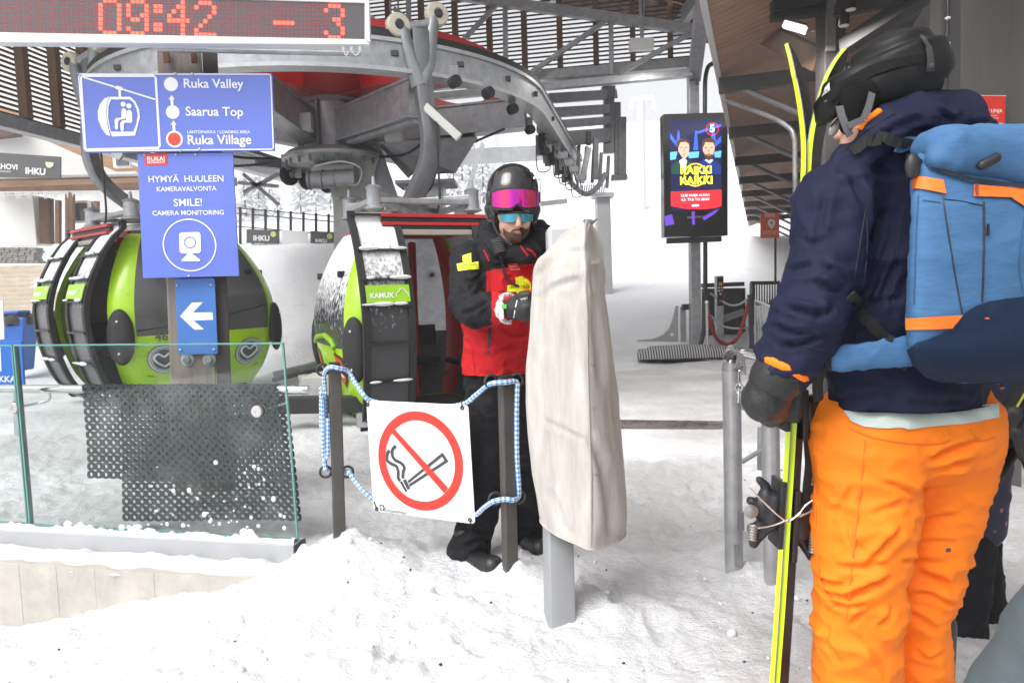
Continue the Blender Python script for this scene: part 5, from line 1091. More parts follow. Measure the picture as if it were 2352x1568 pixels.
# ---------------------------------------------------------------- glass railing on its wall
def W2(px, py, off=0.0):                                     # point of the railing's plane seen at a picture position
    return RS.S(px, py, off)
RS = Sheet(Vector((WB.x, WB.y, 1)), Vector((WA.x, WA.y, 1)), Vector((WB.x, WB.y, 0)))
rdir = RS.u; rn = RS.n                                        # rn towards the camera
def glass_mat():
    mt = M('clear_glass', (.8, .9, .88), .02); t = mt.node_tree; b = t.nodes['Principled BSDF']
    g = t.nodes.new('ShaderNodeBsdfGlossy'); g.inputs['Roughness'].default_value = .03; g.inputs[0].default_value = (.9, .95, .95, 1)
    tr_ = t.nodes.new('ShaderNodeBsdfTransparent'); tr_.inputs[0].default_value = (.90, .955, .94, 1)
    lw = t.nodes.new('ShaderNodeLayerWeight'); lw.inputs[0].default_value = .5
    pw = t.nodes.new('ShaderNodeMath'); pw.operation = 'POWER'; pw.inputs[1].default_value = 4; t.links.new(lw.outputs['Facing'], pw.inputs[0])
    fr_ = t.nodes.new('ShaderNodeMath'); fr_.operation = 'MULTIPLY_ADD'; fr_.inputs[1].default_value = .9; fr_.inputs[2].default_value = .05; t.links.new(pw.outputs[0], fr_.inputs[0])
    mx = t.nodes.new('ShaderNodeMixShader'); t.links.new(fr_.outputs[0], mx.inputs[0]); t.links.new(tr_.outputs[0], mx.inputs[1]); t.links.new(g.outputs[0], mx.inputs[2])
    # a thin film of dried frost
    n = t.nodes.new('ShaderNodeTexNoise'); n.inputs['Scale'].default_value = 3.2; n.inputs['Detail'].default_value = 9; n.inputs['Roughness'].default_value = .7
    tc = t.nodes.new('ShaderNodeTexCoord'); t.links.new(tc.outputs['Object'], n.inputs['Vector'])
    r = t.nodes.new('ShaderNodeMapRange'); r.inputs['From Min'].default_value = .5; r.inputs['From Max'].default_value = .8; r.inputs['To Max'].default_value = .16; t.links.new(n.outputs['Fac'], r.inputs[0])
    b.inputs['Base Color'].default_value = (.8, .82, .82, 1); b.inputs['Roughness'].default_value = .7
    m2 = t.nodes.new('ShaderNodeMixShader'); t.links.new(r.outputs[0], m2.inputs[0]); t.links.new(mx.outputs[0], m2.inputs[1]); t.links.new(b.outputs[0], m2.inputs[2])
    t.links.new(m2.outputs[0], t.nodes['Material Output'].inputs[0]); return mt
GLASS = glass_mat(); GEDGE = M('glass_green_edge', (.12, .30, .26), .15, spec=.6)
gra = thing('glass_railing', W2(340, 1240), 'frameless clear glass railing with steel handrail standing on a concrete wall', 'railing')
def pane(xs, name):
    (x0t, y0t), (x1t, y1t), (x1b, y1b), (x0b, y0b) = xs
    P = [W2(x0t, y0t), W2(x1t, y1t), W2(x1b, y1b), W2(x0b, y0b)]
    g = MB().poly(P).build('glass_pane', GLASS, gra, fix=False)
    mb = MB()
    for i in range(4): mb.bar(P[i], P[(i+1) % 4], .008, .012, rn)
    mb.build('pane_edge', GEDGE, g)
pane([(-140, 797), (28, 793), (64, 1202), (-90, 1192)], 'a'); pane([(33, 793), (650, 788), (684, 1238), (70, 1203)], 'b')
MB().bar(W2(31, 793, -.012), W2(67, 1203, -.012), .010, .03, rn).build('glazing_post', M('steel_dull', (.16, .17, .17), .3, .6), gra)
hr = MB().tube([W2(-160, 899, -.11), W2(300, 901, -.11), W2(684, 903, -.11)], .024, 20).build('handrail', CHROME, gra, smooth=40)
for x, y in ((34, 936), (592, 944)):
    mb = MB(); mb.lathe(W2(x, y, 0), rn, [(.030, -.03), (.030, .012), (.027, .016), (.008, .017), (.006, .012)], 30); c = mb.build('clamp_disc', M('brushed_steel', (.62, .60, .59), .35, .8, var=.1, vscale=40), gra, smooth=35)
    mb = MB(); mb.lathe(W2(x, y, 0), rn, [(.034, -.012), (.034, -.002)], 30); mb.build('rubber_washer', BLACKR, c)
    mb = MB(); mb.tube(bez([W2(x, y, -.03), W2(x+10, y-2, -.11), W2(x+26, y-6, -.13), W2(x+34, y-14, -.13), W2(x+35, y-34, -.115)], 6), .008, 10); mb.build('rail_bracket', CHROME, c, smooth=50)
# steel channel, snow on it, concrete wall
mb = MB(); mb.prism([W2(-150, 1200, .06), W2(688, 1242, .06), W2(690, 1288, .06), W2(-150, 1262, .06)], -rn*.10); mb.build('base_channel', M('pale_aluminium', (.42, .425, .44), .4, .15, var=.06), gra, bevel=.003)
mb = MB(); mb.prism([W2(688.5, 1243, .062), W2(688.5, 1243, -.05), W2(689.5, 1292, -.05), W2(689.5, 1292, .062)], rdir*.006); e_ = mb.build('end_plate', DARK, gra)
MB().cyl(W2(690, 1262, .03)+rdir*.004, W2(690, 1262, .03)+rdir*.012, .008, 12).build('rivet', M('rivet', (.5, .35, .3), .5), e_)
cw = thing('concrete_wall', W2(250, 1420, .1), 'board marked beige concrete wall below the glass railing', 'wall')
CW = M('board_marked_concrete', (.47, .445, .40), .85, var=.22, vscale=5, bump=.25, bscale=45)
mb = MB(); mb.mi = 0
x = WB.x-.6
i = 0
rnd = random.Random(5)
p = WB-rdir*.7; L = (WA-p).length-.03; k = 0
while k < L:
    w = min(.115, L-k); o_ = .265+rnd.uniform(-.0012, .0012); a = p+rdir*k+rn*o_; b = p+rdir*(k+w)+rn*o_
    mb.prism([a-Vector((0, 0, 1.2)), b-Vector((0, 0, 1.2)), b+Vector((0, 0, -.015)), a+Vector((0, 0, -.015))], -rn*.22); k += .115
mb.build('wall_body', CW, cw)
dr = W2(61, 1341, .272)
mb = MB(); mb.lathe(dr, rn, [(.036, -.004), (.036, .006), (.026, .006), (.026, -.002)], 24)
for k in range(7):
    a = 2*math.pi*k/7; mb.bar(dr+(RS.u*math.cos(a)+RS.v*math.sin(a))*.012+rn*.003, dr+(RS.u*math.cos(a)+RS.v*math.sin(a))*.027+rn*.003, .005, .004, rn)
mb.torus(dr+rn*.003, rn, .013, .004, 18, 6); mb.build('drain_grille', M('drain_plastic', (.62, .63, .66), .4), cw, smooth=35)
mb = MB(); mb.lathe(dr, rn, [(.027, -.003), (.027, -.001)], 20); mb.build('drain_hole', M('drain_dark', (.03, .03, .04), .7), cw)
# ledges of snow: on the channel at the foot of the glass, and on the wall's top
def snow_ledge(name, a, b, width, hgt, seed, label, jag=.5):
    N = 260; K = 9; rings = []; d = (b-a)
    for i in range(N+1):
        t = i/N; c = a+d*t; h = hgt*(.55+.7*abs(float(vnoise(t*14+seed, 1, 0)))+jag*max(0, float(fbm(t*38+seed, 2, 0, 3)))); w = width*(.88+.12*float(vnoise(t*30+seed, 5, 0)))
        ring = []
        for j in range(K):
            s_ = j/(K-1); ring.append(c-rn*(width*.5)+rn*(w*s_)+Vector((0, 0, h*(1-abs(2*s_-1)**2.6)*(1+.25*float(vnoise(t*60+seed, s_*4, 3)))-.012*(s_ > .98))))
        rings.append(ring)
    mb = MB(); mb.loft(rings, close=False); ob = mb.build(name, SNOWM, smooth=180, fix=False); tag(ob, label, 'snow', kind='stuff')
snow_ledge('snow_ledge', W2(-140, 1200, .028), W2(684, 1243, .028), .06, .024, 1, 'ragged ledge of snow lying along the foot of the glass panes', .9)
snow_ledge('wall_snow', WB-rdir*.7+rn*.165+Vector((0, 0, -.03)), WA+rn*.165+rdir*.03+Vector((0, 0, -.03)), .235, .042, 9, 'thick strip of snow lying on top of the concrete wall', .5)
mb = MB()                                                    # dabs of snow stuck to the glass
for k in range(46):
    px = 330+rnd.random()**.7*330; py = 1205-rnd.random()**2.2*150; s_ = rnd.uniform(.004, .013); c = W2(px, py+.05*(px-400)*.5, .005)
    mb.ell(c, (s_, s_*.3, s_*rnd.uniform(.6, 1.3)), None, 7, 5)
for k in range(8):
    px = rnd.choice([165, 262, 300, 560]); c = W2(px+rnd.uniform(-22, 22), 1196+px*.045, .006); s_ = rnd.uniform(.012, .026); mb.ell(c, (s_, s_*.3, s_*.9), None, 8, 6)
tag(mb.build('stuck_snow', SNOWM, smooth=60), 'small dabs of snow stuck to the outside of the glass', 'snow', kind='stuff')
# ---------------------------------------------------------------- perforated rubber mats hung over the handrail
def holed(name, pts_fn, nu, nv, thick, mat, parent, dropset=None, small=True):
    # rubber ring mat: square cells, each with a round hole, drawn as real openings
    mb = MB(); n = 12
    for j in range(nv):
        for i in range(nu):
            c = (i+.5, j+.5); R = .25 if (i+j) % 1 == 0 else .2
            O = []; I = []
            for k in range(n):
                a = 2*math.pi*(k+.5)/n; cx, cy = math.cos(a), math.sin(a); q = max(abs(cx), abs(cy))
                sx, sy = cx/q*.5, cy/q*.5
                if min(abs(sx), abs(sy)) > .45: sx, sy = sx*.80, sy*.80
                if abs(abs(sx)-.5) < 1e-6 and abs(abs(sy)-.5) < .14 and False: pass
                O.append((c[0]+sx, c[1]+sy)); I.append((c[0]+cx*R, c[1]+cy*R))
            P = [pts_fn(u, v) for u, v in O]; Q = [pts_fn(u, v) for u, v in I]
            mb.add(P+Q, [(k, (k+1) % n, n+(k+1) % n, n+k) for k in range(n)])
    me = mb.mesh(name); me = apply_mods(me, [('WELD', dict(merge_threshold=.0006)), ('SOLIDIFY', dict(thickness=thick, offset=0))])
    me.materials.clear(); me.polygons.foreach_set('material_index', [0]*len(me.polygons))
    return link(me, name, mat, parent, fix=False)
MATR = M('ring_mat_rubber', (.026, .031, .032), .6, var=.5, vscale=7, dirt=(.012, .015, .016))
rm = thing('rubber_mat', W2(410, 1205, -.1), 'black perforated rubber mat hung over the handrail behind the glass', 'mat')
MP = Sheet(W2(167, 880, -.16), W2(640, 884, -.16), W2(167, 1090, -.16))
NU, NV = 25, 12
def mp_front(u, v):                                          # hangs down in front of the rail
    s_ = u/NU; t = v/NV
    x0 = 166+12*t; x1 = 612+40*t; px = x0+(x1-x0)*s_; py = 886+(1106-886)*t+s_*t*14-3*math.sin(s_*9)*t
    return W2(px, py, -.065-.02*math.sin(s_*7+t*3)*t+.0*s_)
holed('mat_front', mp_front, NU, NV, .008, MATR, rm)
def mp_back(u, v):
    s_ = u/22; t = v/17; px = 232+6*t+(620+30*t-232)*s_; py = 900+(1215-900)*t+s_*t*6
    return W2(px, py, -.155+.02*math.sin(s_*5+1))
holed('mat_back', mp_back, 22, 17, .008, MATR, rm)
mb = MB(); N = 60; K = 10; rings = []
for i in range(N+1):
    px = 168+(612-168)*i/N; rings.append([W2(px, 902, -.11)+Vector((0, 0, .028*math.sin(math.pi*k/K)+.004*float(vnoise(i*.6, k*.8, 1))))+rn*(.042*math.cos(math.pi*k/K)) for k in range(K+1)])
mb.loft(rings, close=False); mb.build('mat_fold', MATR, rm, smooth=180)
# ---------------------------------------------------------------- rope posts, rope and no smoking sign
PDARK = M('anthracite_post', (.085, .083, .082), .42, .25, var=.22, vscale=5, dirt=(.06, .05, .04))
IRON = M('black_iron', (.045, .045, .048), .5, .4, var=.3, vscale=30)
def rope_post(b, t, Y, rot, label, eyes):
    base = at(b[0], b[1], Y)-Vector((0, 0, .4)); top = at(t[0], t[1], Y)
    r = thing('rope_post', base, label, 'post', 'square posts holding the blue and white rope')
    ax = (top-base).normalized(); u = Vector((math.cos(math.radians(rot)), math.sin(math.radians(rot)), 0))
    MB().bar(base, top-ax*.012, .058, .058, u).build('shaft', PDARK, r, bevel=.006)
    MB().bar(top-ax*.012, top, .054, .054, u).build('cap', BLACKP, r, bevel=.006)
    for ex, ey, dy in eyes:
        mb = MB(); c = at(ex, ey, Y+dy); n_ = Vector((.25, -1, .1)); mb.torus(c, n_, .027, .0062, 28, 8); mb.build('ring', IRON, r, smooth=60)
    return r
P1Y, P2Y = 3.42, 3.02
rope_post((777, 1268), (768, 832), P1Y, 20, 'dark square rope post beside the end of the glass railing', [(741, 849, 0), (799, 850, 0), (748, 1083, 0), (798, 1083, 0)])
rope_post((1172, 1352), (1161, 860), P2Y, 24, 'dark square rope post in front of the leg of the patroller', [(1128, 875, 0), (1187, 873, 0), (1137, 1145, 0), (1192, 1141, 0)])
# braided blue and white rope: one tube with a diamond pattern
def braid(name):
    mt = M(name, (.7, .72, .74), .75); t = mt.node_tree; b = t.nodes['Principled BSDF']
    uv = t.nodes.new('ShaderNodeAttribute'); uv.attribute_name = 'braid'; sx = t.nodes.new('ShaderNodeSeparateXYZ'); t.links.new(uv.outputs['Vector'], sx.inputs[0])
    def fr_(a, s1, bb, s2):
        m1 = t.nodes.new('ShaderNodeMath'); m1.operation = 'MULTIPLY'; m1.inputs[1].default_value = s1; t.links.new(a, m1.inputs[0])
        m2 = t.nodes.new('ShaderNodeMath'); m2.operation = 'MULTIPLY_ADD'; m2.inputs[1].default_value = s2; t.links.new(bb, m2.inputs[0]); t.links.new(m1.outputs[0], m2.inputs[2])
        m3 = t.nodes.new('ShaderNodeMath'); m3.operation = 'FRACT'; t.links.new(m2.outputs[0], m3.inputs[0])
        m4 = t.nodes.new('ShaderNodeMath'); m4.operation = 'GREATER_THAN'; m4.inputs[1].default_value = .5; t.links.new(m3.outputs[0], m4.inputs[0]); return m4
    A = fr_(sx.outputs['X'], 24.0, sx.outputs['Y'], 1.5); B = fr_(sx.outputs['X'], 24.0, sx.outputs['Y'], -1.5)
    x_ = t.nodes.new('ShaderNodeMath'); x_.operation = 'SUBTRACT'; t.links.new(A.outputs[0], x_.inputs[0]); t.links.new(B.outputs[0], x_.inputs[1])
    ab = t.nodes.new('ShaderNodeMath'); ab.operation = 'ABSOLUTE'; t.links.new(x_.outputs[0], ab.inputs[0])
    mx = t.nodes.new('ShaderNodeMix'); mx.data_type = 'RGBA'; mx.inputs[6].default_value = (.03, .26, .66, 1); mx.inputs[7].default_value = (.74, .75, .75, 1); t.links.new(ab.outputs[0], mx.inputs[0])
    t.links.new(mx.outputs[2], b.inputs['Base Color'])
    n2 = t.nodes.new('ShaderNodeTexNoise'); n2.inputs['Scale'].default_value = 220; bp = t.nodes.new('ShaderNodeBump'); bp.inputs['Strength'].default_value = .5; bp.inputs['Distance'].default_value = .003
    t.links.new(n2.outputs['Fac'], bp.inputs['Height']); t.links.new(bp.outputs[0], b.inputs['Normal']); return mt
BRAID = braid('blue_white_braid')
def braided(pieces, r, label, name='rope'):
    mb = MB(); A = []; n = 14
    for pts in pieces:
        P = bez(pts, 10) if len(pts) > 2 else [pts[0].lerp(pts[1], i/20) for i in range(21)]
        s_ = 0; rr = [r*(1+.06*math.sin(i*2.1)) for i in range(len(P))]
        mb.tube(P, rr, n)
        for i, p in enumerate(P):
            if i: s_ += (p-P[i-1]).length
            A += [(s_, abs(2*k/n-1)*1.0, 0) for k in range(n)]
    me = mb.mesh(name, 180); a_ = me.attributes.new('braid', 'FLOAT_VECTOR', 'POINT'); a_.data.foreach_set('vector', np.array(A, float).ravel())
    ob = link(me, name, BRAID, fix=False); return tag(ob, label, 'rope')
NS = Sheet(at(842, 920, 3.33), at(1075, 930, 3.10), at(858, 1172, 3.33))
f1, f2 = P1Y-.045, P2Y-.045
braided([[at(857, 1147, 3.37), at(838, 1130, 3.37), at(815, 1104, 3.4), at(800, 1084, P1Y), at(775, 1082, P1Y+.045), at(752, 1080, P1Y), at(746, 1060, P1Y), at(748, 980, P1Y), at(746, 900, P1Y), at(745, 860, P1Y), at(757, 843, f1), at(780, 846, f1-.004), at(799, 852, P1Y), at(815, 878, 3.40), at(835, 906, 3.36), at(852, 920, 3.36),
          at(900, 930, 3.31), at(960, 934, 3.25), at(1020, 934, 3.19), at(1066, 927, 3.13), at(1092, 908, 3.09), at(1116, 888, 3.05), at(1132, 880, f2), at(1160, 878, f2-.004), at(1186, 877, P2Y-.01), at(1188, 900, P2Y-.02), at(1187, 960, P2Y-.02), at(1188, 1050, P2Y-.02), at(1192, 1120, P2Y-.01), at(1190, 1142, P2Y), at(1176, 1148, f2), at(1160, 1146, f2-.004), at(1134, 1151, f2), at(1112, 1165, 3.07), at(1092, 1182, 3.11), at(1060, 1190, 3.15)]], .0112, 'blue and white braided rope strung between the two dark posts and holding the sign')
braided([[at(738, 985, P1Y-.02), at(738, 910, P1Y-.025), at(737, 895, P1Y-.03), at(743, 889, P1Y-.04), at(748, 900, P1Y-.035), at(743, 908, P1Y-.03), at(738, 902, P1Y-.04), at(741, 925, P1Y-.035), at(742, 970, P1Y-.03), at(743, 1040, P1Y-.025), at(748, 1052, P1Y-.025), at(753, 1040, P1Y-.03), at(753, 960, P1Y-.03)]], .0105, 'knotted spare end of rope hanging down beside the left dark post', 'rope_tail')
ns = thing('no_smoking_sign', NS.S(966, 1190, -.01), 'white board with a red no smoking ring hanging on the rope between the dark posts', 'sign')
def rr_(pts, r=10):                                           # round the corners of a picture polygon
    out = []; n = len(pts)
    for i in range(n):
        p = Vector((*pts[i], 0)); a = (Vector((*pts[i-1], 0))-p).normalized(); b = (Vector((*pts[(i+1) % n], 0))-p).normalized()
        A, B = p+a*r, p+b*r
        for k in range(5): t = k/4; q = A*(1-t)**2+p*2*t*(1-t)+B*t*t; out.append((q.x, q.y))
    return out
mb = MB(); NS.panel(mb, rr_([(841, 919), (1075, 930), (1091, 1203), (858, 1172)], 9), .004); mb.build('board', M('white_board', (.80, .80, .80), .3, var=.03, vscale=3), ns)
RD = M('sign_red_bright', (.64, .035, .022), .35)
c0 = NS.S(964, 1058, .003)
mb = MB(); n = 90; vs = []; Ro, Ri, RV = .232, .190, 1.02
for i in range(n):
    a = 2*math.pi*i/n; e = NS.u*math.cos(a)-NS.v*(math.sin(a)*RV); vs += [c0+e*Ri, c0+e*Ro]
mb.add(vs, [(2*i, 2*i+1, (2*i+3) % (2*n), (2*i+2) % (2*n)) for i in range(n)])
mb.poly(NS.poly([(896, 988), (902, 979), (1030, 1119), (1021, 1132)], .0036)); mb.build('red_ring', RD, ns)
CHAR = M('pictogram_grey', (.05, .05, .057), .4)
mb = MB()
NS.line(mb, [(907, 1024), (899, 1032), (889, 1042), (889, 1056), (898, 1064), (910, 1068), (916, 1077), (914, 1090), (918, 1106)], .017, .0032) if 0 else None
def sm(pts): return [(p.x, p.y) for p in bez([Vector((x, y, 0)) for x, y in pts], 6)]
NS.line(mb, sm([(895, 1033), (890, 1043), (890, 1056), (899, 1064), (911, 1070), (915, 1082), (915, 1096), (920, 1104)]), .016, .003)
NS.line(mb, sm([(910, 1023), (902, 1032), (902, 1046), (909, 1056), (921, 1062), (929, 1072), (926, 1086), (926, 1098)]), .016, .003)
mb.build('smoke_lines', CHAR, ns)
mb = MB()
mb.poly(NS.poly([(937, 1103), (1017, 1038), (1031, 1059), (942, 1117), (940, 1111), (1021, 1057), (1016, 1048), (939, 1109)], .0028))
mb.poly(NS.poly([(919, 1106), (924, 1104), (936, 1126), (932, 1130)], .0028)); mb.poly(NS.poly([(926, 1102), (933, 1099), (943, 1121), (937, 1124)], .0028))
mb.build('cigarette', CHAR, ns)
mb = MB(); mb.poly(NS.poly([(872, 1158), (883, 1159), (884, 1172), (873, 1171)], .002)); lg = mb.build('maker_mark', CHAR, ns)
mb = MB(); NS.ring(mb, 878, 1165, .0065, .009, .003, 20); mb.poly(NS.poly([(877, 1160), (879, 1160), (880, 1170), (878, 1170)], .003)); mb.build('mark_shape', M('white_board', (.8, .8, .8)), lg)
mb = MB(); NS.text(mb, 'Doppelmayr', 885, 1173.5, 936, 1181, .002); mb.build('lettering', CHAR, ns)
for x, y, x2, y2 in ((845, 929, 850, 916), (1062, 936, 1061, 921), (866, 1168, 860, 1150), (1080, 1193, 1082, 1206)):
    mb = MB(); mb.torus(NS.S(x, y, .003), NS.n, .0075, .003, 16, 6); mb.tube(bez([NS.S(x, y, .006), NS.S((x+x2)/2+2, (y+y2)/2, .010), NS.S(x2, y2, .004)], 5), .0028, 6); mb.build('cable_tie', BLACKP, ns, smooth=60)
# ---------------------------------------------------------------- ticket gate under its grey cover
gate = thing('ticket_gate', on_z(1285, 1455, 0), 'grey ticket gate pillar with a steel half pipe arm, mostly under its cover', 'ticket gate')
GP = M('gate_grey', (.30, .31, .325), .45, .1, var=.06, vscale=6)
gb = on_z(1286, 1452, gh(.18, 2.7)); gb2 = at(1281, 1150, 2.72)
mb = MB(); d_ = Vector((0, 0, .45)); u_ = Vector((.99, .12, 0)); v_ = Vector((-.12, .99, 0)); ring = []
for a, b in ((-1, -.7), (-.8, -1), (.7, -1), (.92, -.9), (1, -.6), (1, 1), (-1, 1)): ring.append(u_*(a*.053)+v_*(b*.06))
mb.loft([[gb-d_+p for p in ring], [gb2+p for p in ring]]); mb.build('pillar', GP, gate, smooth=50)
rc = at(1283, 555, 3.02); mb = MB(); mb.box(rc+Vector((.02, 0, -.02)), (.14, .22, .16)); mb.build('reader_head', M('reader_grey', (.50, .50, .52), .4), gate, bevel=.016)
mb = MB(); arm = []; A0, A1 = at(1340, 966, 2.95), at(1688, 970, 3.22)
for i in range(25):
    t = i/24; c = A0.lerp(A1, t); f = 1 if t < .9 else 1-.75*(t-.9)/.1; up = Vector((0, 0, 1)); ax = (A1-A0).normalized(); s_ = up.cross(ax).normalized()
    arm.append([c+s_*(-.032*math.cos(math.pi*k/12)*1)+up*(-.034*math.sin(math.pi*k/12)*f) for k in range(13)]+[c+s_*(.029*math.cos(math.pi*k/12))+up*(-.031*math.sin(math.pi*k/12)*f+.002) for k in range(13)])
mb.loft(arm); mb.build('barrier_arm', M('stained_steel', (.5, .47, .45), .28, .85, var=.25, vscale=14), gate, smooth=50)
# fabric cover
CV = M('pale_canvas', (.52, .50, .465), .75, var=.10, vscale=9, stretch=(2.2, 2.2, .35), bump=.3, bscale=22, dirt=(.37, .34, .305))
cov = [  # y, left x, seam x, right x
    (504, 1346, 1352, 1357), (510, 1333, 1350, 1363), (525, 1306, 1348, 1370), (545, 1285, 1347, 1376), (570, 1259, 1346, 1382), (592, 1238, 1346, 1385), (615, 1231, 1346, 1387), (655, 1227, 1347, 1389),
    (705, 1222, 1348, 1394), (784, 1216, 1350, 1403), (860, 1211, 1351, 1411), (926, 1209, 1353, 1420), (1009, 1216, 1355, 1428), (1089, 1224, 1357, 1434), (1134, 1234, 1358, 1437), (1180, 1241, 1357, 1437), (1205, 1246, 1356, 1434)]
hemd = {0: 0}
rings = []; rows = []
for i in range(len(cov)-1):
    for k in range(11):
        t = k/11; rows.append([cov[i][j]+(cov[i+1][j]-cov[i][j])*t for j in range(4)])
rows.append(list(cov[-1]))
rows = np.array(rows); ker = np.array([1, 2, 3, 2, 1])/9
for c in (1, 2, 3):
    pad = np.concatenate([rows[:1, c]]*2+[rows[:, c]]+[rows[-1:, c]]*2); rows[:, c] = np.convolve(pad, ker, 'valid')
nR = len(rows); y0, y1 = rows[0, 0], rows[-1, 0]
for y, xl, xs_, xr in rows:
    wl = max(.02, (xs_-xl)/135.0); hh = (y-y0)/(y1-y0); drop = max(0, hh-.90)/.10
    L_ = at(xl, y+drop*-6, 2.66); Sm = at(xs_, y+drop*56, 2.46); R_ = at(xr, y+drop*18, 2.68)
    zc = L_.z; fl = lambda v, z: Vector((v.x, v.y, z))
    L_, Sm, R_ = L_, Sm, R_
    w2 = min(1, .12+hh*6)
    BR = fl(R_+Vector((-.02, .16*w2, 0)), R_.z); BL = fl(L_+Vector((.05, .20*w2, 0)), L_.z)
    P = [L_, L_.lerp(Sm, .33)+Vector((-.010, -.03, 0))*w2, L_.lerp(Sm, .7)+Vector((-.004, -.02, 0))*w2, Sm, Sm.lerp(R_, .35)+Vector((.012, -.022, 0))*w2, Sm.lerp(R_, .75)+Vector((.012, -.02, 0))*w2, R_, R_.lerp(BR, .5)+Vector((.012, 0, 0))*w2, BR, BR.lerp(BL, .5)+Vector((0, .02, 0)), BL, BL.lerp(L_, .5)+Vector((-.012, 0, 0))*w2]
    out = []; n = len(P)
    for a_i in range(n):
        a, b, c, d = P[a_i-1], P[a_i], P[(a_i+1) % n], P[(a_i+2) % n]
        for k in range(7):
            t = k/7; out.append(.5*((2*b)+(c-a)*t+(2*a-5*b+4*c-d)*t*t+(3*b-a-3*c+d)*t**3))
    rings.append(out)
mb = MB(); mb.loft(rings, caps=False); top = rings[0]; mb.poly(top)
me = mb.mesh('cover_cloth', 180); bm = bmesh.new(); bm.from_mesh(me); bmesh.ops.recalc_face_normals(bm, faces=bm.faces); bm.to_mesh(me); bm.free()
a_, b_ = co_of(me); dsp = .010*fbm(a_[:, 0]*3.5, a_[:, 1]*3.5, a_[:, 2]*1.6, 3)+.006*(folds(a_, 4, (1.6, 1.6, .5), 3)-.6)
f_ = np.clip((a_[:, 2]-1.15)/.25, 0, 1); dsp = dsp+f_*.012*(folds(a_, 7, (1, 1, .8), 9)-.6)
dsp = dsp+crease(a_, b_, [([(1345, 560), (1330, 620), (1345, 690)], 16, .010), ([(1235, 640), (1262, 605), (1300, 580), (1335, 575)], 16, .012), ([(1240, 690), (1275, 660), (1330, 640)], 13, .008), ([(1245, 960), (1290, 985), (1345, 1010)], 9, .007), ([(1350, 1000), (1385, 1075), (1400, 1180), (1402, 1230)], 18, .018), ([(1362, 700), (1378, 800), (1384, 900)], 14, .010), ([(1356, 600), (1372, 680)], 9, .008), ([(1225, 800), (1240, 900), (1250, 1010)], 16, .009), ([(1300, 760), (1318, 840), (1340, 900)], 12, .006), ([(1352, 842), (1372, 838)], 5, .006), ([(1352, 935), (1374, 942)], 5, .006), ([(1354, 1085), (1376, 1092)], 5, .006), ([(1338, 925), (1352, 930)], 5, .005), ([(1338, 1010), (1354, 1016)], 5, .005), ([(1262, 1120), (1285, 1180), (1300, 1225)], 14, .010)])
set_co(me, a_+b_*dsp[:, None])
cover = thing('protective_cover', Vector((gb2.x, gb2.y, .35)), 'tall pale grey canvas cover pulled over the ticket gate', 'cover')
link(me, 'cloth', CV, cover, fix=False)
seam = [Vector(rings[i][21]) for i in range(0, len(rings), 4)]+[Vector(rings[-1][21])]
# seam piping follows the displaced cloth
nper = len(rings[0]); sco = co_of(me)[0]
o_ = ORIG[cover.name]; seam = [Vector(sco[i*nper+21])+o_+Vector((0, -.002, 0)) for i in range(0, len(rings), 3)]
MB().tube(seam, .0042, 6).build('seam', M('canvas_seam', (.36, .335, .30), .8), cover, smooth=60)
hem = [Vector(sco[(len(rings)-1)*nper+k % nper])+o_ for k in range(nper+1)]
MB().tube(hem, .0045, 6, caps=False).build('hem', CV, cover, smooth=60)
# ---------------------------------------------------------------- galvanised pole with bent handle on the right, lock and knotted cord
pl = thing('turnstile_pole', on_z(1686, 1285, gh(1.06, 3.3)), 'round galvanised pole with a bent handle on top, right of the half pipe arm', 'pole')
pb_ = on_z(1688, 1285, gh(1.06, 3.3)); pt_ = at(1680, 848, pb_.y)
mb = MB(); mb.tube([pb_-Vector((0, 0, .4)), pt_], .039, 24); mb.build('tube', GALV, pl, smooth=50)
mb = MB(); mb.tube([pt_-Vector((0, 0, .004)), pt_+Vector((0, 0, .03))], [.0405, .034], 24); mb.build('collar', GALVD, pl, smooth=50)
mb = MB(); mb.tube(bez([at(1676, 846, pb_.y), at(1682, 824, pb_.y), at(1700, 814, pb_.y), at(1725, 818, pb_.y), at(1750, 828, pb_.y), at(1790, 842, pb_.y)], 7), [.026]*2+[.024]*34, 16) if 0 else mb.tube(bez([at(1676, 846, pb_.y), at(1682, 824, pb_.y), at(1700, 814, pb_.y), at(1725, 818, pb_.y), at(1750, 828, pb_.y), at(1790, 842, pb_.y)], 7), .022, 16); mb.build('bent_handle', CHROME, pl, smooth=60)
MB().bar(at(1700, 1172, pb_.y-.03), at(1701, 1215, pb_.y-.03), .022, .04, Vector((0, 1, 0))).build('hinge_plate', GALVD, pl, bevel=.003)
MB().bar(at(1692, 1250, pb_.y-.04), at(1693, 1300, pb_.y-.04), .02, .012, Vector((0, 1, 0))).build('ground_tab', GALVD, pl, bevel=.002)
CORD = M('black_cord', (.02, .02, .022), .8, var=.9, vscale=160, dirt=(.3, .3, .3))
cd = thing('knotted_cord', at(1688, 820, pb_.y-.05), 'black speckled cord knotted round the bent handle of the pole', 'cord')
mb = MB()
for k in range(3): mb.tube(bez([at(1664+k*7, 822+k*3, pb_.y), at(1668+k*7, 808+k*3, pb_.y-.04), at(1680+k*7, 803+k*4, pb_.y-.05), at(1694+k*6, 812+k*5, pb_.y-.05), at(1696+k*5, 830+k*5, pb_.y-.05), at(1688+k*5, 846+k*2, pb_.y-.04)], 6), .009, 8)
mb.tube(bez([at(1684, 804, pb_.y-.05), at(1680, 796, pb_.y-.05), at(1672, 800, pb_.y-.04)], 5), .009, 8); mb.tube(bez([at(1700, 838, pb_.y-.05), at(1710, 842, pb_.y-.055), at(1708, 858, pb_.y-.05)], 5), [.008]*10+[.014], 8); mb.build('cord', CORD, cd, smooth=60)
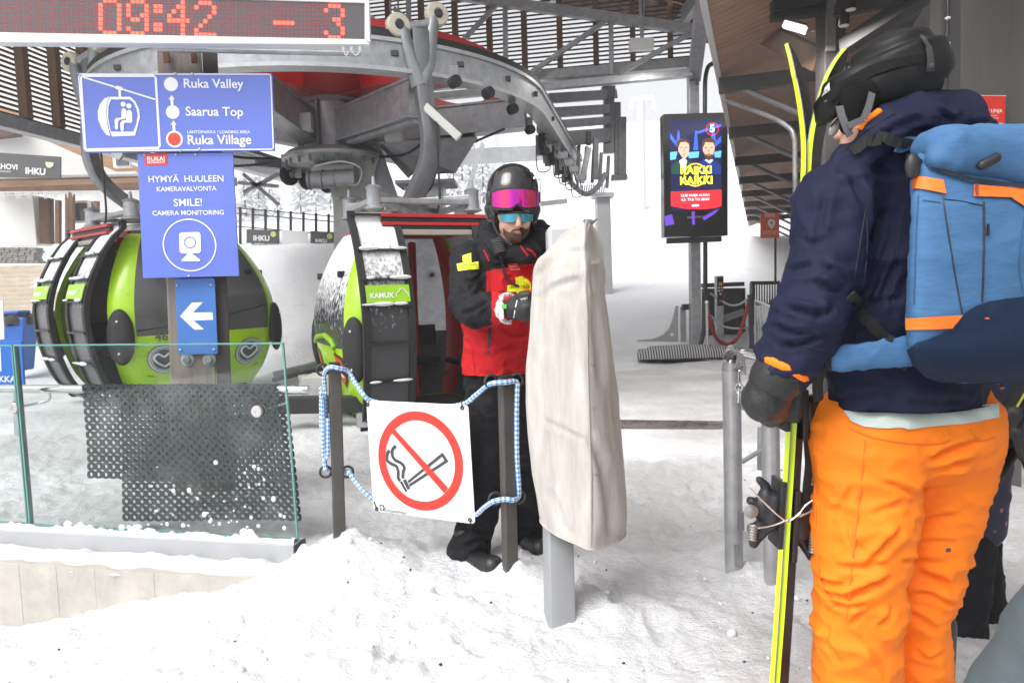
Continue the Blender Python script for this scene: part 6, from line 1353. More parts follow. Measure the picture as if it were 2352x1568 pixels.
pk = thing('padlock', at(1698, 930, pb_.y-.06), 'small steel cylinder lock hanging on a clip below the black cord', 'lock')
mb = MB(); mb.tube(bez([at(1699, 850, pb_.y-.06), at(1701, 856, pb_.y-.06), at(1701, 880, pb_.y-.06), at(1697, 884, pb_.y-.06), at(1696, 856, pb_.y-.06), at(1699, 850, pb_.y-.06)], 4), .003, 6); mb.build('clip', CHROME, pk, smooth=60)
mb = MB(); mb.torus(at(1698, 890, pb_.y-.06), Vector((.1, -1, 0)), .018, .0022, 22, 6); mb.build('ring', CHROME, pk, smooth=60)
mb = MB(); mb.lathe(at(1697, 924, pb_.y-.06), (0, 0, 1), [(.014, 0), (.0155, .002), (.0155, .042), (.012, .045), (.007, .047), (.007, .06), (.004, .062)], 20); mb.build('body', CHROME, pk, smooth=40)
# second pole behind the skis with braces
p2 = thing('turnstile_pole', on_z(1778, 1372, 0), 'galvanised pole half hidden behind the yellow edged skis', 'pole')
q = on_z(1779, 1372, .0); MB().tube([q-Vector((0, 0, .35)), at(1768, 900, q.y)], .036, 20).build('tube', GALV, p2, smooth=50)
MB().cyl(at(1705, 1060, 3.5), at(1780, 1014, 3.4), .012, 10).build('brace', GALV, p2, smooth=50)
MB().tube([at(1747, 980, 3.5), at(1746, 1078, 3.5)], .016, 12).build('short_leg', GALV, p2, smooth=50)
MB().cyl(at(1703, 938, 3.6), at(1790, 900, 3.4), .010, 10).build('brace', GALV, p2, smooth=50)
# ---------------------------------------------------------------- people
from mathutils.bvhtree import BVHTree
def bvh_of(me, o=Vector((0, 0, 0))):
    return BVHTree.FromPolygons([v.co+o for v in me.vertices], [tuple(p.vertices) for p in me.polygons])
EYEP = Vector((0, 0, EYE))
def hit(bv, px, py, off):
    d = ray(px, py).normalized(); r = bv.ray_cast(EYEP, d)
    if r[0] is None:
        r = bv.find_nearest(at(px, py, 2)); return r[0]+r[1]*off
    n = r[1] if r[1].dot(d) < 0 else -r[1]
    return r[0]+n*off
def decal(mb, polys, bv, off=.003, cuts=5, thick=0):         # patches of cloth that follow the garment below
    for p in polys:
        bm = bmesh.new(); f = bm.faces.new([bm.verts.new((x, y, 0)) for x, y in p]); bmesh.ops.triangulate(bm, faces=[f])
        if cuts: bmesh.ops.subdivide_edges(bm, edges=bm.edges[:], cuts=cuts, use_grid_fill=True)
        bmesh.ops.triangulate(bm, faces=bm.faces[:])
        bm.verts.index_update(); mb.add([hit(bv, v.co.x, v.co.y, off) for v in bm.verts], [tuple(v.index for v in g.verts) for g in bm.faces]); bm.free()
def decal_text(mb, body, x0, y0, x1, y1, bv, off=.004, bold=.0):
    vs, fs, w, h = glyphs(body, bold); dx, dy = x1-x0, y1-y0; L = math.hypot(dx, dy); k = L/w
    mb.add([hit(bv, x0+dx*x/w+dy/L*y*k, y0+dy*x/w-dx/L*y*k, off) for x, y in vs], fs)
def decal_line(mb, pts, bv, r, off=.002, n=6): mb.tube([hit(bv, x, y, off) for x, y in pts], r, n)
def px_of(v):
    d = v-EYEP; z = d.dot(FWD); return CX+d.dot(RT)/z*F, CY-d.dot(UP)/z*F
def cloth(name, col, rough=.75, bump=.18, bs=300, var=.10, cr=.45):     # weave plus creases
    mt = M(name, col, rough, var=var, vscale=9, bump=bump, bscale=bs, spec=.2); t = mt.node_tree
    bp = [n for n in t.nodes if n.type == 'BUMP'][0]; tc = [n for n in t.nodes if n.type == 'TEX_COORD'][0]
    mp = t.nodes.new('ShaderNodeMapping'); mp.inputs['Scale'].default_value = (1, 1, 1.9); mp.inputs['Rotation'].default_value = (0, .5, 0); n = t.nodes.new('ShaderNodeTexNoise'); n.noise_type = 'RIDGED_MULTIFRACTAL'; n.inputs['Scale'].default_value = 8; n.inputs['Detail'].default_value = 3.5; n.inputs['Distortion'].default_value = .6
    t.links.new(tc.outputs['Object'], mp.inputs[0]); t.links.new(mp.outputs[0], n.inputs['Vector'])
    b2 = t.nodes.new('ShaderNodeBump'); b2.inputs['Strength'].default_value = cr; b2.inputs['Distance'].default_value = .02; t.links.new(n.outputs['Fac'], b2.inputs['Height']); t.links.new(bp.outputs[0], b2.inputs['Normal'])
    t.links.new(b2.outputs[0], t.nodes['Principled BSDF'].inputs['Normal']); return mt
JBLK = cloth('black_jacket_cloth', (.013, .0135, .016)); JRED = cloth('red_jacket_cloth', (.47, .012, .016)); TBLK = cloth('black_trouser_cloth', (.010, .0105, .013))
SKIN = M('skin', (.55, .30, .22), .5, var=.10, vscale=14)
HIVIS = M('hi_vis_yellow', (.75, .86, .02), .5)
GLOVEB = M('black_glove', (.017, .017, .018), .55, var=.3, vscale=25, bump=.3, bscale=120)
SHINY = M('glossy_black_shell', (.010, .010, .011), .12, coat=.6)
def band(c, f, R, z0, z1, a0, a1, th, n=24, up=Vector((0, 0, 1)), sag=0.0, k=1.0, rowsn=4, taper=0.0, nose=0.0):
    # a curved strip round an upright axis: goggle lens, glasses, straps
    f = f.normalized(); r_ = f.cross(up).normalized(); vs = []; w = n+1
    for off in (0, -th):
        for j in range(rowsn+1):
            for i in range(n+1):
                a = a0+(a1-a0)*i/n; t = j/rowsn; e = abs(2*i/n-1); zz0 = z0+taper*e**3+nose*max(0, 1-e*4)**1.2; z = zz0+(z1-taper*.7*e**3-zz0)*t
                vs.append(c+(f*math.cos(a)*k+r_*math.sin(a))*(R+off-.0*t)+up*z)
    m = w*(rowsn+1); fs = [(j*w+i, j*w+i+1, (j+1)*w+i+1, (j+1)*w+i) for j in range(rowsn) for i in range(n)]
    fs += [tuple(m+q for q in g[::-1]) for g in fs]
    rim = [i for i in range(w)]+[j*w+n for j in range(1, rowsn+1)]+[rowsn*w+i for i in range(n-1, -1, -1)]+[j*w for j in range(rowsn-1, 0, -1)]
    fs += [(rim[i], m+rim[i], m+rim[(i+1) % len(rim)], rim[(i+1) % len(rim)]) for i in range(len(rim))]
    return vs, fs
def wrinkle(amp, scale, stretch, seed, amp2=.004):
    return lambda a, b: amp*(folds(a, scale, stretch, seed, 2.5)-.55)+amp2*fbm(a[:, 0]*22+seed, a[:, 1]*22, a[:, 2]*22, 2)
def garment(name, prims, mats, root, voxel=.011, smooth=7, disp=None, rule=None, hem=None):
    mb = MB()
    for p in prims: mb.cap(*p)
    me = blob(mb, voxel, smooth, disp)
    if hem is not None:
        a, b = co_of(me); a[:, 2] = np.maximum(a[:, 2], hem+.004*vnoise(a[:, 0]*9, a[:, 1]*9, 0)); set_co(me, a)
    bv = bvh_of(me)
    if rule:
        for p in me.polygons: p.material_index = rule(p.center)
    ob = link(me, name, mats, root, fix=False); return ob, bv
def q(px, py, Y): return at(px, py, Y)

# ---- the ski patroller -------------------------------------------------
pt = thing('person', q(1150, 1300, 3.3), 'person in black and red patrol jacket and pink goggles reaching behind the canvas cover', 'person')
HC = q(1178, 440, 3.30); FD = Vector((.12, -1, -.02)).normalized()
mb = MB()
mb.cap(q(1180, 452, 3.31), q(1181, 490, 3.29), .085, .078); mb.cap(q(1172, 520, 3.265), q(1190, 524, 3.262), .052, .052)
mb.cap(q(1178, 538, 3.25), q(1186, 540, 3.25), .036, .036); mb.cap(q(1191, 498, 3.197), q(1191.5, 517, 3.178), .010, .0135); mb.cap(q(1185.5, 519, 3.192), q(1197.5, 519, 3.192), .008, .008)
mb.cap(q(1164, 508, 3.235), q(1166, 516, 3.232), .022, .022); mb.cap(q(1208, 508, 3.235), q(1207, 516, 3.232), .022, .022)
mb.cap(q(1176, 540, 3.32), q(1172, 600, 3.38), .055, .06); mb.cap(q(1150, 640, 3.40), q(1150, 850, 3.38), .10, .10)
mb.cap(q(1183, 533.5, 3.206), q(1197, 533.5, 3.206), .0045, .0045)
me = blob(mb, .0055, 3); FB = bvh_of(me); body = link(me, 'body', SKIN, pt, fix=False)
BEARD = M('brown_beard', (.10, .058, .036), .85, var=.4, vscale=60, bump=.6, bscale=250)
mb = MB()
decal(mb, [[(1156, 522), (1163, 530), (1172, 534), (1176, 528), (1184, 525), (1191, 526.5), (1198, 525), (1205, 529), (1210, 533), (1215, 522), (1214, 536), (1206, 551), (1194, 557), (1180, 556), (1167, 548), (1158, 536)]], FB, .004, 6)
br = mb.build('beard', BEARD, pt, smooth=180)
mb = MB(); decal(mb, [[(1182, 533), (1191, 531.5), (1200, 533), (1191, 537)]], FB, .0065, 2); mb.build('mouth', M('lips', (.36, .15, .12), .5), body, smooth=180)
# helmet
mb = MB(); mb.cap(q(1178, 436, 3.31), q(1177, 446, 3.30), .121, .121, (0, 1, 0), 1.1); mb.cap(q(1128, 480, 3.32), q(1131, 505, 3.31), .034, .026); mb.cap(q(1226, 482, 3.31), q(1222, 505, 3.30), .034, .026)
me = blob(mb, .009, 4)
bm = bmesh.new(); bm.from_mesh(me); z0 = q(1180, 490, 3.18).z
for v in list(bm.verts):
    if v.co.z < z0 and abs(v.co.x-HC.x) < .075 and v.co.y < HC.y+.04: v.co.y = max(v.co.y, HC.y+.02); v.co.z = max(v.co.z, z0)
bm.to_mesh(me); bm.free(); HB = bvh_of(me); hm = link(me, 'helmet', SHINY, pt, fix=False)
vs, fs = band(HC+Vector((0, 0, -.045)), FD, .1285, -.052, .048, -1.02, 1.02, .012, 30, sag=0, k=1.12, taper=.012, nose=.02); mb = MB(); mb.add(vs, fs); gg = mb.build('goggle_frame', BLACKP, hm, smooth=50)
vs, fs = band(HC+Vector((0, 0, -.045)), FD, .133, -.043, .039, -.92, .92, .004, 30, k=1.12, taper=.014, nose=.02); mb = MB(); mb.add(vs, fs)
LENS = M('magenta_mirror_lens', (.55, .01, .28), .07, .75, coat=.5); t = LENS.node_tree; tc = t.nodes.new('ShaderNodeTexCoord'); w_ = t.nodes.new('ShaderNodeTexNoise'); w_.inputs['Scale'].default_value = 5
r_ = t.nodes.new('ShaderNodeValToRGB'); r_.color_ramp.elements[0].color = (.62, .05, .03, 1); r_.color_ramp.elements[0].position = .32; r_.color_ramp.elements[1].color = (.32, .01, .42, 1); r_.color_ramp.elements[1].position = .7; e = r_.color_ramp.elements.new(.5); e.color = (.62, .01, .30, 1)
mp = t.nodes.new('ShaderNodeMapping'); mp.inputs['Scale'].default_value = (3, 1, .2); t.links.new(tc.outputs['Object'], mp.inputs[0]); t.links.new(mp.outputs[0], w_.inputs['Vector']); t.links.new(w_.outputs['Fac'], r_.inputs[0]); t.links.new(r_.outputs[0], t.nodes['Principled BSDF'].inputs[0])
mb.build('goggle_lens', LENS, gg, smooth=50)
vs, fs = band(HC+Vector((0, .012, -.03)), -FD, .128, -.022, .022, -2.0, 2.0, .004, 40, k=1.08); mb = MB(); mb.add(vs, fs); mb.build('goggle_strap', M('dark_strap', (.03, .03, .034), .7), hm, smooth=50)
vs, fs = band(q(1183, 502, 3.29), FD, .092, -.024, .019, -.95, .95, .004, 26, k=1.08, taper=.010, nose=.018); mb = MB(); mb.add(vs, fs); mb.build('sunglasses', M('teal_mirror_lens', (.05, .30, .40), .08, .7, coat=.4), pt, smooth=50)
vs, fs = band(q(1183, 502, 3.29), FD, .0935, .014, .021, -1.2, 1.2, .006, 26, k=1.08); mb = MB(); mb.add(vs, fs); mb.build('glasses_frame', BLACKP, pt, smooth=50)
mb = MB(); mb.tube(bez([q(1131, 505, 3.24), q(1140, 530, 3.23), q(1158, 552, 3.22), q(1176, 562, 3.215)], 6), .006, 8); mb.build('chin_strap', BLACKP, hm, smooth=60)
# jacket
wv = Vector((.96, .28, 0))
tor = [(q(1152, 610, 3.40), q(1150, 730, 3.37), .142, .150, wv, 1.30), (q(1150, 730, 3.37), q(1147, 862, 3.36), .150, .150, wv, 1.20), (q(1092, 590, 3.36), q(1232, 592, 3.42), .083, .083),
       (q(1118, 548, 3.40), q(1150, 585, 3.30), .062, .07), (q(1150, 585, 3.29), q(1205, 588, 3.28), .062, .06), (q(1238, 552, 3.40), q(1205, 588, 3.29), .058, .06), (q(1122, 530, 3.44), q(1238, 532, 3.46), .06, .06)]
arm_r = [(q(1076, 598, 3.34), q(1070, 690, 3.24), .090, .084), (q(1070, 690, 3.24), q(1092, 712, 3.14), .084, .078), (q(1092, 712, 3.14), q(1142, 706, 3.02), .078, .066)]
arm_l = [(q(1242, 598, 3.42), q(1258, 700, 3.30), .088, .08), (q(1258, 700, 3.30), q(1236, 700, 3.06), .078, .066)]
cuff = [(q(1140, 706, 3.035), q(1154, 707, 3.0), .070, .070), (q(1232, 700, 3.06), q(1226, 700, 3.02), .068, .068)]
def seg_d(p, a, b, r):
    d = b-a; t = max(0, min(1, (p-a).dot(d)/d.dot(d))); return (p-a-d*t).length/r
zy = q(1150, 616, 3.22).z
def jrule(c):
    x, y = px_of(c); da = min(seg_d(c, s[0], s[1], (s[2]+s[3])/2) for s in arm_r+arm_l)
    if c.z < q(1150, 752, 3.2).z and x > 1074: return 1
    dc = min(seg_d(c, s[0], s[1], s[2]) for s in cuff)
    if dc < 1.12 and (x > 1129): return 1
    if da < 1.22 and x < 1140+max(0, (y-660))*.5: return 0 if not (x > 1118 and y > 0 and da > 1.12 and y < 700) else 1
    if y < 548: return 0
    ybound = 612+(1180-x)*.16 if x > 1125 else 612+(1180-1125)*.16+(1125-x)*.9
    return 1 if y > ybound else 0
JCR = [([(1060, 690), (1085, 680), (1108, 660)], 8, .012), ([(1050, 665), (1072, 668), (1090, 655)], 7, .010), ([(1058, 720), (1090, 712), (1120, 690)], 8, .012), ([(1100, 735), (1112, 715), (1128, 700)], 6, .009), ([(1070, 640), (1090, 645), (1112, 625)], 7, .009), ([(1120, 620), (1130, 660), (1126, 700)], 8, .010), ([(1150, 750), (1180, 770), (1215, 768)], 8, .010), ([(1090, 775), (1110, 790), (1140, 792)], 8, .008), ([(1130, 820), (1165, 800), (1200, 805)], 8, .009), ([(1085, 740), (1105, 755), (1135, 752)], 7, .009), ([(1165, 640), (1185, 632)], 6, .006), ([(1110, 560), (1130, 590), (1150, 600)], 7, .009)]
def jdisp(a, b):
    d = .013*(folds(a, 6, (1, 1, 1.3), 2, 2.2)-.55)+.006*(folds(a, 14, (1, 1, 1.5), 5, 2)-.5)+.003*fbm(a[:, 0]*20, a[:, 1]*20, a[:, 2]*20, 2)
    return d+crease(a, b, JCR)
jk, JB = garment('jacket', tor+arm_r+arm_l+cuff, [JBLK, JRED], pt, .007, 5, jdisp, jrule, q(1147, 864, 3.2).z)
# red piping, patches, pockets, lettering
mb = MB(); decal(mb, [[(1063, 588), (1082, 582), (1083, 604), (1098, 601), (1099, 618), (1053, 623), (1050, 607), (1064, 604)]], JB, .004, 4); p1 = mb.build('patrol_patch', HIVIS, jk, smooth=180)
mb = MB(); decal_text(mb, 'SKI PATROL', 1054, 615.5, 1095, 609.5, JB, .006, .0); mb.build('lettering', JBLK, p1)
mb = MB(); decal(mb, [[(1183, 638), (1199, 634), (1200, 651), (1220, 648), (1221, 665), (1203, 668), (1204, 676), (1187, 676), (1185, 670), (1164, 671), (1165, 656), (1184, 654)]], JB, .004, 4); p2_ = mb.build('patrol_patch', HIVIS, jk, smooth=180)
mb = MB(); decal_text(mb, 'SKI PATROL', 1169, 664.5, 1217, 660.5, JB, .006, .0); mb.build('lettering', JBLK, p2_)
mb = MB(); decal(mb, [[(1166, 606), (1188, 603), (1197, 620), (1170, 624)]], JB, .003, 3); nm = mb.build('name_tag', M('name_tag_red', (.55, .02, .03), .6), jk, smooth=180)
mb = MB(); decal_text(mb, 'Sakari', 1170, 614, 1186, 611, JB, .005); decal_text(mb, 'Heikkilä', 1172, 622, 1194, 618, JB, .005); mb.build('lettering', M('pale_thread', (.8, .7, .72), .6), nm)
for a in ([(1109, 500), (1107, 512), (1112, 525)], [(1196, 566), (1207, 580), (1213, 588)], [(1210, 572), (1222, 578), (1230, 590)], [(1112, 575), (1124, 600)]):
    mb = MB(); decal_line(mb, [(p.x, p.y) for p in bez([Vector((x, y, 0)) for x, y in a], 5)], JB, .0045, .002); mb.build('red_piping', JRED, jk, smooth=60)
mb = MB(); decal(mb, [[(1121, 752), (1128, 751), (1126, 812), (1119, 813)]], JB, .003, 3); mb.build('pocket_zip', BLACKP, jk, smooth=180)
mb = MB(); decal_line(mb, [(1084, 790), (1090, 846), (1092, 862)], JB, .002); decal_line(mb, [(1080, 848), (1120, 853), (1160, 855), (1200, 853)], JB, .002); mb.build('hem_seam', M('dark_red_seam', (.26, .006, .01), .8), jk, smooth=60)
# radio microphone clipped to the chest (a thing of its own)
rd = thing('radio_microphone', hit(JB, 1143, 572, .02), 'black radio microphone with curly cord clipped to the chest of the patroller', 'microphone')
c = hit(JB, 1145, 570, .018); mb = MB(); mb.bar(c+Vector((-.01, 0, .035)), c+Vector((.012, 0, -.035)), .055, .03, Vector((.2, -1, .1))); mb.build('body', BLACKP, rd, bevel=.008)
mb = MB()
for k in range(5): o = c+Vector((-.006+k*.004, -.017, .02-k*.011)); mb.bar(o-Vector((.018, 0, 0)), o+Vector((.018, 0, .003)), .003, .004)
mb.build('grille_ribs', M('grey_rib', (.08, .08, .08), .5), rd)
P = bez([hit(JB, 1150, 584, .014), hit(JB, 1156, 606, .014), hit(JB, 1160, 630, .014), hit(JB, 1175, 650, .018), hit(JB, 1186, 662, .02)], 14)
mb = MB(); mb.tube([p+Vector((.006*math.cos(i*1.4), 0, .004*math.sin(i*1.4))) for i, p in enumerate(P)], .0042, 6); mb.build('curly_cord', BLACKP, rd, smooth=60)
# hands in gloves
def glove(root, wrist, palm, knuckles, tips, thumb, r, mat=GLOVEB, name='glove', nrm=None):
    mb = MB(); mb.cap(wrist, palm, r*.95, r*1.0); mb.cap(palm, knuckles[1].lerp(knuckles[2], .5), r*.98, r*.82)
    for k, ts in zip(knuckles, tips):
        ch = [k]+list(ts)
        for i in range(len(ch)-1): mb.cap(ch[i], ch[i+1], r*(.42-.03*i), r*(.38-.03*i), n=10)
        mb.cap(palm, k, r*.55, r*.42, n=10)
    for i in range(len(thumb)-1): mb.cap(thumb[i], thumb[i+1], r*(.5-.06*i), r*(.44-.06*i), n=10)
    me = blob(mb, .0055, 3, lambda a, b: .0018*fbm(a[:, 0]*40, a[:, 1]*40, a[:, 2]*40, 2)); bv = bvh_of(me)
    return link(me, name, mat, root, fix=False), bv
kn = [q(1207, 690, 2.91), q(1210, 702, 2.895), q(1210, 716, 2.895), q(1207, 729, 2.905)]
gl, GB = glove(pt, q(1165, 708, 2.99), q(1182, 709, 2.95), kn, [[k+Vector((.028, -.01, -.004)), k+Vector((.048, .012, -.01)), k+Vector((.046, .036, -.012))] for k in kn], [q(1182, 692, 2.93), q(1200, 680, 2.90), q(1214, 678, 2.89)], .046)
mb = MB(); rnd = random.Random(2)
for i in range(46):                                          # white fleece at the cuff
    a = i*2.399; cc = q(1163, 708, 2.985); ax = (q(1182, 709, 2.95)-q(1154, 707, 3.0)).normalized(); u, v, _ = frame(ax); e = u*math.cos(a)+v*math.sin(a); o = cc+e*.056+ax*rnd.uniform(-.010, .012); mb.cap(o, o+e*.010+ax*rnd.uniform(0, .014), .0105, .004, n=8)
me = blob(mb, .005, 1); link(me, 'fleece_cuff', M('white_fleece', (.72, .71, .69), .9, var=.2, vscale=60, bump=.8, bscale=160), gl, fix=False)
mb = MB(); decal_text(mb, 'WRU', 1196, 690, 1212, 686, GB, .0015, .02); decal(mb, [[(1187, 689), (1189, 689), (1181, 730), (1179, 729)]], GB, .0015, 2); mb.build('white_marks', WHITEP, gl)
mb = MB(); mb.box(q(1152, 714, 2.925), (.018, .02, .07)); tg_ = mb.build('wrist_tag', WHITEP, gl, bevel=.003); mb = MB(); mb.box(q(1158, 704, 2.918), (.022, .016, .018)); mb.build('green_tag', M('green_tag', (.12, .5, .10), .5), tg_, bevel=.003)
gl2, _ = glove(pt, q(1230, 700, 3.04), q(1238, 702, 2.99), [q(1240, 690, 2.96), q(1243, 700, 2.95), q(1243, 711, 2.95), q(1240, 720, 2.96)], [[k2+Vector((.02, -.02, -.01)), k2+Vector((.03, -.04, -.02))] for k2 in [q(1240, 690, 2.96), q(1243, 700, 2.95), q(1243, 711, 2.95), q(1240, 720, 2.96)]], [q(1235, 692, 2.98), q(1240, 683, 2.95)], .044)
# trousers and boots
def fdisp(amp, sc, st, seed): return lambda a, b: amp*(folds(a, sc, st, seed, 2.4)-.5)
tr_pr = [(q(1122, 850, 3.38), q(1178, 850, 3.40), .11, .11), (q(1120, 880, 3.37), q(1126, 1040, 3.29), .112, .096), (q(1126, 1040, 3.29), q(1080, 1265, 3.32), .096, .098), (q(1080, 1250, 3.32), q(1076, 1282, 3.31), .104, .106),
         (q(1186, 880, 3.42), q(1208, 1050, 3.42), .112, .094), (q(1208, 1050, 3.42), q(1216, 1230, 3.50), .094, .088), (q(1216, 1215, 3.50), q(1217, 1240, 3.50), .092, .095)]
TB_ = fdisp(.016, 6, (1, 1, 1.6), 5)
tro, TBV = garment('trousers', tr_pr, TBLK, pt, .009, 4, lambda a, b: TB_(a, b)+crease(a, b, [([(1040, 1230), (1080, 1215), (1120, 1225)], 9, .014), ([(1035, 1200), (1070, 1180), (1110, 1185)], 9, .012), ([(1070, 1255), (1100, 1240), (1125, 1250)], 8, .012), ([(1095, 940), (1110, 980), (1105, 1020)], 9, .010)]))
BOOT = M('black_boot_leather', (.014, .014, .015), .38, var=.3, vscale=18, bump=.3, bscale=80)
for pts in ([q(1070, 1288, 3.29), q(1098, 1294, 3.20), q(1132, 1298, 3.11)], [q(1212, 1250, 3.47), q(1222, 1254, 3.42), q(1240, 1258, 3.34)]):
    mb = MB(); mb.cap(pts[0], pts[1], .052, .052); mb.cap(pts[1], pts[2], .055, .050); mb.cap(pts[0], pts[0]+Vector((0, 0, .14)), .052, .055); me = blob(mb, .008, 3)
    a, b = co_of(me); zf = min(p.z for p in pts)-.045; a[:, 2] = np.maximum(a[:, 2], zf); set_co(me, a); bo = link(me, 'boot', BOOT, pt, fix=False)
    mb = MB(); mb.cap(pts[0]+Vector((0, 0, -.045)), pts[2]+Vector((0, 0, -.040)), .052, .048, (0, 0, 1), .25); mb.build('sole', BLACKR, bo, smooth=60)

# ---- the skier seen from behind ---------------------------------------
sk = thing('person', q(2060, 1800, 1.8), 'person in navy jacket and bright orange ski trousers seen from behind', 'person')
NAVY = cloth('navy_jacket_cloth', (.010, .012, .036), .7, .22, 380); ORANGE = cloth('orange_trouser_cloth', (.98, .225, .012), .62, .15, 300, .05, .22)
MATTB = M('matt_black_helmet', (.008, .0082, .009), .48, spec=.22, var=.15, vscale=10)
mb = MB(); mb.cap(q(2035, 215, 1.73), q(2012, 255, 1.72), .088, .082); mb.cap(q(1978, 285, 1.68), q(1970, 330, 1.675), .046, .040); mb.cap(q(1930, 296, 1.655), q(1926, 312, 1.655), .010, .013); mb.cap(q(2040, 260, 1.74), q(2060, 350, 1.77), .065, .07); mb.cap(q(2080, 450, 1.76), q(2080, 900, 1.76), .11, .11)
mb.cap(q(1956, 300, 1.62), q(1950, 325, 1.62), .022, .02)
me = blob(mb, .007, 3); link(me, 'body', SKIN, sk, fix=False)
# helmet: outline of the shell with crown, rim and ear pad
RH = Matrix.Rotation(math.radians(17), 3, 'Y')
RHt = Matrix.Rotation(math.radians(-17), 3, 'Y')
HC2 = q(2036, 196, 1.72)
mb = MB(); mb.ell(q(2062, 178, 1.72), (.118, .120, .1075), RHt, 32, 20); mb.ell(q(1988, 214, 1.715), (.104, .108, .077), RHt, 32, 20); mb.cap(q(1905, 235, 1.70), q(1899, 270, 1.70), .024, .018, (0, 1, 0), 3.0); mb.cap(q(2118, 178, 1.74), q(2122, 214, 1.74), .028, .024, (0, 1, 0), 2.2)
me = blob(mb, .008, 4); a, b = co_of(me); lx = np.array([math.cos(math.radians(17)), 0, math.sin(math.radians(17))]); lz = np.array([-math.sin(math.radians(17)), 0, math.cos(math.radians(17))])
rel = a-np.array(HC2); u_, w_ = rel@lx, rel@lz
rim = -.040-.028*np.cos((u_+.02)*18)*(np.abs(u_) < .14); low = w_ < rim                 # cut along a wavy rim over the ear
a = a-np.outer(np.where(low, (w_-rim)*.88, 0), lz); set_co(me, a)
# raised ribs along the crown
a, b = co_of(me); rel = a-np.array(HC2); u_, w_ = rel@lx, rel@lz; rib = .006*np.exp(-((w_-.055-.10*(u_*2)**2*-1)/.010)**2)+.005*np.exp(-((w_-.088)/.008)**2)-.006*np.exp(-((w_-.070)/.008)**2)
set_co(me, a+b*rib[:, None]); HB2 = bvh_of(me); h2_ = link(me, 'helmet', MATTB, sk, fix=False)
mb = MB(); decal(mb, [[(1900, 222), (1912, 205), (1945, 182), (1990, 156), (2050, 136), (2110, 126), (2124, 132), (2118, 146), (2065, 156), (2010, 174), (1962, 200), (1928, 224), (1906, 240)]], HB2, .004, 7); strap = mb.build('goggle_strap', M('strap_black', (.012, .0125, .013), .9, spec=.1, bump=.3, bscale=400), h2_, smooth=180)
mb = MB(); decal(mb, [[(1899, 204), (1910, 190), (1909, 212), (1893, 224)]], HB2, .006, 2); lb_ = mb.build('label', M('label_white', (.5, .5, .5), .6), h2_, smooth=180)
mb = MB(); decal_text(mb, 'SCOTT', 1893, 222, 1907, 213, HB2, .008, .02); mb.build('lettering', BLACKP, lb_); mb = MB(); decal_text(mb, 'Crest', 1897, 236, 1906, 229, HB2, .003, .01); mb.build('model_lettering', M('grey_letters', (.3, .3, .3)), h2_)
for p in ([(2063, 160), (2072, 150), (2102, 144), (2106, 162), (2085, 163)], [(2148, 165), (2160, 172), (2162, 182), (2150, 176)]):
    mb = MB(); decal(mb, [p], HB2, .0012, 3); mb.build('vent', M('vent_black', (.003, .003, .003), .8), h2_, smooth=180)
mb = MB(); decal(mb, [[(2108, 82), (2120, 86), (2136, 110), (2142, 142), (2143, 165), (2124, 166), (2126, 140), (2130, 128), (2122, 106)]], HB2, .006, 4); cl_ = mb.build('strap_clip', M('clip_black', (.03, .03, .032), .5), h2_, smooth=180)
mb = MB(); mb.lathe(hit(HB2, 2134, 154, .008), (q(2134, 154, 1.5)-q(2134, 154, 1.7)), [(.006, -.004), (.006, .002), (.003, .003)], 14); mb.build('clip_stud', DARK, cl_, smooth=40)
mb = MB(); mb.cap(q(1962, 236, 1.615), q(1950, 285, 1.612), .030, .020, (0, 1, 0), .55); mb.cap(q(1985, 232, 1.62), q(1974, 280, 1.615), .027, .018, (0, 1, 0), .55); mb.cap(q(1950, 290, 1.612), q(1962, 306, 1.612), .022, .018, (0, 1, 0), .6)
mb.cap(q(1962, 215, 1.625), q(1990, 215, 1.625), .036, .032, (0, 1, 0), .6)
me = blob(mb, .005, 3); EB = bvh_of(me); ep = link(me, 'ear_pad', M('ear_pad_black', (.008, .008, .0085), .9, spec=.15, bump=.5, bscale=200), h2_, fix=False)
mb = MB(); mb.cap(q(2040, 218, 1.71), q(2112, 200, 1.73), .056, .044, (0, 1, 0), 1.5); mb.cap(q(1950, 225, 1.71), q(2000, 215, 1.71), .04, .05, (0, 1, 0), 1.6); me = blob(mb, .008, 3); link(me, 'padding', M('helmet_padding', (.008, .008, .009), .9), h2_, fix=False)
GST = M('grey_webbing', (.10, .10, .105), .8, bump=.4, bscale=400)
def ribbon(pts, w, th, name, mat, par, face):
    P = bez([p for p in pts], 6); mb = MB(); rings = []
    for i in range(len(P)):
        t = (P[min(i+1, len(P)-1)]-P[max(i-1, 0)]).normalized(); s_ = t.cross(face).normalized(); n_ = s_.cross(t)
        rings.append([P[i]+s_*(a*w/2)+n_*(b*th/2) for a, b in ((-1, -1), (1, -1), (1, 1), (-1, 1))])
    mb.loft(rings); return mb.build(name, mat, par)
TC = Vector((0, -1, 0))
ribbon([q(1928, 244, 1.60), q(1934, 268, 1.592), q(1945, 296, 1.588), q(1953, 312, 1.59)], .016, .003, 'chin_strap', GST, h2_, TC)
ribbon([q(2003, 214, 1.60), q(1995, 245, 1.588), q(1984, 272, 1.584)], .015, .003, 'chin_strap', GST, h2_, TC); ribbon([q(1984, 274, 1.584), q(1965, 282, 1.582), q(1947, 290, 1.585)], .015, .003, 'chin_strap', GST, h2_, TC)
mb = MB(); mb.tube(bez([q(1934, 264, 1.60), q(1916, 278, 1.60), q(1907, 290, 1.602)], 5), .0035, 8); gls = mb.build('glasses', M('tortoise_frame', (.03, .015, .01), .25, coat=.4), sk, smooth=60)
mb = MB(); mb.ell(q(1915, 298, 1.606), (.011, .005, .016), Matrix.Rotation(.5, 3, 'Y'), 18, 10); mb.build('glasses_lens', M('clear_lens', (.20, .19, .18), .1, .3, coat=.5), gls, smooth=60)
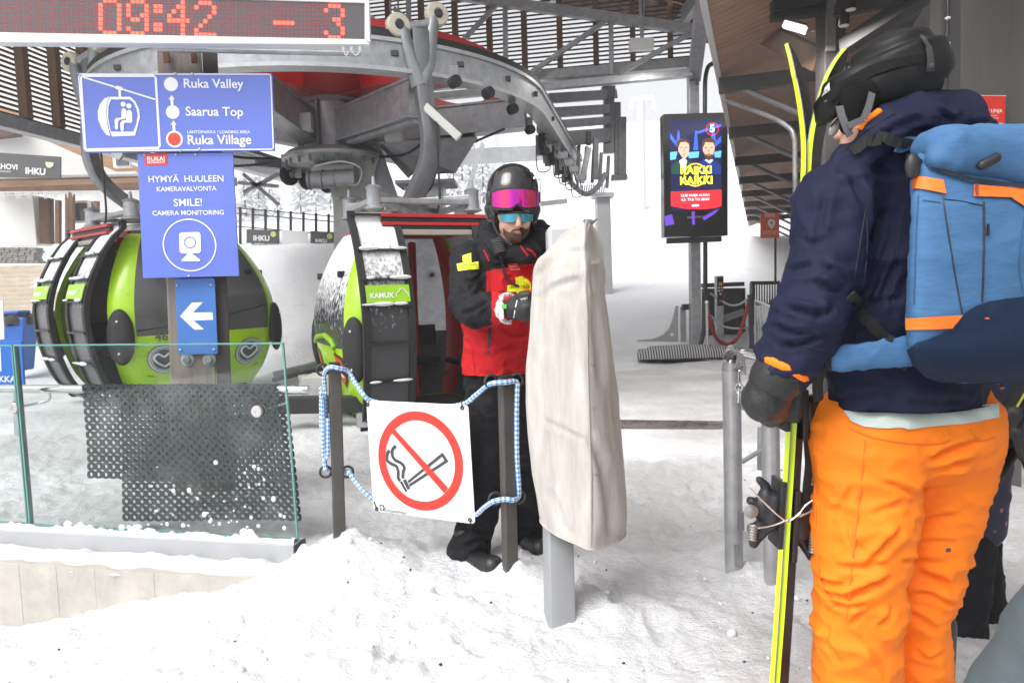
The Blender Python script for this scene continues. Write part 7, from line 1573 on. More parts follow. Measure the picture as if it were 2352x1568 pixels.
# jacket
wv2 = Vector((.95, .3, 0))
jt = [(q(2088, 450, 1.76), q(2080, 700, 1.76), .150, .150, wv2, 1.38), (q(2080, 700, 1.76), q(2082, 872, 1.75), .150, .148, wv2, 1.38), (q(2082, 880, 1.75), q(2083, 955, 1.75), .150, .150, wv2, 1.42),
      (q(1945, 455, 1.70), q(2250, 430, 1.84), .098, .098), (q(1952, 378, 1.63), q(2030, 296, 1.62), .044, .046), (q(2030, 296, 1.62), q(2108, 258, 1.65), .046, .052), (q(2108, 258, 1.65), q(2202, 274, 1.71), .052, .058), (q(2202, 274, 1.71), q(2215, 330, 1.72), .056, .07), (q(2040, 360, 1.70), q(2215, 350, 1.74), .085, .08), (q(1968, 410, 1.68), q(1945, 460, 1.66), .055, .08)]
al = [(q(1918, 462, 1.67), q(1898, 610, 1.63), .098, .086), (q(1898, 610, 1.63), q(1858, 735, 1.60), .086, .084), (q(1858, 735, 1.60), q(1812, 822, 1.59), .084, .070), (q(1812, 822, 1.59), q(1803, 840, 1.59), .071, .066)]
ar_ = [(q(2270, 450, 1.86), q(2340, 650, 1.92), .095, .085), (q(2340, 650, 1.92), q(2330, 800, 2.02), .082, .07)]
def sdisp(a, b):
    d = .014*(folds(a, 5.5, (1, 1, 1.2), 8, 2.4)-.55)+.006*(folds(a, 13, (1, 1, 1.3), 6, 2)-.5)
    el = np.exp(-((a[:, 2]-q(1850, 740, 1.6).z)/.13)**2)*(a[:, 0] < q(1975, 740, 1.6).x); d = d+el*.013*(folds(a, 9, (.5, .7, 2.2), 4, 2.5)-.5)
    return d+.0025*fbm(a[:, 0]*24, a[:, 1]*24, a[:, 2]*24, 2)+crease(a, b, [([(1953, 395), (1972, 440), (1990, 490)], 12, .014), ([(1893, 612), (1920, 622), (1950, 638)], 10, .014), ([(1806, 616), (1835, 614), (1866, 605)], 9, .012), ([(1796, 700), (1845, 716), (1890, 722), (1912, 706)], 11, .016), ([(1870, 640), (1905, 665), (1945, 660)], 10, .012), ([(1778, 748), (1820, 762), (1870, 764)], 10, .014), ([(1772, 786), (1830, 790), (1905, 770)], 10, .014), ([(1868, 690), (1885, 715), (1868, 740)], 8, .010), ([(2040, 560), (2010, 640), (1990, 700)], 14, .010), ([(2062, 600), (2035, 660), (2010, 720)], 13, .009), ([(2030, 480), (2010, 560), (1996, 620)], 13, .008), ([(1900, 430), (1885, 500), (1880, 560)], 14, .008), ([(2055, 335), (2110, 300), (2190, 300)], 10, .011), ([(2000, 330), (2060, 290), (2120, 270)], 9, .009), ([(2150, 250), (2190, 275), (2215, 260)], 9, .012), ([(1900, 925), (1980, 905), (2060, 915)], 13, .008), ([(2080, 930), (2160, 920), (2260, 925)], 12, .008), ([(1990, 700), (2040, 690), (2080, 680)], 12, .008), ([(1835, 545), (1870, 560), (1895, 545)], 10, .008)])
sj, SJ = garment('jacket', jt+al+ar_, NAVY, sk, .008, 4, sdisp, None, q(2080, 952, 1.58).z)
mb = MB(); decal_line(mb, [(p.x, p.y) for p in bez([Vector(v) for v in ((1974, 298, 0), (1984, 284, 0), (1998, 272, 0), (2012, 262, 0), (2020, 256, 0))], 4)], SJ, .008, .001); mb.build('orange_lining', ORANGE, sj, smooth=60)
for ln in ([(1976, 470), (1992, 520), (1985, 640), (1965, 720)], [(1838, 792), (1870, 800), (1905, 806)], [(1890, 905), (1960, 930), (2080, 940), (2280, 938)]):
    mb = MB(); decal_line(mb, [(p.x, p.y) for p in bez([Vector((x, y, 0)) for x, y in ln], 6)], SJ, .0022, 0); mb.build('seam', M('navy_seam', (.006, .008, .024), .8), sj, smooth=60)
mb = MB(); cb_ = q(1799, 846, 1.59); mb.torus(cb_, (q(1812, 822, 1.59)-q(1780, 880, 1.59)), .052, .012, 28, 8); mb.build('orange_cuff', ORANGE, sj, smooth=60)
for ln in ([(1990, 470), (1975, 560), (1962, 640)], [(2078, 470), (2062, 560), (2050, 700)], [(1935, 350), (1990, 300), (2060, 258)]):
    mb = MB(); decal_line(mb, [(p.x, p.y) for p in bez([Vector((x, y, 0)) for x, y in ln], 6)], SJ, .0016, .0008); mb.build('seam', M('navy_seam', (.006, .008, .024)), sj, smooth=60)
# glove with five fingers round the skis
SKY = 1.74                                                     # distance of the skis' near edges
kn2 = [q(1778, 905, 1.67), q(1776, 924, 1.672), q(1774, 943, 1.675), q(1771, 961, 1.68)]
tp2 = [[k+Vector((.022, .045, -.002)), k+Vector((.055, .075, -.006)), k+Vector((.082, .055, -.008))] for k in kn2]
gv, GV2 = glove(sk, q(1778, 868, 1.60), q(1757, 918, 1.61), kn2, tp2, [q(1772, 890, 1.60), q(1790, 906, 1.60), q(1800, 922, 1.62)], .052, M('black_leather_glove', (.016, .0155, .0155), .48, var=.25, vscale=20, bump=.4, bscale=60))
mb = MB(); mb.tube([q(1796, 848, 1.592), q(1780, 872, 1.595), q(1768, 892, 1.60)], [.060, .060, .054], 24); mb.build('glove_cuff', M('black_leather_glove', (.016, .016, .016)), gv, smooth=60)
# trousers
tp = [(q(2000, 985, 1.75), q(2165, 980, 1.80), .142, .142), (q(1990, 1010, 1.74), q(1985, 1180, 1.73), .138, .122), (q(1985, 1180, 1.73), q(1966, 1390, 1.72), .122, .104), (q(1966, 1390, 1.72), q(1972, 1600, 1.76), .106, .110), (q(1972, 1600, 1.76), q(1978, 1730, 1.78), .11, .115),
      (q(2165, 1010, 1.84), q(2142, 1200, 1.86), .136, .11), (q(2142, 1200, 1.86), q(2103, 1390, 1.86), .11, .088), (q(2103, 1390, 1.86), q(2102, 1600, 1.90), .088, .092), (q(2102, 1600, 1.90), q(2106, 1720, 1.92), .092, .105)]
def odisp(a, b):
    d = .013*(folds(a, 4.5, (1, 1, 1.5), 15, 2.2)-.5)+.005*(folds(a, 12, (1, 1, 1.5), 3, 2)-.5); kz = q(1970, 1390, 1.75).z
    k = np.exp(-((a[:, 2]-kz)/.12)**2); d = d+k*.020*(folds(a, 7, (.6, .6, 2.0), 21, 2.2)-.5)
    d = d+crease(a, b, [([(2138, 1058), (2180, 1036), (2262, 1004)], 12, .016), ([(2128, 1085), (2190, 1062), (2245, 1050)], 10, .013), ([(2110, 1120), (2160, 1092), (2230, 1085)], 10, .011), ([(2030, 1108), (2070, 1118), (2108, 1136)], 11, .012), ([(1873, 1322), (1905, 1336), (1942, 1340)], 9, .015), ([(1918, 1296), (1980, 1300), (2044, 1290)], 12, .012), ([(1936, 1378), (1985, 1352), (2048, 1322)], 13, .020), ([(1900, 1378), (1945, 1392), (1996, 1384)], 10, .014), ([(1986, 1300), (2030, 1256), (2072, 1206)], 13, .015), ([(1880, 1350), (1910, 1366), (1960, 1362)], 8, .012), ([(1950, 1440), (1975, 1410), (2010, 1395)], 11, .012), ([(1895, 1440), (1905, 1480), (1930, 1520)], 11, .012), ([(2106, 1312), (2150, 1326), (2190, 1346)], 11, .016), ([(2086, 1358), (2140, 1366), (2196, 1388)], 11, .017), ([(2070, 1290), (2110, 1285), (2160, 1290)], 10, .011), ([(2080, 1400), (2120, 1420), (2150, 1450)], 12, .012), ([(1950, 1200), (1960, 1240), (1990, 1270)], 12, .008), ([(2000, 1180), (2040, 1170), (2080, 1150)], 11, .010), ([(1900, 1180), (1940, 1150), (1960, 1110)], 12, .008), ([(2100, 1200), (2150, 1190), (2215, 1180)], 11, .010), ([(2095, 1250), (2130, 1240), (2200, 1246)], 10, .009), ([(1990, 1480), (2020, 1520), (2040, 1560)], 12, .010), ([(2020, 1440), (2040, 1420), (2050, 1390)], 10, .012), ([(2100, 1490), (2130, 1510), (2170, 1500)], 11, .009)])
    cz = q(2100, 1130, 1.75).z; d = d+.010*np.exp(-((a[:, 2]-cz)/.10)**2)*(folds(a+a[:, [2, 2, 2]]*.5, 6, (1, 1, 1.6), 31, 2.2)-.5)
    return d
ot, OT = garment('trousers', tp, ORANGE, sk, .0075, 4, odisp)
OSEAM = M('orange_seam', (.78, .155, .006), .7)
for ln in ([(1952, 985), (2010, 1005), (2090, 1018), (2160, 1018), (2182, 1010)], [(1988, 1010), (1970, 1180), (1955, 1320), (1945, 1420)], [(1890, 1380), (1905, 1392), (1925, 1388)], [(2225, 985), (2250, 1010), (2285, 1004)], [(1872, 1110), (1880, 1300), (1900, 1360)]):
    mb = MB(); decal_line(mb, [(p.x, p.y) for p in bez([Vector((x, y, 0)) for x, y in ln], 6)], OT, .0022, .0012); mb.build('seam', OSEAM, ot, smooth=60)
mb = MB(); decal(mb, [[(2172, 1258), (2183, 1257), (2183, 1266), (2172, 1266)]], OT, .002, 1); mb.build('logo', M('purple_logo', (.10, .03, .12), .6), ot, smooth=180)
mb = MB(); decal(mb, [[(1938, 945), (2050, 940), (2180, 938), (2290, 930), (2290, 958), (2260, 966), (2180, 975), (2100, 983), (2040, 985), (1985, 981), (1955, 968)]], OT, .006, 8); mb.build('mint_base_layer', cloth('mint_cloth', (.52, .60, .56), .8), sk, smooth=180)
for x, Y in ((1980, 1.76), (2122, 1.93)):
    c = q(x, 1760, Y); mb = MB(); mb.cap(Vector((c.x, c.y, .10)), Vector((c.x, c.y, .34)), .07, .075); mb.cap(Vector((c.x, c.y, .09)), Vector((c.x-.12, c.y+.14, .075)), .06, .05); me = blob(mb, .012, 3); link(me, 'ski_boot', BOOT, sk, fix=False)
# ---- backpack ------------------------------------------------------------
bk = thing('backpack', q(2230, 885, 1.55), 'blue and navy hiking backpack with orange straps worn by the person in navy', 'backpack')
PB = M('blue_melange_fabric', (.055, .155, .32), .85, var=.22, vscale=30, stretch=(1, 1, 6), bump=.25, bscale=260); PN = cloth('navy_pack_fabric', (.011, .025, .058), .8); PO = M('orange_webbing', (.95, .17, .012), .6, bump=.2, bscale=200)
rows = [(296, 2150, 2420, 1.58), (310, 2128, 2440, 1.54), (340, 2112, 2452, 1.50), (400, 2098, 2458, 1.48), (480, 2092, 2460, 1.455), (600, 2088, 2462, 1.44), (720, 2084, 2462, 1.435), (790, 2086, 2458, 1.44), (840, 2106, 2440, 1.46), (872, 2142, 2410, 1.50), (884, 2185, 2370, 1.54)]
def packring(y, x0, x1, Y, dep):
    a, b = q(x0, y, Y+.05), q(x1, y, Y+.12); f = (b-a); n_ = Vector((f.y, -f.x, 0)).normalized(); n_ = n_ if n_.y < 0 else -n_
    out = []
    for k in range(28):
        t = 2*math.pi*k/28; cx, sy = math.cos(t), math.sin(t); e = 3.4; m_ = (abs(cx)**e+abs(sy)**e)**(-1/e)
        V_ = Vector((.50, .866, 0)); out.append((a+b)/2+f*.5*(cx*m_)-V_*(dep*(sy*m_)-.03))
    return out
rr2 = []
for i in range(len(rows)-1):
    for k in range(6):
        t = k/6; r0, r1 = rows[i], rows[i+1]; v = [r0[j]+(r1[j]-r0[j])*t for j in range(4)]; yy = (v[0]-296)/588
        rr2.append(packring(v[0], v[1], v[2], v[3], .10*min(1, .35+yy*5)*min(1, .3+(1-yy)*7)))
rr2.append(packring(*rows[-1], .03))
mb = MB(); mb.loft(rr2); me = mb.mesh('pack', 180); bm = bmesh.new(); bm.from_mesh(me); bmesh.ops.recalc_face_normals(bm, faces=bm.faces); bmesh.ops.subdivide_edges(bm, edges=bm.edges[:], cuts=1, use_grid_fill=True); bm.to_mesh(me); bm.free()
me = apply_mods(me, [('SMOOTH', dict(factor=.5, iterations=8))]); me.materials.clear()
a, b = co_of(me); set_co(me, a+b*(.006*fbm(a[:, 0]*9, a[:, 1]*9, a[:, 2]*7, 3)+.004*(folds(a, 10, (1, 1, 2), 3)-.5))[:, None]); me.polygons.foreach_set('use_smooth', [True]*len(me.polygons))
BVP = bvh_of(me)
cur = [(2050, 830), (2111, 784), (2184, 752), (2211, 717), (2261, 694), (2352, 680), (2480, 676)]
def prule(c):
    x, y = px_of(c)
    for i in range(len(cur)-1):
        if x < cur[i+1][0]: break
    t = (x-cur[i][0])/(cur[i+1][0]-cur[i][0]); return 1 if y > cur[i][1]+(cur[i+1][1]-cur[i][1])*t else 0
link(me, 'main_bag', [PB, PN], bk, fix=False)
def pk_patch(name, polys, mat, off=.004, cuts=5, par=bk): mb = MB(); decal(mb, polys, BVP, off, cuts); return mb.build(name, mat, par, smooth=180)
pk_patch('navy_base', [[(2076, 812), (2111, 784), (2148, 769), (2184, 752), (2198, 736), (2211, 717), (2235, 703), (2261, 694), (2305, 686), (2352, 680), (2440, 676), (2452, 700), (2450, 800), (2420, 860), (2370, 880), (2250, 884), (2170, 878), (2130, 860), (2100, 832)]], PN, .007, 12)
for p in ([(2104, 405), (2164, 416), (2170, 447), (2102, 434)], [(2232, 427), (2352, 436), (2400, 440), (2400, 490), (2352, 478), (2318, 456), (2232, 453)], [(2087, 731), (2207, 723), (2184, 753), (2087, 758)], [(2238, 720), (2352, 724), (2400, 722), (2400, 752), (2352, 750), (2241, 748)]): pk_patch('orange_strap', [p], PO, .006)
pk_patch('lid_edge', [[(2132, 380), (2150, 388), (2226, 413), (2352, 430), (2440, 434), (2440, 442), (2352, 438), (2226, 421), (2150, 397), (2130, 388)]], BLACKP, .009, 6)
for ln, r in (([(2166, 450), (2172, 500), (2188, 600), (2200, 670), (2210, 722)], .0016), ([(2259, 464), (2259, 560), (2257, 640), (2255, 694)], .0022), ([(2167, 458), (2210, 463), (2259, 473)], .0012)):
    mb = MB(); mb.tube([hit(BVP, p.x, p.y, .001) for p in bez([Vector((x, y, 0)) for x, y in ln], 5)], r, 6); mb.build('zip', BLACKP, bk, smooth=60)
mb = MB(); c = hit(BVP, 2264, 528, .006); mb.bar(c+Vector((0, 0, .012)), c-Vector((0, 0, .012)), .006, .004); mb.build('zip_pull', BLACKP, bk, bevel=.001)
# lid: a soft hood over the top of the bag
mb = MB(); mb.cap(q(2158, 335, 1.53), q(2400, 335, 1.62), .042, .045, (0, 1, 0), 1.9); mb.cap(q(2150, 368, 1.49), q(2410, 405, 1.55), .024, .032, (0, 1, 0), 1.4); mb.cap(q(2172, 325, 1.56), q(2390, 325, 1.63), .036, .04); mb.cap(q(2200, 350, 1.50), q(2400, 375, 1.55), .045, .05)
me = blob(mb, .009, 6, lambda a, b: .007*(folds(a, 8, (1, 1, 1.4), 12)-.5)); LB = bvh_of(me); lid = link(me, 'lid', PB, bk, fix=False)
mb = MB(); mb.cap(hit(LB, 2252, 378, .004), hit(LB, 2284, 362, .004), .010, .010); mb.build('lid_loop', BLACKP, lid, smooth=60)
for ln in ([(2110, 450), (2104, 560), (2100, 700)], [(2262, 700), (2300, 760), (2352, 770)], [(2120, 460), (2160, 466)], [(2352, 500), (2340, 600), (2348, 670)]):
    mb = MB(); mb.tube([hit(BVP, p.x, p.y, .0012) for p in bez([Vector((x, y, 0)) for x, y in ln], 5)], .0014, 6); mb.build('seam', M('pack_seam', (.03, .09, .20), .9), bk, smooth=60)
for x, y in ((2107, 424), (2235, 440)):
    mb = MB(); c = hit(BVP, x, y, .010); mb.box(c, (.004, .006, .022)); mb.build('bar_tack', M('tack_dark', (.30, .06, .01), .8), bk)
mb = MB(); c = hit(BVP, 2112, 372, .014); mb.bar(c+Vector((-.012, 0, .010)), c+Vector((.012, 0, -.008)), .020, .008); mb.build('side_buckle', BLACKP, bk, bevel=.002)
# straps
WEB = M('black_webbing', (.012, .012, .0125), .8, bump=.4, bscale=300)
def strap_on(bv, pts, w, name, off=.008, par=bk, mat=WEB):
    P = [hit(bv, p.x, p.y, off) for p in bez([Vector((x, y, 0)) for x, y in pts], 5)]; mb = MB(); rings = []
    for i in range(len(P)):
        t = (P[min(i+1, len(P)-1)]-P[max(i-1, 0)]).normalized(); vw = (EYEP-P[i]).normalized(); s_ = t.cross(vw).normalized(); n_ = s_.cross(t); rings.append([P[i]+s_*(a*w/2)+n_*(b*.0025) for a, b in ((-1, -1), (1, -1), (1, 1), (-1, 1))])
    mb.loft(rings); return mb.build(name, mat, par)
strap_on(SJ, [(1955, 352), (2000, 322), (2055, 318), (2105, 340), (2128, 362)], .022, 'shoulder_strap', .012)
strap_on(SJ, [(2060, 325), (2100, 330), (2122, 345)], .03, 'shoulder_pad', .010, mat=PB)
strap_on(SJ, [(1946, 678), (1985, 725), (2020, 762), (2055, 792)], .026, 'side_strap', .006)
mb = MB(); mb.cap(q(1935, 825, 1.57), q(2085, 806, 1.56), .030, .036, (0, 1, 0), .45); mb.cap(q(1920, 828, 1.58), q(1935, 826, 1.57), .024, .03, (0, 1, 0), .45); me = blob(mb, .006, 4, lambda a, b: .005*(folds(a, 12, (1, 1, 1), 4)-.5)); HBV = bvh_of(me); hp = link(me, 'hip_belt', PB, bk, fix=False)
strap_on(HBV, [(1912, 805), (1945, 785), (2000, 778), (2050, 780)], .013, 'belt_binding', .002, hp); strap_on(HBV, [(1908, 855), (1950, 860), (2010, 855), (2080, 842)], .013, 'belt_binding', .002, hp); strap_on(HBV, [(1910, 803), (1906, 830), (1909, 856)], .010, 'belt_zip', .003, hp)
mb = MB(); mb.tube(bez([q(1912, 820, 1.585), q(1890, 845, 1.60), q(1878, 880, 1.63), q(1880, 915, 1.66)], 6), .013, 8, flat=(Vector((0, 1, 0)), .3)); mb.build('waist_strap', WEB, bk, smooth=60)
mb = MB(); c = q(2096, 382, 1.50); mb.ell(c, (.016, .012, .028), None, 16, 10); mb.build('strap_buckle', BLACKP, bk, smooth=60)
# ---- skis ------------------------------------------------------------------
SKB = M('black_ski', (.010, .009, .0095), .4, var=.2, vscale=10, spec=.25); SKL = M('lime_sidewall', (.60, .80, .01), .35); SKE = M('steel_edge', (.55, .55, .55), .25, .9)
wdir = Vector((.60, .80, 0))
def ski(path, label, left):
    r = thing('ski', q(*path[-1], SKY+.02), label, 'ski', 'skis held upright by the person in navy')
    P = bez([q(x, y, SKY) for x, y in path], 8); N = len(P); cum = [0]
    for i in range(1, N): cum.append(cum[-1]+(P[i]-P[i-1]).length)
    L = cum[-1]; rings = []
    for i in range(N):
        t = cum[i]/L; tg_ = (P[min(i+1, N-1)]-P[max(i-1, 0)]).normalized(); n_ = tg_.cross(wdir).normalized(); n_ = n_ if n_.x > 0 else -n_
        w = .072+.046*max(0, 1-t/.35)**1.3*min(1, (t/.05)**.55+.12)+.030*max(0, (t-.6)/.4)
        if t < .05: w = .02+.098*(t/.05)**.6
        th = .0125 if .12 < t < .9 else .008+.0045*min(1, t/.12)
        c = P[i]+wdir*((.118-w)*.35); rings.append([c-n_*th/2, c+n_*th/2, c+n_*th/2+wdir*w, c-n_*th/2+wdir*w])
    mb = MB(); mb.loft([[a, b, b+wdir*.0006, a+wdir*.0006] for a, b, c_, d in rings]); mb.build('lime_sidewall', SKL, r)
    mb = MB(); mb.loft([[a+wdir*.0012, b+wdir*.0012, c_, d] for a, b, c_, d in rings]); mb.build('board', SKB, r, smooth=35)
    mb = MB(); k = 1 if left else 0; mb.tube([x[k]-wdir*.0006 for x in rings[3:]], .0013, 5); mb.build('steel_edge', SKE, r)
    return r, rings
s1, R1 = ski([(1797, 92), (1811, 130), (1826, 190), (1838, 262), (1844, 340), (1840, 450), (1829, 600), (1817, 800), (1806, 1000), (1794, 1200), (1782, 1400), (1771, 1568), (1760, 1740)], 'left lime edged ski of the pair, its tip bending left', True)
s2, R2 = ski([(1934, 104), (1913, 140), (1890, 195), (1871, 265), (1858, 340), (1852, 450), (1842, 600), (1830, 800), (1819, 1000), (1807, 1200), (1795, 1400), (1783, 1568), (1772, 1740)], 'right lime edged ski of the pair, its tip bending right towards the helmet', False)
mb = MB(); nrm = Vector((0, 0, 0))
for a_, b_ in (((1826, 130), (1830, 170)), ((1836, 225), (1842, 260))):
    pass
def binding(r, sgn, px, y0, y1, heel):
    def p(dx, y, dY=.045): return q(px(y)+sgn*dx, y, SKY+dY)
    mb = MB(); mb.bar(p(10, y0), p(10, y1), .075, .016, Vector((1, 0, 0))); bd = mb.build('binding', BLACKP, r, bevel=.004)
    H = abs(y1-y0)
    mb = MB(); mb.cap(p(22, y0+H*.30), p(26, y0+H*.62), .022, .028, (0, 1, 0), 1.3); mb.cap(p(40, y0+H*.25), p(48, y0+H*.5), .018, .022, (0, 1, 0), 1.2); mb.cap(p(26, y0+H*.62), p(52, y0+H*.72), .02, .014)
    if heel: mb.cap(p(48, y0+H*.45), p(72, y0+H*.34), .016, .012, (0, 1, 0), 1.4); mb.cap(p(40, y0+H*.12), p(56, y0+H*.02), .013, .010); mb.cap(p(30, y0+H*.7), p(58, y0+H*.98), .014, .009, (0, 1, 0), 1.5); mb.cap(p(66, y0+H*.75), p(62, y0+H*1.0), .012, .009, (0, 1, 0), 1.6)
    me = blob(mb, .0045, 2); link(me, 'binding_housing', BLACKP, bd, fix=False)
    if heel:
        mb = MB(); mb.lathe(p(70, y0+H*.50, .02), (0, -1, 0), [(.004, -.006), (.017, -.006), (.019, .0), (.017, .004), (.010, .006), (.005, .009)], 20); mb.build('steel_disc', M('worn_steel', (.33, .31, .30), .4, .7, var=.2, vscale=40), bd, smooth=40)
        mb = MB()
        for i in range(6): c = p(64, y0+H*(.72+.04*i), .015); mb.torus(c, Vector((.2, .1, 1)), .009, .003, 14, 6)
        mb.build('steel_spring', M('worn_steel', (.4, .4, .4)), bd, smooth=60)
    return bd
lx1 = lambda y: 1800-(y-1100)*.06; lx2 = lambda y: 1813-(y-1100)*.06
binding(s1, -1, lx1, 1098, 1250, True); binding(s2, 1, lx2, 1118, 1280, True); binding(s1, -1, lambda y: 1807, 905, 985, False); binding(s2, 1, lambda y: 1828, 890, 1005, False)
for r, pts in ((s1, [(1722, 1120), (1752, 1150), (1790, 1185), (1812, 1196), (1838, 1176)]), (s1, [(1740, 1212), (1775, 1206), (1812, 1192), (1845, 1180)]), (s2, [(1838, 1176), (1850, 1160), (1866, 1148)]), (s2, [(1836, 1186), (1866, 1172)])):
    mb = MB(); mb.tube(bez([q(x, y, SKY-.012) for x, y in pts], 6), .0026, 6); mb.build('brake_wire', CHROME, r, smooth=60)
mb = MB(); mb.tube(bez([q(1852, 985, SKY+.02), q(1858, 1060, SKY+.03), q(1853, 1120, SKY+.03), q(1848, 1200, SKY+.03)], 6), .011, 8, flat=(Vector((0, 1, 0)), .2)); tag(mb.build('pole_strap', WEB, smooth=60), 'black webbing strap hanging beside the ski bindings', 'strap')
# ---- person half hidden behind the skier, with black skis ----------------
kid = thing('person', on_z(2215, 1490, 0), 'person in black trousers and dark flowered jacket half hidden behind the orange trousers', 'person')
FLO = M('dark_flowered_cloth', (.016, .018, .04), .7); t = FLO.node_tree; tc = t.nodes.new('ShaderNodeTexCoord'); vo = t.nodes.new('ShaderNodeTexVoronoi'); vo.inputs['Scale'].default_value = 22
r_ = t.nodes.new('ShaderNodeValToRGB'); r_.color_ramp.elements[0].color = (.42, .16, .22, 1); r_.color_ramp.elements[0].position = .18; r_.color_ramp.elements[1].color = (.016, .018, .04, 1); r_.color_ramp.elements[1].position = .30; t.links.new(tc.outputs['Object'], vo.inputs['Vector']); t.links.new(vo.outputs['Distance'], r_.inputs[0]); t.links.new(r_.outputs[0], t.nodes['Principled BSDF'].inputs[0])
KY = 2.45
garment('jacket', [(q(2222, 720, KY), q(2222, 1190, KY), .14, .115, (1, 0, 0), 1.15), (q(2240, 1150, KY), q(2243, 1205, KY-.02), .08, .07), (q(2160, 700, KY), q(2290, 700, KY), .08, .08), (q(2300, 720, KY), q(2330, 960, KY-.05), .06, .05), (q(2150, 720, KY), q(2140, 960, KY), .06, .05)], FLO, kid, .014, 5, fdisp(.010, 6, (1, 1, 1.5), 3))
garment('trousers', [(q(2220, 1180, KY), q(2215, 1240, KY), .105, .10), (q(2212, 1240, KY), q(2207, 1440, KY), .10, .082), (q(2245, 1240, KY+.1), q(2262, 1400, KY+.12), .075, .07), (q(2207, 1440, KY), q(2206, 1465, KY), .088, .09), (q(2262, 1390, KY+.12), q(2264, 1420, KY+.12), .07, .075)], TBLK, kid, .012, 5, fdisp(.012, 6, (1, 1, 1.5), 9))
mb = MB(); mb.cap(q(2222, 560, KY), q(2222, 600, KY), .09, .08); mb.cap(q(2222, 620, KY), q(2222, 720, KY), .05, .06); mb.cap(q(2222, 720, KY), q(2222, 1180, KY), .09, .09); me = blob(mb, .012, 4); link(me, 'body', SKIN, kid, fix=False)
mb = MB(); mb.cap(q(2222, 545, KY+.01), q(2222, 565, KY+.01), .108, .10); mb.build('helmet', MATTB, kid, smooth=60)
for x, y, Y in ((2206, 1484, KY-.02), (2266, 1440, KY+.12)):
    mb = MB(); c = q(x, y, Y); mb.cap(c+Vector((-.02, .02, .02)), c+Vector((.06, -.10, .0)), .05, .045); me = blob(mb, .01, 3); link(me, 'boot', M('pale_boot', (.45, .45, .47), .5, var=.4, vscale=20), kid, fix=False)
for i, (a, b, lb) in enumerate((((2262, 1060), (2420, 800), 'black ski with a yellow line carried by the half hidden person, upper one'), ((2280, 1085), (2430, 830), 'black ski with a yellow line carried by the half hidden person, lower one'))):
    r = thing('ski', q(*a, 2.2), lb, 'ski', 'skis carried by the half hidden person'); A, B = q(*a, 2.2+.03*i), q(*b, 2.15+.03*i)
    MB().bar(A, B, .02, .075, Vector((.5, -.6, .5))).build('board', SKB, r, bevel=.004); MB().bar(A+Vector((-.004, -.016, .024)), B+Vector((-.004, -.016, .024)), .004, .006).build('yellow_line', M('yellow_line', (.5, .5, .05), .5), r)
    mb = MB(); mb.cap(A.lerp(B, .30), A.lerp(B, .42), .03, .036); mb.cap(A.lerp(B, .36)+Vector((0, -.03, -.03)), A.lerp(B, .30)+Vector((.02, -.05, -.08)), .018, .014); me = blob(mb, .007, 2); link(me, 'binding', BLACKP, r, fix=False)
# ---- blurred person passing close by at the lower right ------------------
gp = thing('person', (1.15, .7, 0), 'person in plain grey green jacket cut off at the lower right corner', 'person')
GG = cloth('grey_green_cloth', (.085, .105, .112), .8)
c = lambda x, y, z: Vector((x, y, z))
garment('jacket', [(c(1.20, .72, .74), c(1.20, .70, 1.30), .15, .17, (1, .2, 0), 1.2), (c(1.0, .74, 1.38), c(1.42, .66, 1.38), .09, .09), (c(.98, .74, 1.36), c(.86, .84, 1.08), .085, .085), (c(.86, .84, 1.08), c(.715, .95, .73), .085, .075), (c(1.44, .62, 1.34), c(1.5, .55, .9), .08, .06)], GG, gp, .016, 6, fdisp(.014, 6, (1, 1, 1), 4))
gcb = None
garment('trousers', [(c(1.13, .72, .80), c(1.27, .70, .80), .14, .14), (c(1.10, .74, .74), c(1.06, .84, .50), .13, .10), (c(1.06, .84, .50), c(1.06, .82, .14), .10, .09), (c(1.27, .70, .74), c(1.3, .66, .5), .12, .1), (c(1.3, .66, .5), c(1.3, .62, .14), .1, .09)], GG, gp, .016, 6, fdisp(.012, 6, (1, 1, 1.4), 6))
mb = MB(); mb.cap(c(1.21, .70, 1.60), c(1.21, .70, 1.72), .095, .10); mb.cap(c(1.21, .70, 1.4), c(1.21, .70, 1.55), .055, .055); mb.cap(c(1.2, .70, .9), c(1.2, .70, 1.35), .1, .1); mb.cap(c(.86, .84, 1.08), c(.70, .96, .69), .035, .03); mb.cap(c(.70, .96, .69), c(.67, .98, .61), .035, .03); mb.cap(c(1.2, .7, 1.35), c(.98, .74, 1.36), .05, .04); mb.cap(c(.98, .74, 1.36), c(.86, .84, 1.08), .04, .035); me = blob(mb, .014, 4); link(me, 'body', SKIN, gp, fix=False)
mb = MB(); mb.cap(c(1.21, .70, 1.70), c(1.21, .70, 1.74), .115, .11); mb.build('helmet', MATTB, gp, smooth=60)
for x, y in ((1.06, .84), (1.3, .64)):
    mb = MB(); mb.cap(c(x, y, .06), c(x-.03, y+.14, .05), .055, .045); me = blob(mb, .012, 3); link(me, 'boot', BOOT, gp, fix=False)
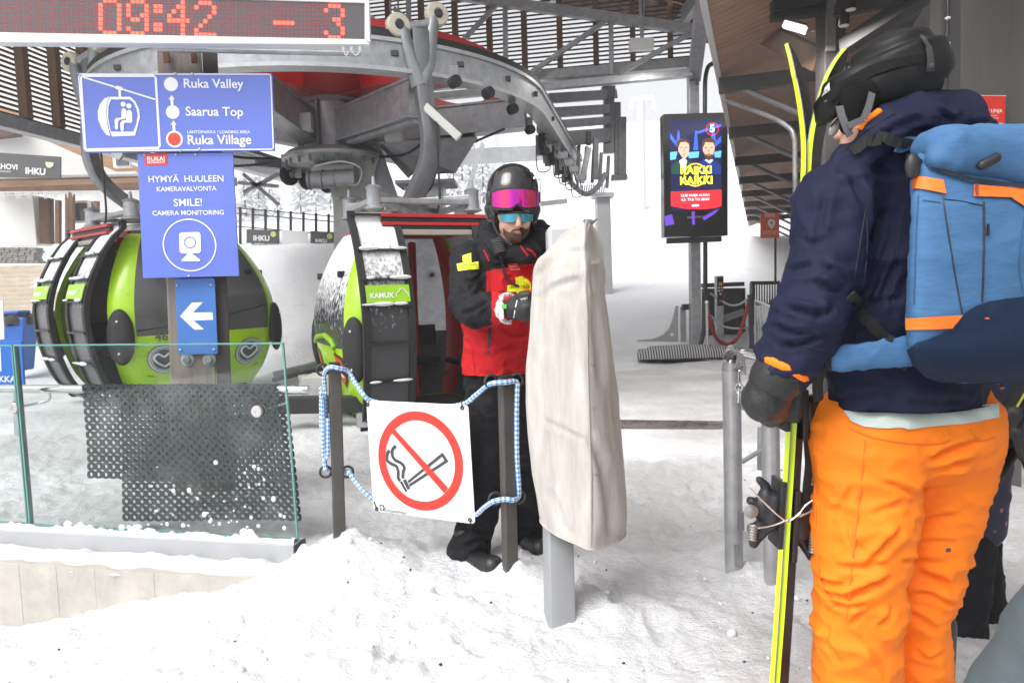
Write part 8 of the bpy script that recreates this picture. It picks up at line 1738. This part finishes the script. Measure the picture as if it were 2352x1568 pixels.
# ---------------------------------------------------------------- village side on the left
STUCCO = M('white_render', (.72, .72, .71), .8, var=.06, vscale=3); TANW = M('tan_timber', (.42, .25, .13), .6, var=.3, vscale=3, stretch=(1, 1, 6)); BRW = M('brown_post_timber', (.20, .12, .075), .7, var=.35, vscale=5)
hse = thing('village_house', at(60, 560, 19), 'white rendered house with tan timber barge boards and a covered terrace, far left', 'building')
MB().box(at(40, 380, 20.5), (9.5, 2.0, 9.0)).build('wall', STUCCO, hse, bevel=.02)
MB().bar(at(-60, 232, 18.2), at(420, 446, 18.8), .2, .34).build('barge_board', TANW, hse, bevel=.01)
MB().bar(at(-40, 300, 19.2), at(40, 290, 19.2), .3, .5).build('gable_boards', SLAT, hse)
MB().bar(at(205, 345, 19), at(330, 398, 20), .1, .12).build('rafter', TANW, hse)
for x0, x1, y0, y1 in ((168, 206, 462, 512), (106, 122, 305, 322), (262, 300, 345, 385)):
    w = MB().box(at((x0+x1)/2, (y0+y1)/2, 17.6), ((x1-x0)/1600*17.6, .12, (y1-y0)/1600*17.6)).build('window', M('white_frame', (.7, .7, .7), .5), hse, bevel=.01); MB().box(at((x0+x1)/2, (y0+y1)/2, 17.53), ((x1-x0)/1600*17.6-.12, .04, (y1-y0)/1600*17.6-.12)).build('pane', M('dark_pane', (.10, .11, .11), .1), w)
MB().box(at(45, 510, 17.2), (1.15, .6, 1.2)).build('wall_block', STUCCO, hse, bevel=.02)
MB().bar(at(108, 560, 17), at(106, 455, 17), .24, .2, Vector((0, 1, 0))).build('door', SLAT, hse)
pg = thing('pergola', at(150, 560, 16), 'brown timber pergola hung with frosted icicle lights in front of the white house', 'pergola')
MB().bar(at(-30, 440, 16), at(330, 428, 16.8), .2, .16).build('beam', BRW, pg, bevel=.01); MB().bar(at(-30, 420, 16.8), at(330, 412, 17.4), .9, .07).build('roof_deck', TANW, pg); MB().bar(at(-30, 412, 16.6), at(330, 405, 17.2), 1.0, .07).build('snow_cover', SNOWM, pg, bevel=.02)
for x, y0, y1 in ((134, 460, 560), (157, 440, 550), (222, 462, 515), (165, 446, 552)): MB().bar(at(x, y1, 16.2), at(x, y0, 16.2), .10, .1, Vector((0, 1, 0))).build('post', BRW, pg, bevel=.006)
mb = MB(); rnd = random.Random(4)
for i in range(90):
    x = -20+i*3.8; y = 440-.03*x*.3; L = rnd.uniform(4, 20); mb.tube([at(x, y, 15.85), at(x+1, y+L, 15.85)], [.022, .006], 5)
il = mb.build('icicle_lights', M('frosted_white', (.75, .76, .78), .6), pg); il['kind'] = 'stuff'
bnr = thing('dark_banner', at(65, 408, 15), 'dark banner board with white restaurant lettering and a pale moon, far left', 'banner')
BN = Sheet(at(-20, 350, 15), at(137, 358, 15), at(-20, 405, 15))
mb = MB(); BN.panel(mb, [(-30, 349), (137, 360), (137, 409), (-30, 406)], .06); mb.build('board', M('charcoal_board', (.10, .10, .105), .6), bnr)
mb = MB(); BN.text(mb, 'AHOVI', -10, 387, 41, 390, .01, .03); BN.text(mb, 'IHKU', 59, 399, 105, 402, .01, .04); BN.text(mb, 'RESTAURANT', -12, 395, 26, 397, .01); mb.build('lettering', WHITEP, bnr)
mb = MB(); mb.poly(BN.poly([(105, 372), (124, 374), (123, 381), (117, 386), (110, 385), (106, 380)], .012)); mb.build('moon', M('pale_moon', (.75, .72, .45), .5), bnr)
sw = thing('stone_wall', at(42, 606, 15.5), 'low grey dry stone wall above the wooden stairs', 'wall')
mb = MB(); rnd = random.Random(8)
for r in range(6):
    x = -20+rnd.uniform(-4, 0)
    while x < 86:
        w = rnd.uniform(10, 20); y = 602-r*6; mb.box(at(x+w/2, y, 15.4), (w/1600*15.4-.015, .3+rnd.uniform(-.03, .03), .052)); x += w
mb.build('stones', M('grey_stone', (.27, .265, .26), .85, var=.35, vscale=3), sw)
st_ = thing('stairs', at(40, 720, 12.4), 'wide pale timber stairs climbing to the white house on the left', 'stairs')
for i in range(11):
    y = 716-i*10.4; Y = 12.4+i*.26; MB().box(at(20, y, Y)+Vector((-1.0, .15, -.1)), (4.4, .34, .24)).build('step', M('pale_timber', (.52, .46, .38), .75, var=.2, vscale=4), st_, bevel=.01)
# blue bin and blue board at the left edge
bn = thing('waste_bin', at(42, 852, 11.6), 'blue waste bin lined with a black bag at the foot of the stairs', 'bin')
BB = M('bin_blue', (.025, .12, .46), .45, var=.08)
mb = MB(); a = at(42, 850, 11.6); b = at(44, 728, 11.6); rs_ = lambda c, w: [c+Vector((x*w, y*w, 0)) for x, y in ((-1, -.9), (1, -.9), (1, .9), (-1, .9))]; mb.loft([rs_(a, .17), rs_(b, .205)]); mb.build('body', BB, bn, bevel=.02)
mb = MB(); N = 40; rings = [[b+Vector((.225*math.cos(t)*k, .21*math.sin(t)*k, dz+.02*math.sin(t*7))) for t in [2*math.pi*i/N for i in range(N)]] for k, dz in ((1.02, -.12), (1.06, -.04), (1.0, .03), (.8, .04))]; mb.loft(rings); mb.build('bag', M('bag_black', (.03, .03, .034), .25), bn, smooth=40)
MB().box(b+Vector((-.05, 0, .08)), (.30, .30, .06)).build('lid', BB, bn, bevel=.02)
bl = thing('blue_board', at(20, 892, 5.2), 'blue notice board with white capitals seen through the glass at the left edge', 'sign')
BS = Sheet(at(-60, 783, 5.2), at(49, 783, 5.2), at(-60, 888, 5.2))
mb = MB(); BS.panel(mb, [(-60, 783), (49, 783), (55, 889), (-55, 889)], .02); mb.build('panel', M('blue_board_paint', (.02, .14, .55), .35), bl)
mb = MB(); BS.text(mb, 'LIPPUKKA', -50, 876, 38, 877, .004, .02); BS.text(mb, 'TRADEE', -40, 892, 34, 892, .004, .02) if 0 else None; mb.poly(BS.poly([(-50, 798), (2, 798), (4, 852), (-48, 852)], .003)); mb.build('lettering', WHITEP, bl)
mb = MB(); mb.bar(at(-40, 1000, 5.22), at(-40, 690, 5.22), .03, .03); mb.build('leg', GALV, bl); mb = MB(); mb.bar(at(40, 1000, 5.22), at(36, 790, 5.22), .03, .03); mb.build('leg', GALV, bl)
mb = MB(); BS.panel(mb, [(-60, 690), (6, 690), (9, 779), (-56, 779)], .01, .0); mb.build('white_panel', WHITEP, bl)
# fence with banners on the snow bank
bf = thing('bank_fence', at(640, 560, 14.8), 'dark post and wire fence along the top of the snow bank behind the gondolas', 'fence')
for i in range(9):
    x = 552+i*29; MB().bar(at(x, 560+i*1.5, 15), at(x, 476+i*2.2, 15), .045, .045).build('post', DARK, bf)
for dy in (0, 12, 42): MB().cyl(at(545, 478+dy, 15), at(800, 500+dy, 15), .012, 6).build('wire', DARK, bf)
for (x0, x1), dark, lb in (((566, 640), 1, 'dark banner with white capitals on the snow bank fence, nearest the sign post'), ((648, 706), 0, 'plain white banner on the snow bank fence'), ((713, 766), 1, 'dark banner with white capitals on the snow bank fence beside the concrete pillar')):
    S_ = Sheet(at(x0, 526, 14.8), at(x1, 530, 14.8), at(x0, 558, 14.8)); f = thing('fence_banner', S_.S((x0+x1)/2, 560), lb, 'banner', 'banners on the snow bank fence')
    y0 = 526+(x0-566)*.03; mb = MB(); S_.panel(mb, [(x0, y0), (x1, y0+3), (x1, y0+34), (x0, y0+32)], .03); mb.build('sheet', M('charcoal_board', (.1, .1, .1)) if dark else M('banner_white', (.75, .75, .75), .6), f)
    mb = MB(); xm = x0+(x1-x0)*.22; S_.text(mb, 'IHKU', xm, y0+26, xm+(x1-x0)*.5, y0+27, .01, .04)
    if dark: mb.build('lettering', WHITEP, f); mb = MB(); S_.disc(mb, xm+(x1-x0)*.62, y0+12, .06, .012, 16); mb.build('moon', M('pale_moon_green', (.6, .66, .2), .5), f)
# ---------------------------------------------------------------- catwalk, pillars and pylons behind
FST = M('frosted_steel', (.62, .64, .67), .6, var=.2, vscale=3)
cw2 = thing('catwalk', at(1180, 480, 18), 'frosted steel catwalk with railings and a loaded snow ledge behind the patroller', 'catwalk')
MB().bar(at(1040, 362, 18), at(1310, 348, 19), .3, .35).build('girder', FST, cw2); MB().bar(at(1120, 482, 17.5), at(1300, 462, 18.5), .14, .12).build('floor_beam', M('frosted_grey', (.42, .43, .45), .6), cw2)
for x in (1080, 1102, 1124, 1146, 1200, 1222, 1240): MB().bar(at(x, 478, 17.8), at(x+2, 416, 17.8), .04, .04).build('baluster', FST, cw2)
MB().bar(at(1075, 418, 17.8), at(1245, 412, 18), .05, .05).build('handrail', FST, cw2); MB().bar(at(1075, 450, 17.8), at(1245, 444, 18), .04, .04).build('handrail', FST, cw2)
MB().bar(at(1062, 470, 17), at(1110, 330, 17), .10, .1).build('ladder', FST, cw2)
mb = MB(); mb.cap(at(1150, 455, 17.9), at(1195, 450, 18), .14, .16); link(blob(mb, .03, 3), 'snow_load', SNOWM, cw2, fix=False)
for px, y0, y1, w, Y, lb in ((1387, 455, 712, .32, 16.5, 'pale concrete pillar of the lift line standing right of the canvas cover'), (1062, 480, 640, .3, 16, 'pale concrete pillar behind the patroller')):
    t = thing('line_pillar', at(px, y1, Y), lb, 'pillar', 'pale concrete pillars of the lift line')
    mb = MB(); mb.loft([[at(px, y1, Y)+Vector((x*w*.62, y*w*.62, -.5)) for x, y in ((-1, -1), (1, -1), (1, 1), (-1, 1))], [at(px-3, y0, Y)+Vector((x*w*.5, y*w*.5, 0)) for x, y in ((-1, -1), (1, -1), (1, 1), (-1, 1))]]); mb.build('shaft', M('pale_frosted_concrete', (.60, .60, .61), .8, var=.12, vscale=2), t, bevel=.02)
    MB().box(at(px-3, y0, Y)+Vector((0, 0, .05)), (w*1.5, w*1.5, .1)).build('head', FST, t)
HAZ = M('haze_pale_steel', (.66, .68, .70), .7)  # pylon steel paled, distance haze put into its colour
for px, Y, y0, w, lb in ((1474, 62, 228, .62, 'nearer haze tinted lift pylon with a crossarm left of the advertising screen'), (1498, 105, 306, .6, 'farther haze tinted lift pylon close to the advertising screen')):
    t = thing('lift_pylon', at(px, 620, Y), lb, 'pylon', 'lift pylons on the slope')
    MB().tube([at(px, 640, Y), at(px-2, y0, Y)], [w*.8, w*.5], 14).build('mast', HAZ, t, smooth=50)
    k = 62/Y; MB().bar(at(px-27*k, y0+2, Y), at(px+27*k, y0-2, Y), .35, .4).build('crossarm', HAZ, t)
    for sx in (-1, 1): MB().bar(at(px+sx*25*k, y0+4, Y), at(px+sx*25*k, y0+26*k, Y), .5, .3).build('sheave_bank', HAZ, t)
# ---------------------------------------------------------------- snow laden trees on the far slope
def spruce(name, seed):
    r = thing(name, (0, 0, 0), 'snow laden spruce on the far white slope', 'tree', 'snow laden spruces on the far slope'); rnd = random.Random(seed); H = 8.0
    MB().tube([(0, 0, 0), (0, 0, H*.9)], [.16, .03], 7).build('trunk', BRW, r)
    mb = MB()
    for i in range(300):
        t = rnd.random()**.8; z = .6+t*(H-.6); R_ = (1-t)**.85*1.7+.08; a = rnd.uniform(0, 2*math.pi); d = Vector((math.cos(a), math.sin(a), 0)); q0 = d*R_*rnd.uniform(.15, .5)+Vector((0, 0, z)); q1 = d*R_*rnd.uniform(.8, 1.15)+Vector((0, 0, z-.28*R_-.1)); s_ = Vector((-d.y, d.x, 0))*rnd.uniform(.12, .26)*(1.2-t*.6)
        mb.mi = 0 if rnd.random() < .72 else 1; mb.add([q0, q1-s_, q1+Vector((0, 0, -.1)), q1+s_], [(0, 1, 2, 3)])
    mb.build('crown', [M('snowy_needles', (.74, .75, .77), .8), M('hazed_needles', (.50, .53, .53), .8)], r, fix=False); return r  # bare needles lightened so that their colour carries the haze
rnd = random.Random(12); protos = [spruce('spruce_tree', 1), spruce('spruce_tree', 2)]; n = 0
for k in range(26):
    px = rnd.choice([rnd.uniform(555, 780), rnd.uniform(1040, 1230)]); Y = rnd.uniform(50, 72); X = (px-CX)/F*Y
    o = protos[k] if k < 2 else copy_tree(protos[k % 2]); o.location = (X, Y, gh(X, Y)-.2); o.rotation_euler.z = rnd.uniform(0, 6); s_ = rnd.uniform(.38, .7); o.scale = (s_, s_, s_)

# ---------------------------------------------------------------- snowy haze in the air
HZ = bpy.data.materials.new('haze'); HZ.use_nodes = True; t = HZ.node_tree; t.nodes.clear(); o_ = t.nodes.new('ShaderNodeOutputMaterial'); v_ = t.nodes.new('ShaderNodeVolumePrincipled')
v_.inputs['Color'].default_value = (.97, .98, 1, 1); v_.inputs['Density'].default_value = .0035; t.links.new(v_.outputs[0], o_.inputs['Volume'])
hz = MB().box((0, 48, 13.5), (150, 150, 33)).build('haze', HZ); tag(hz, 'pale snowy haze hanging over the slope', 'haze', kind='stuff')
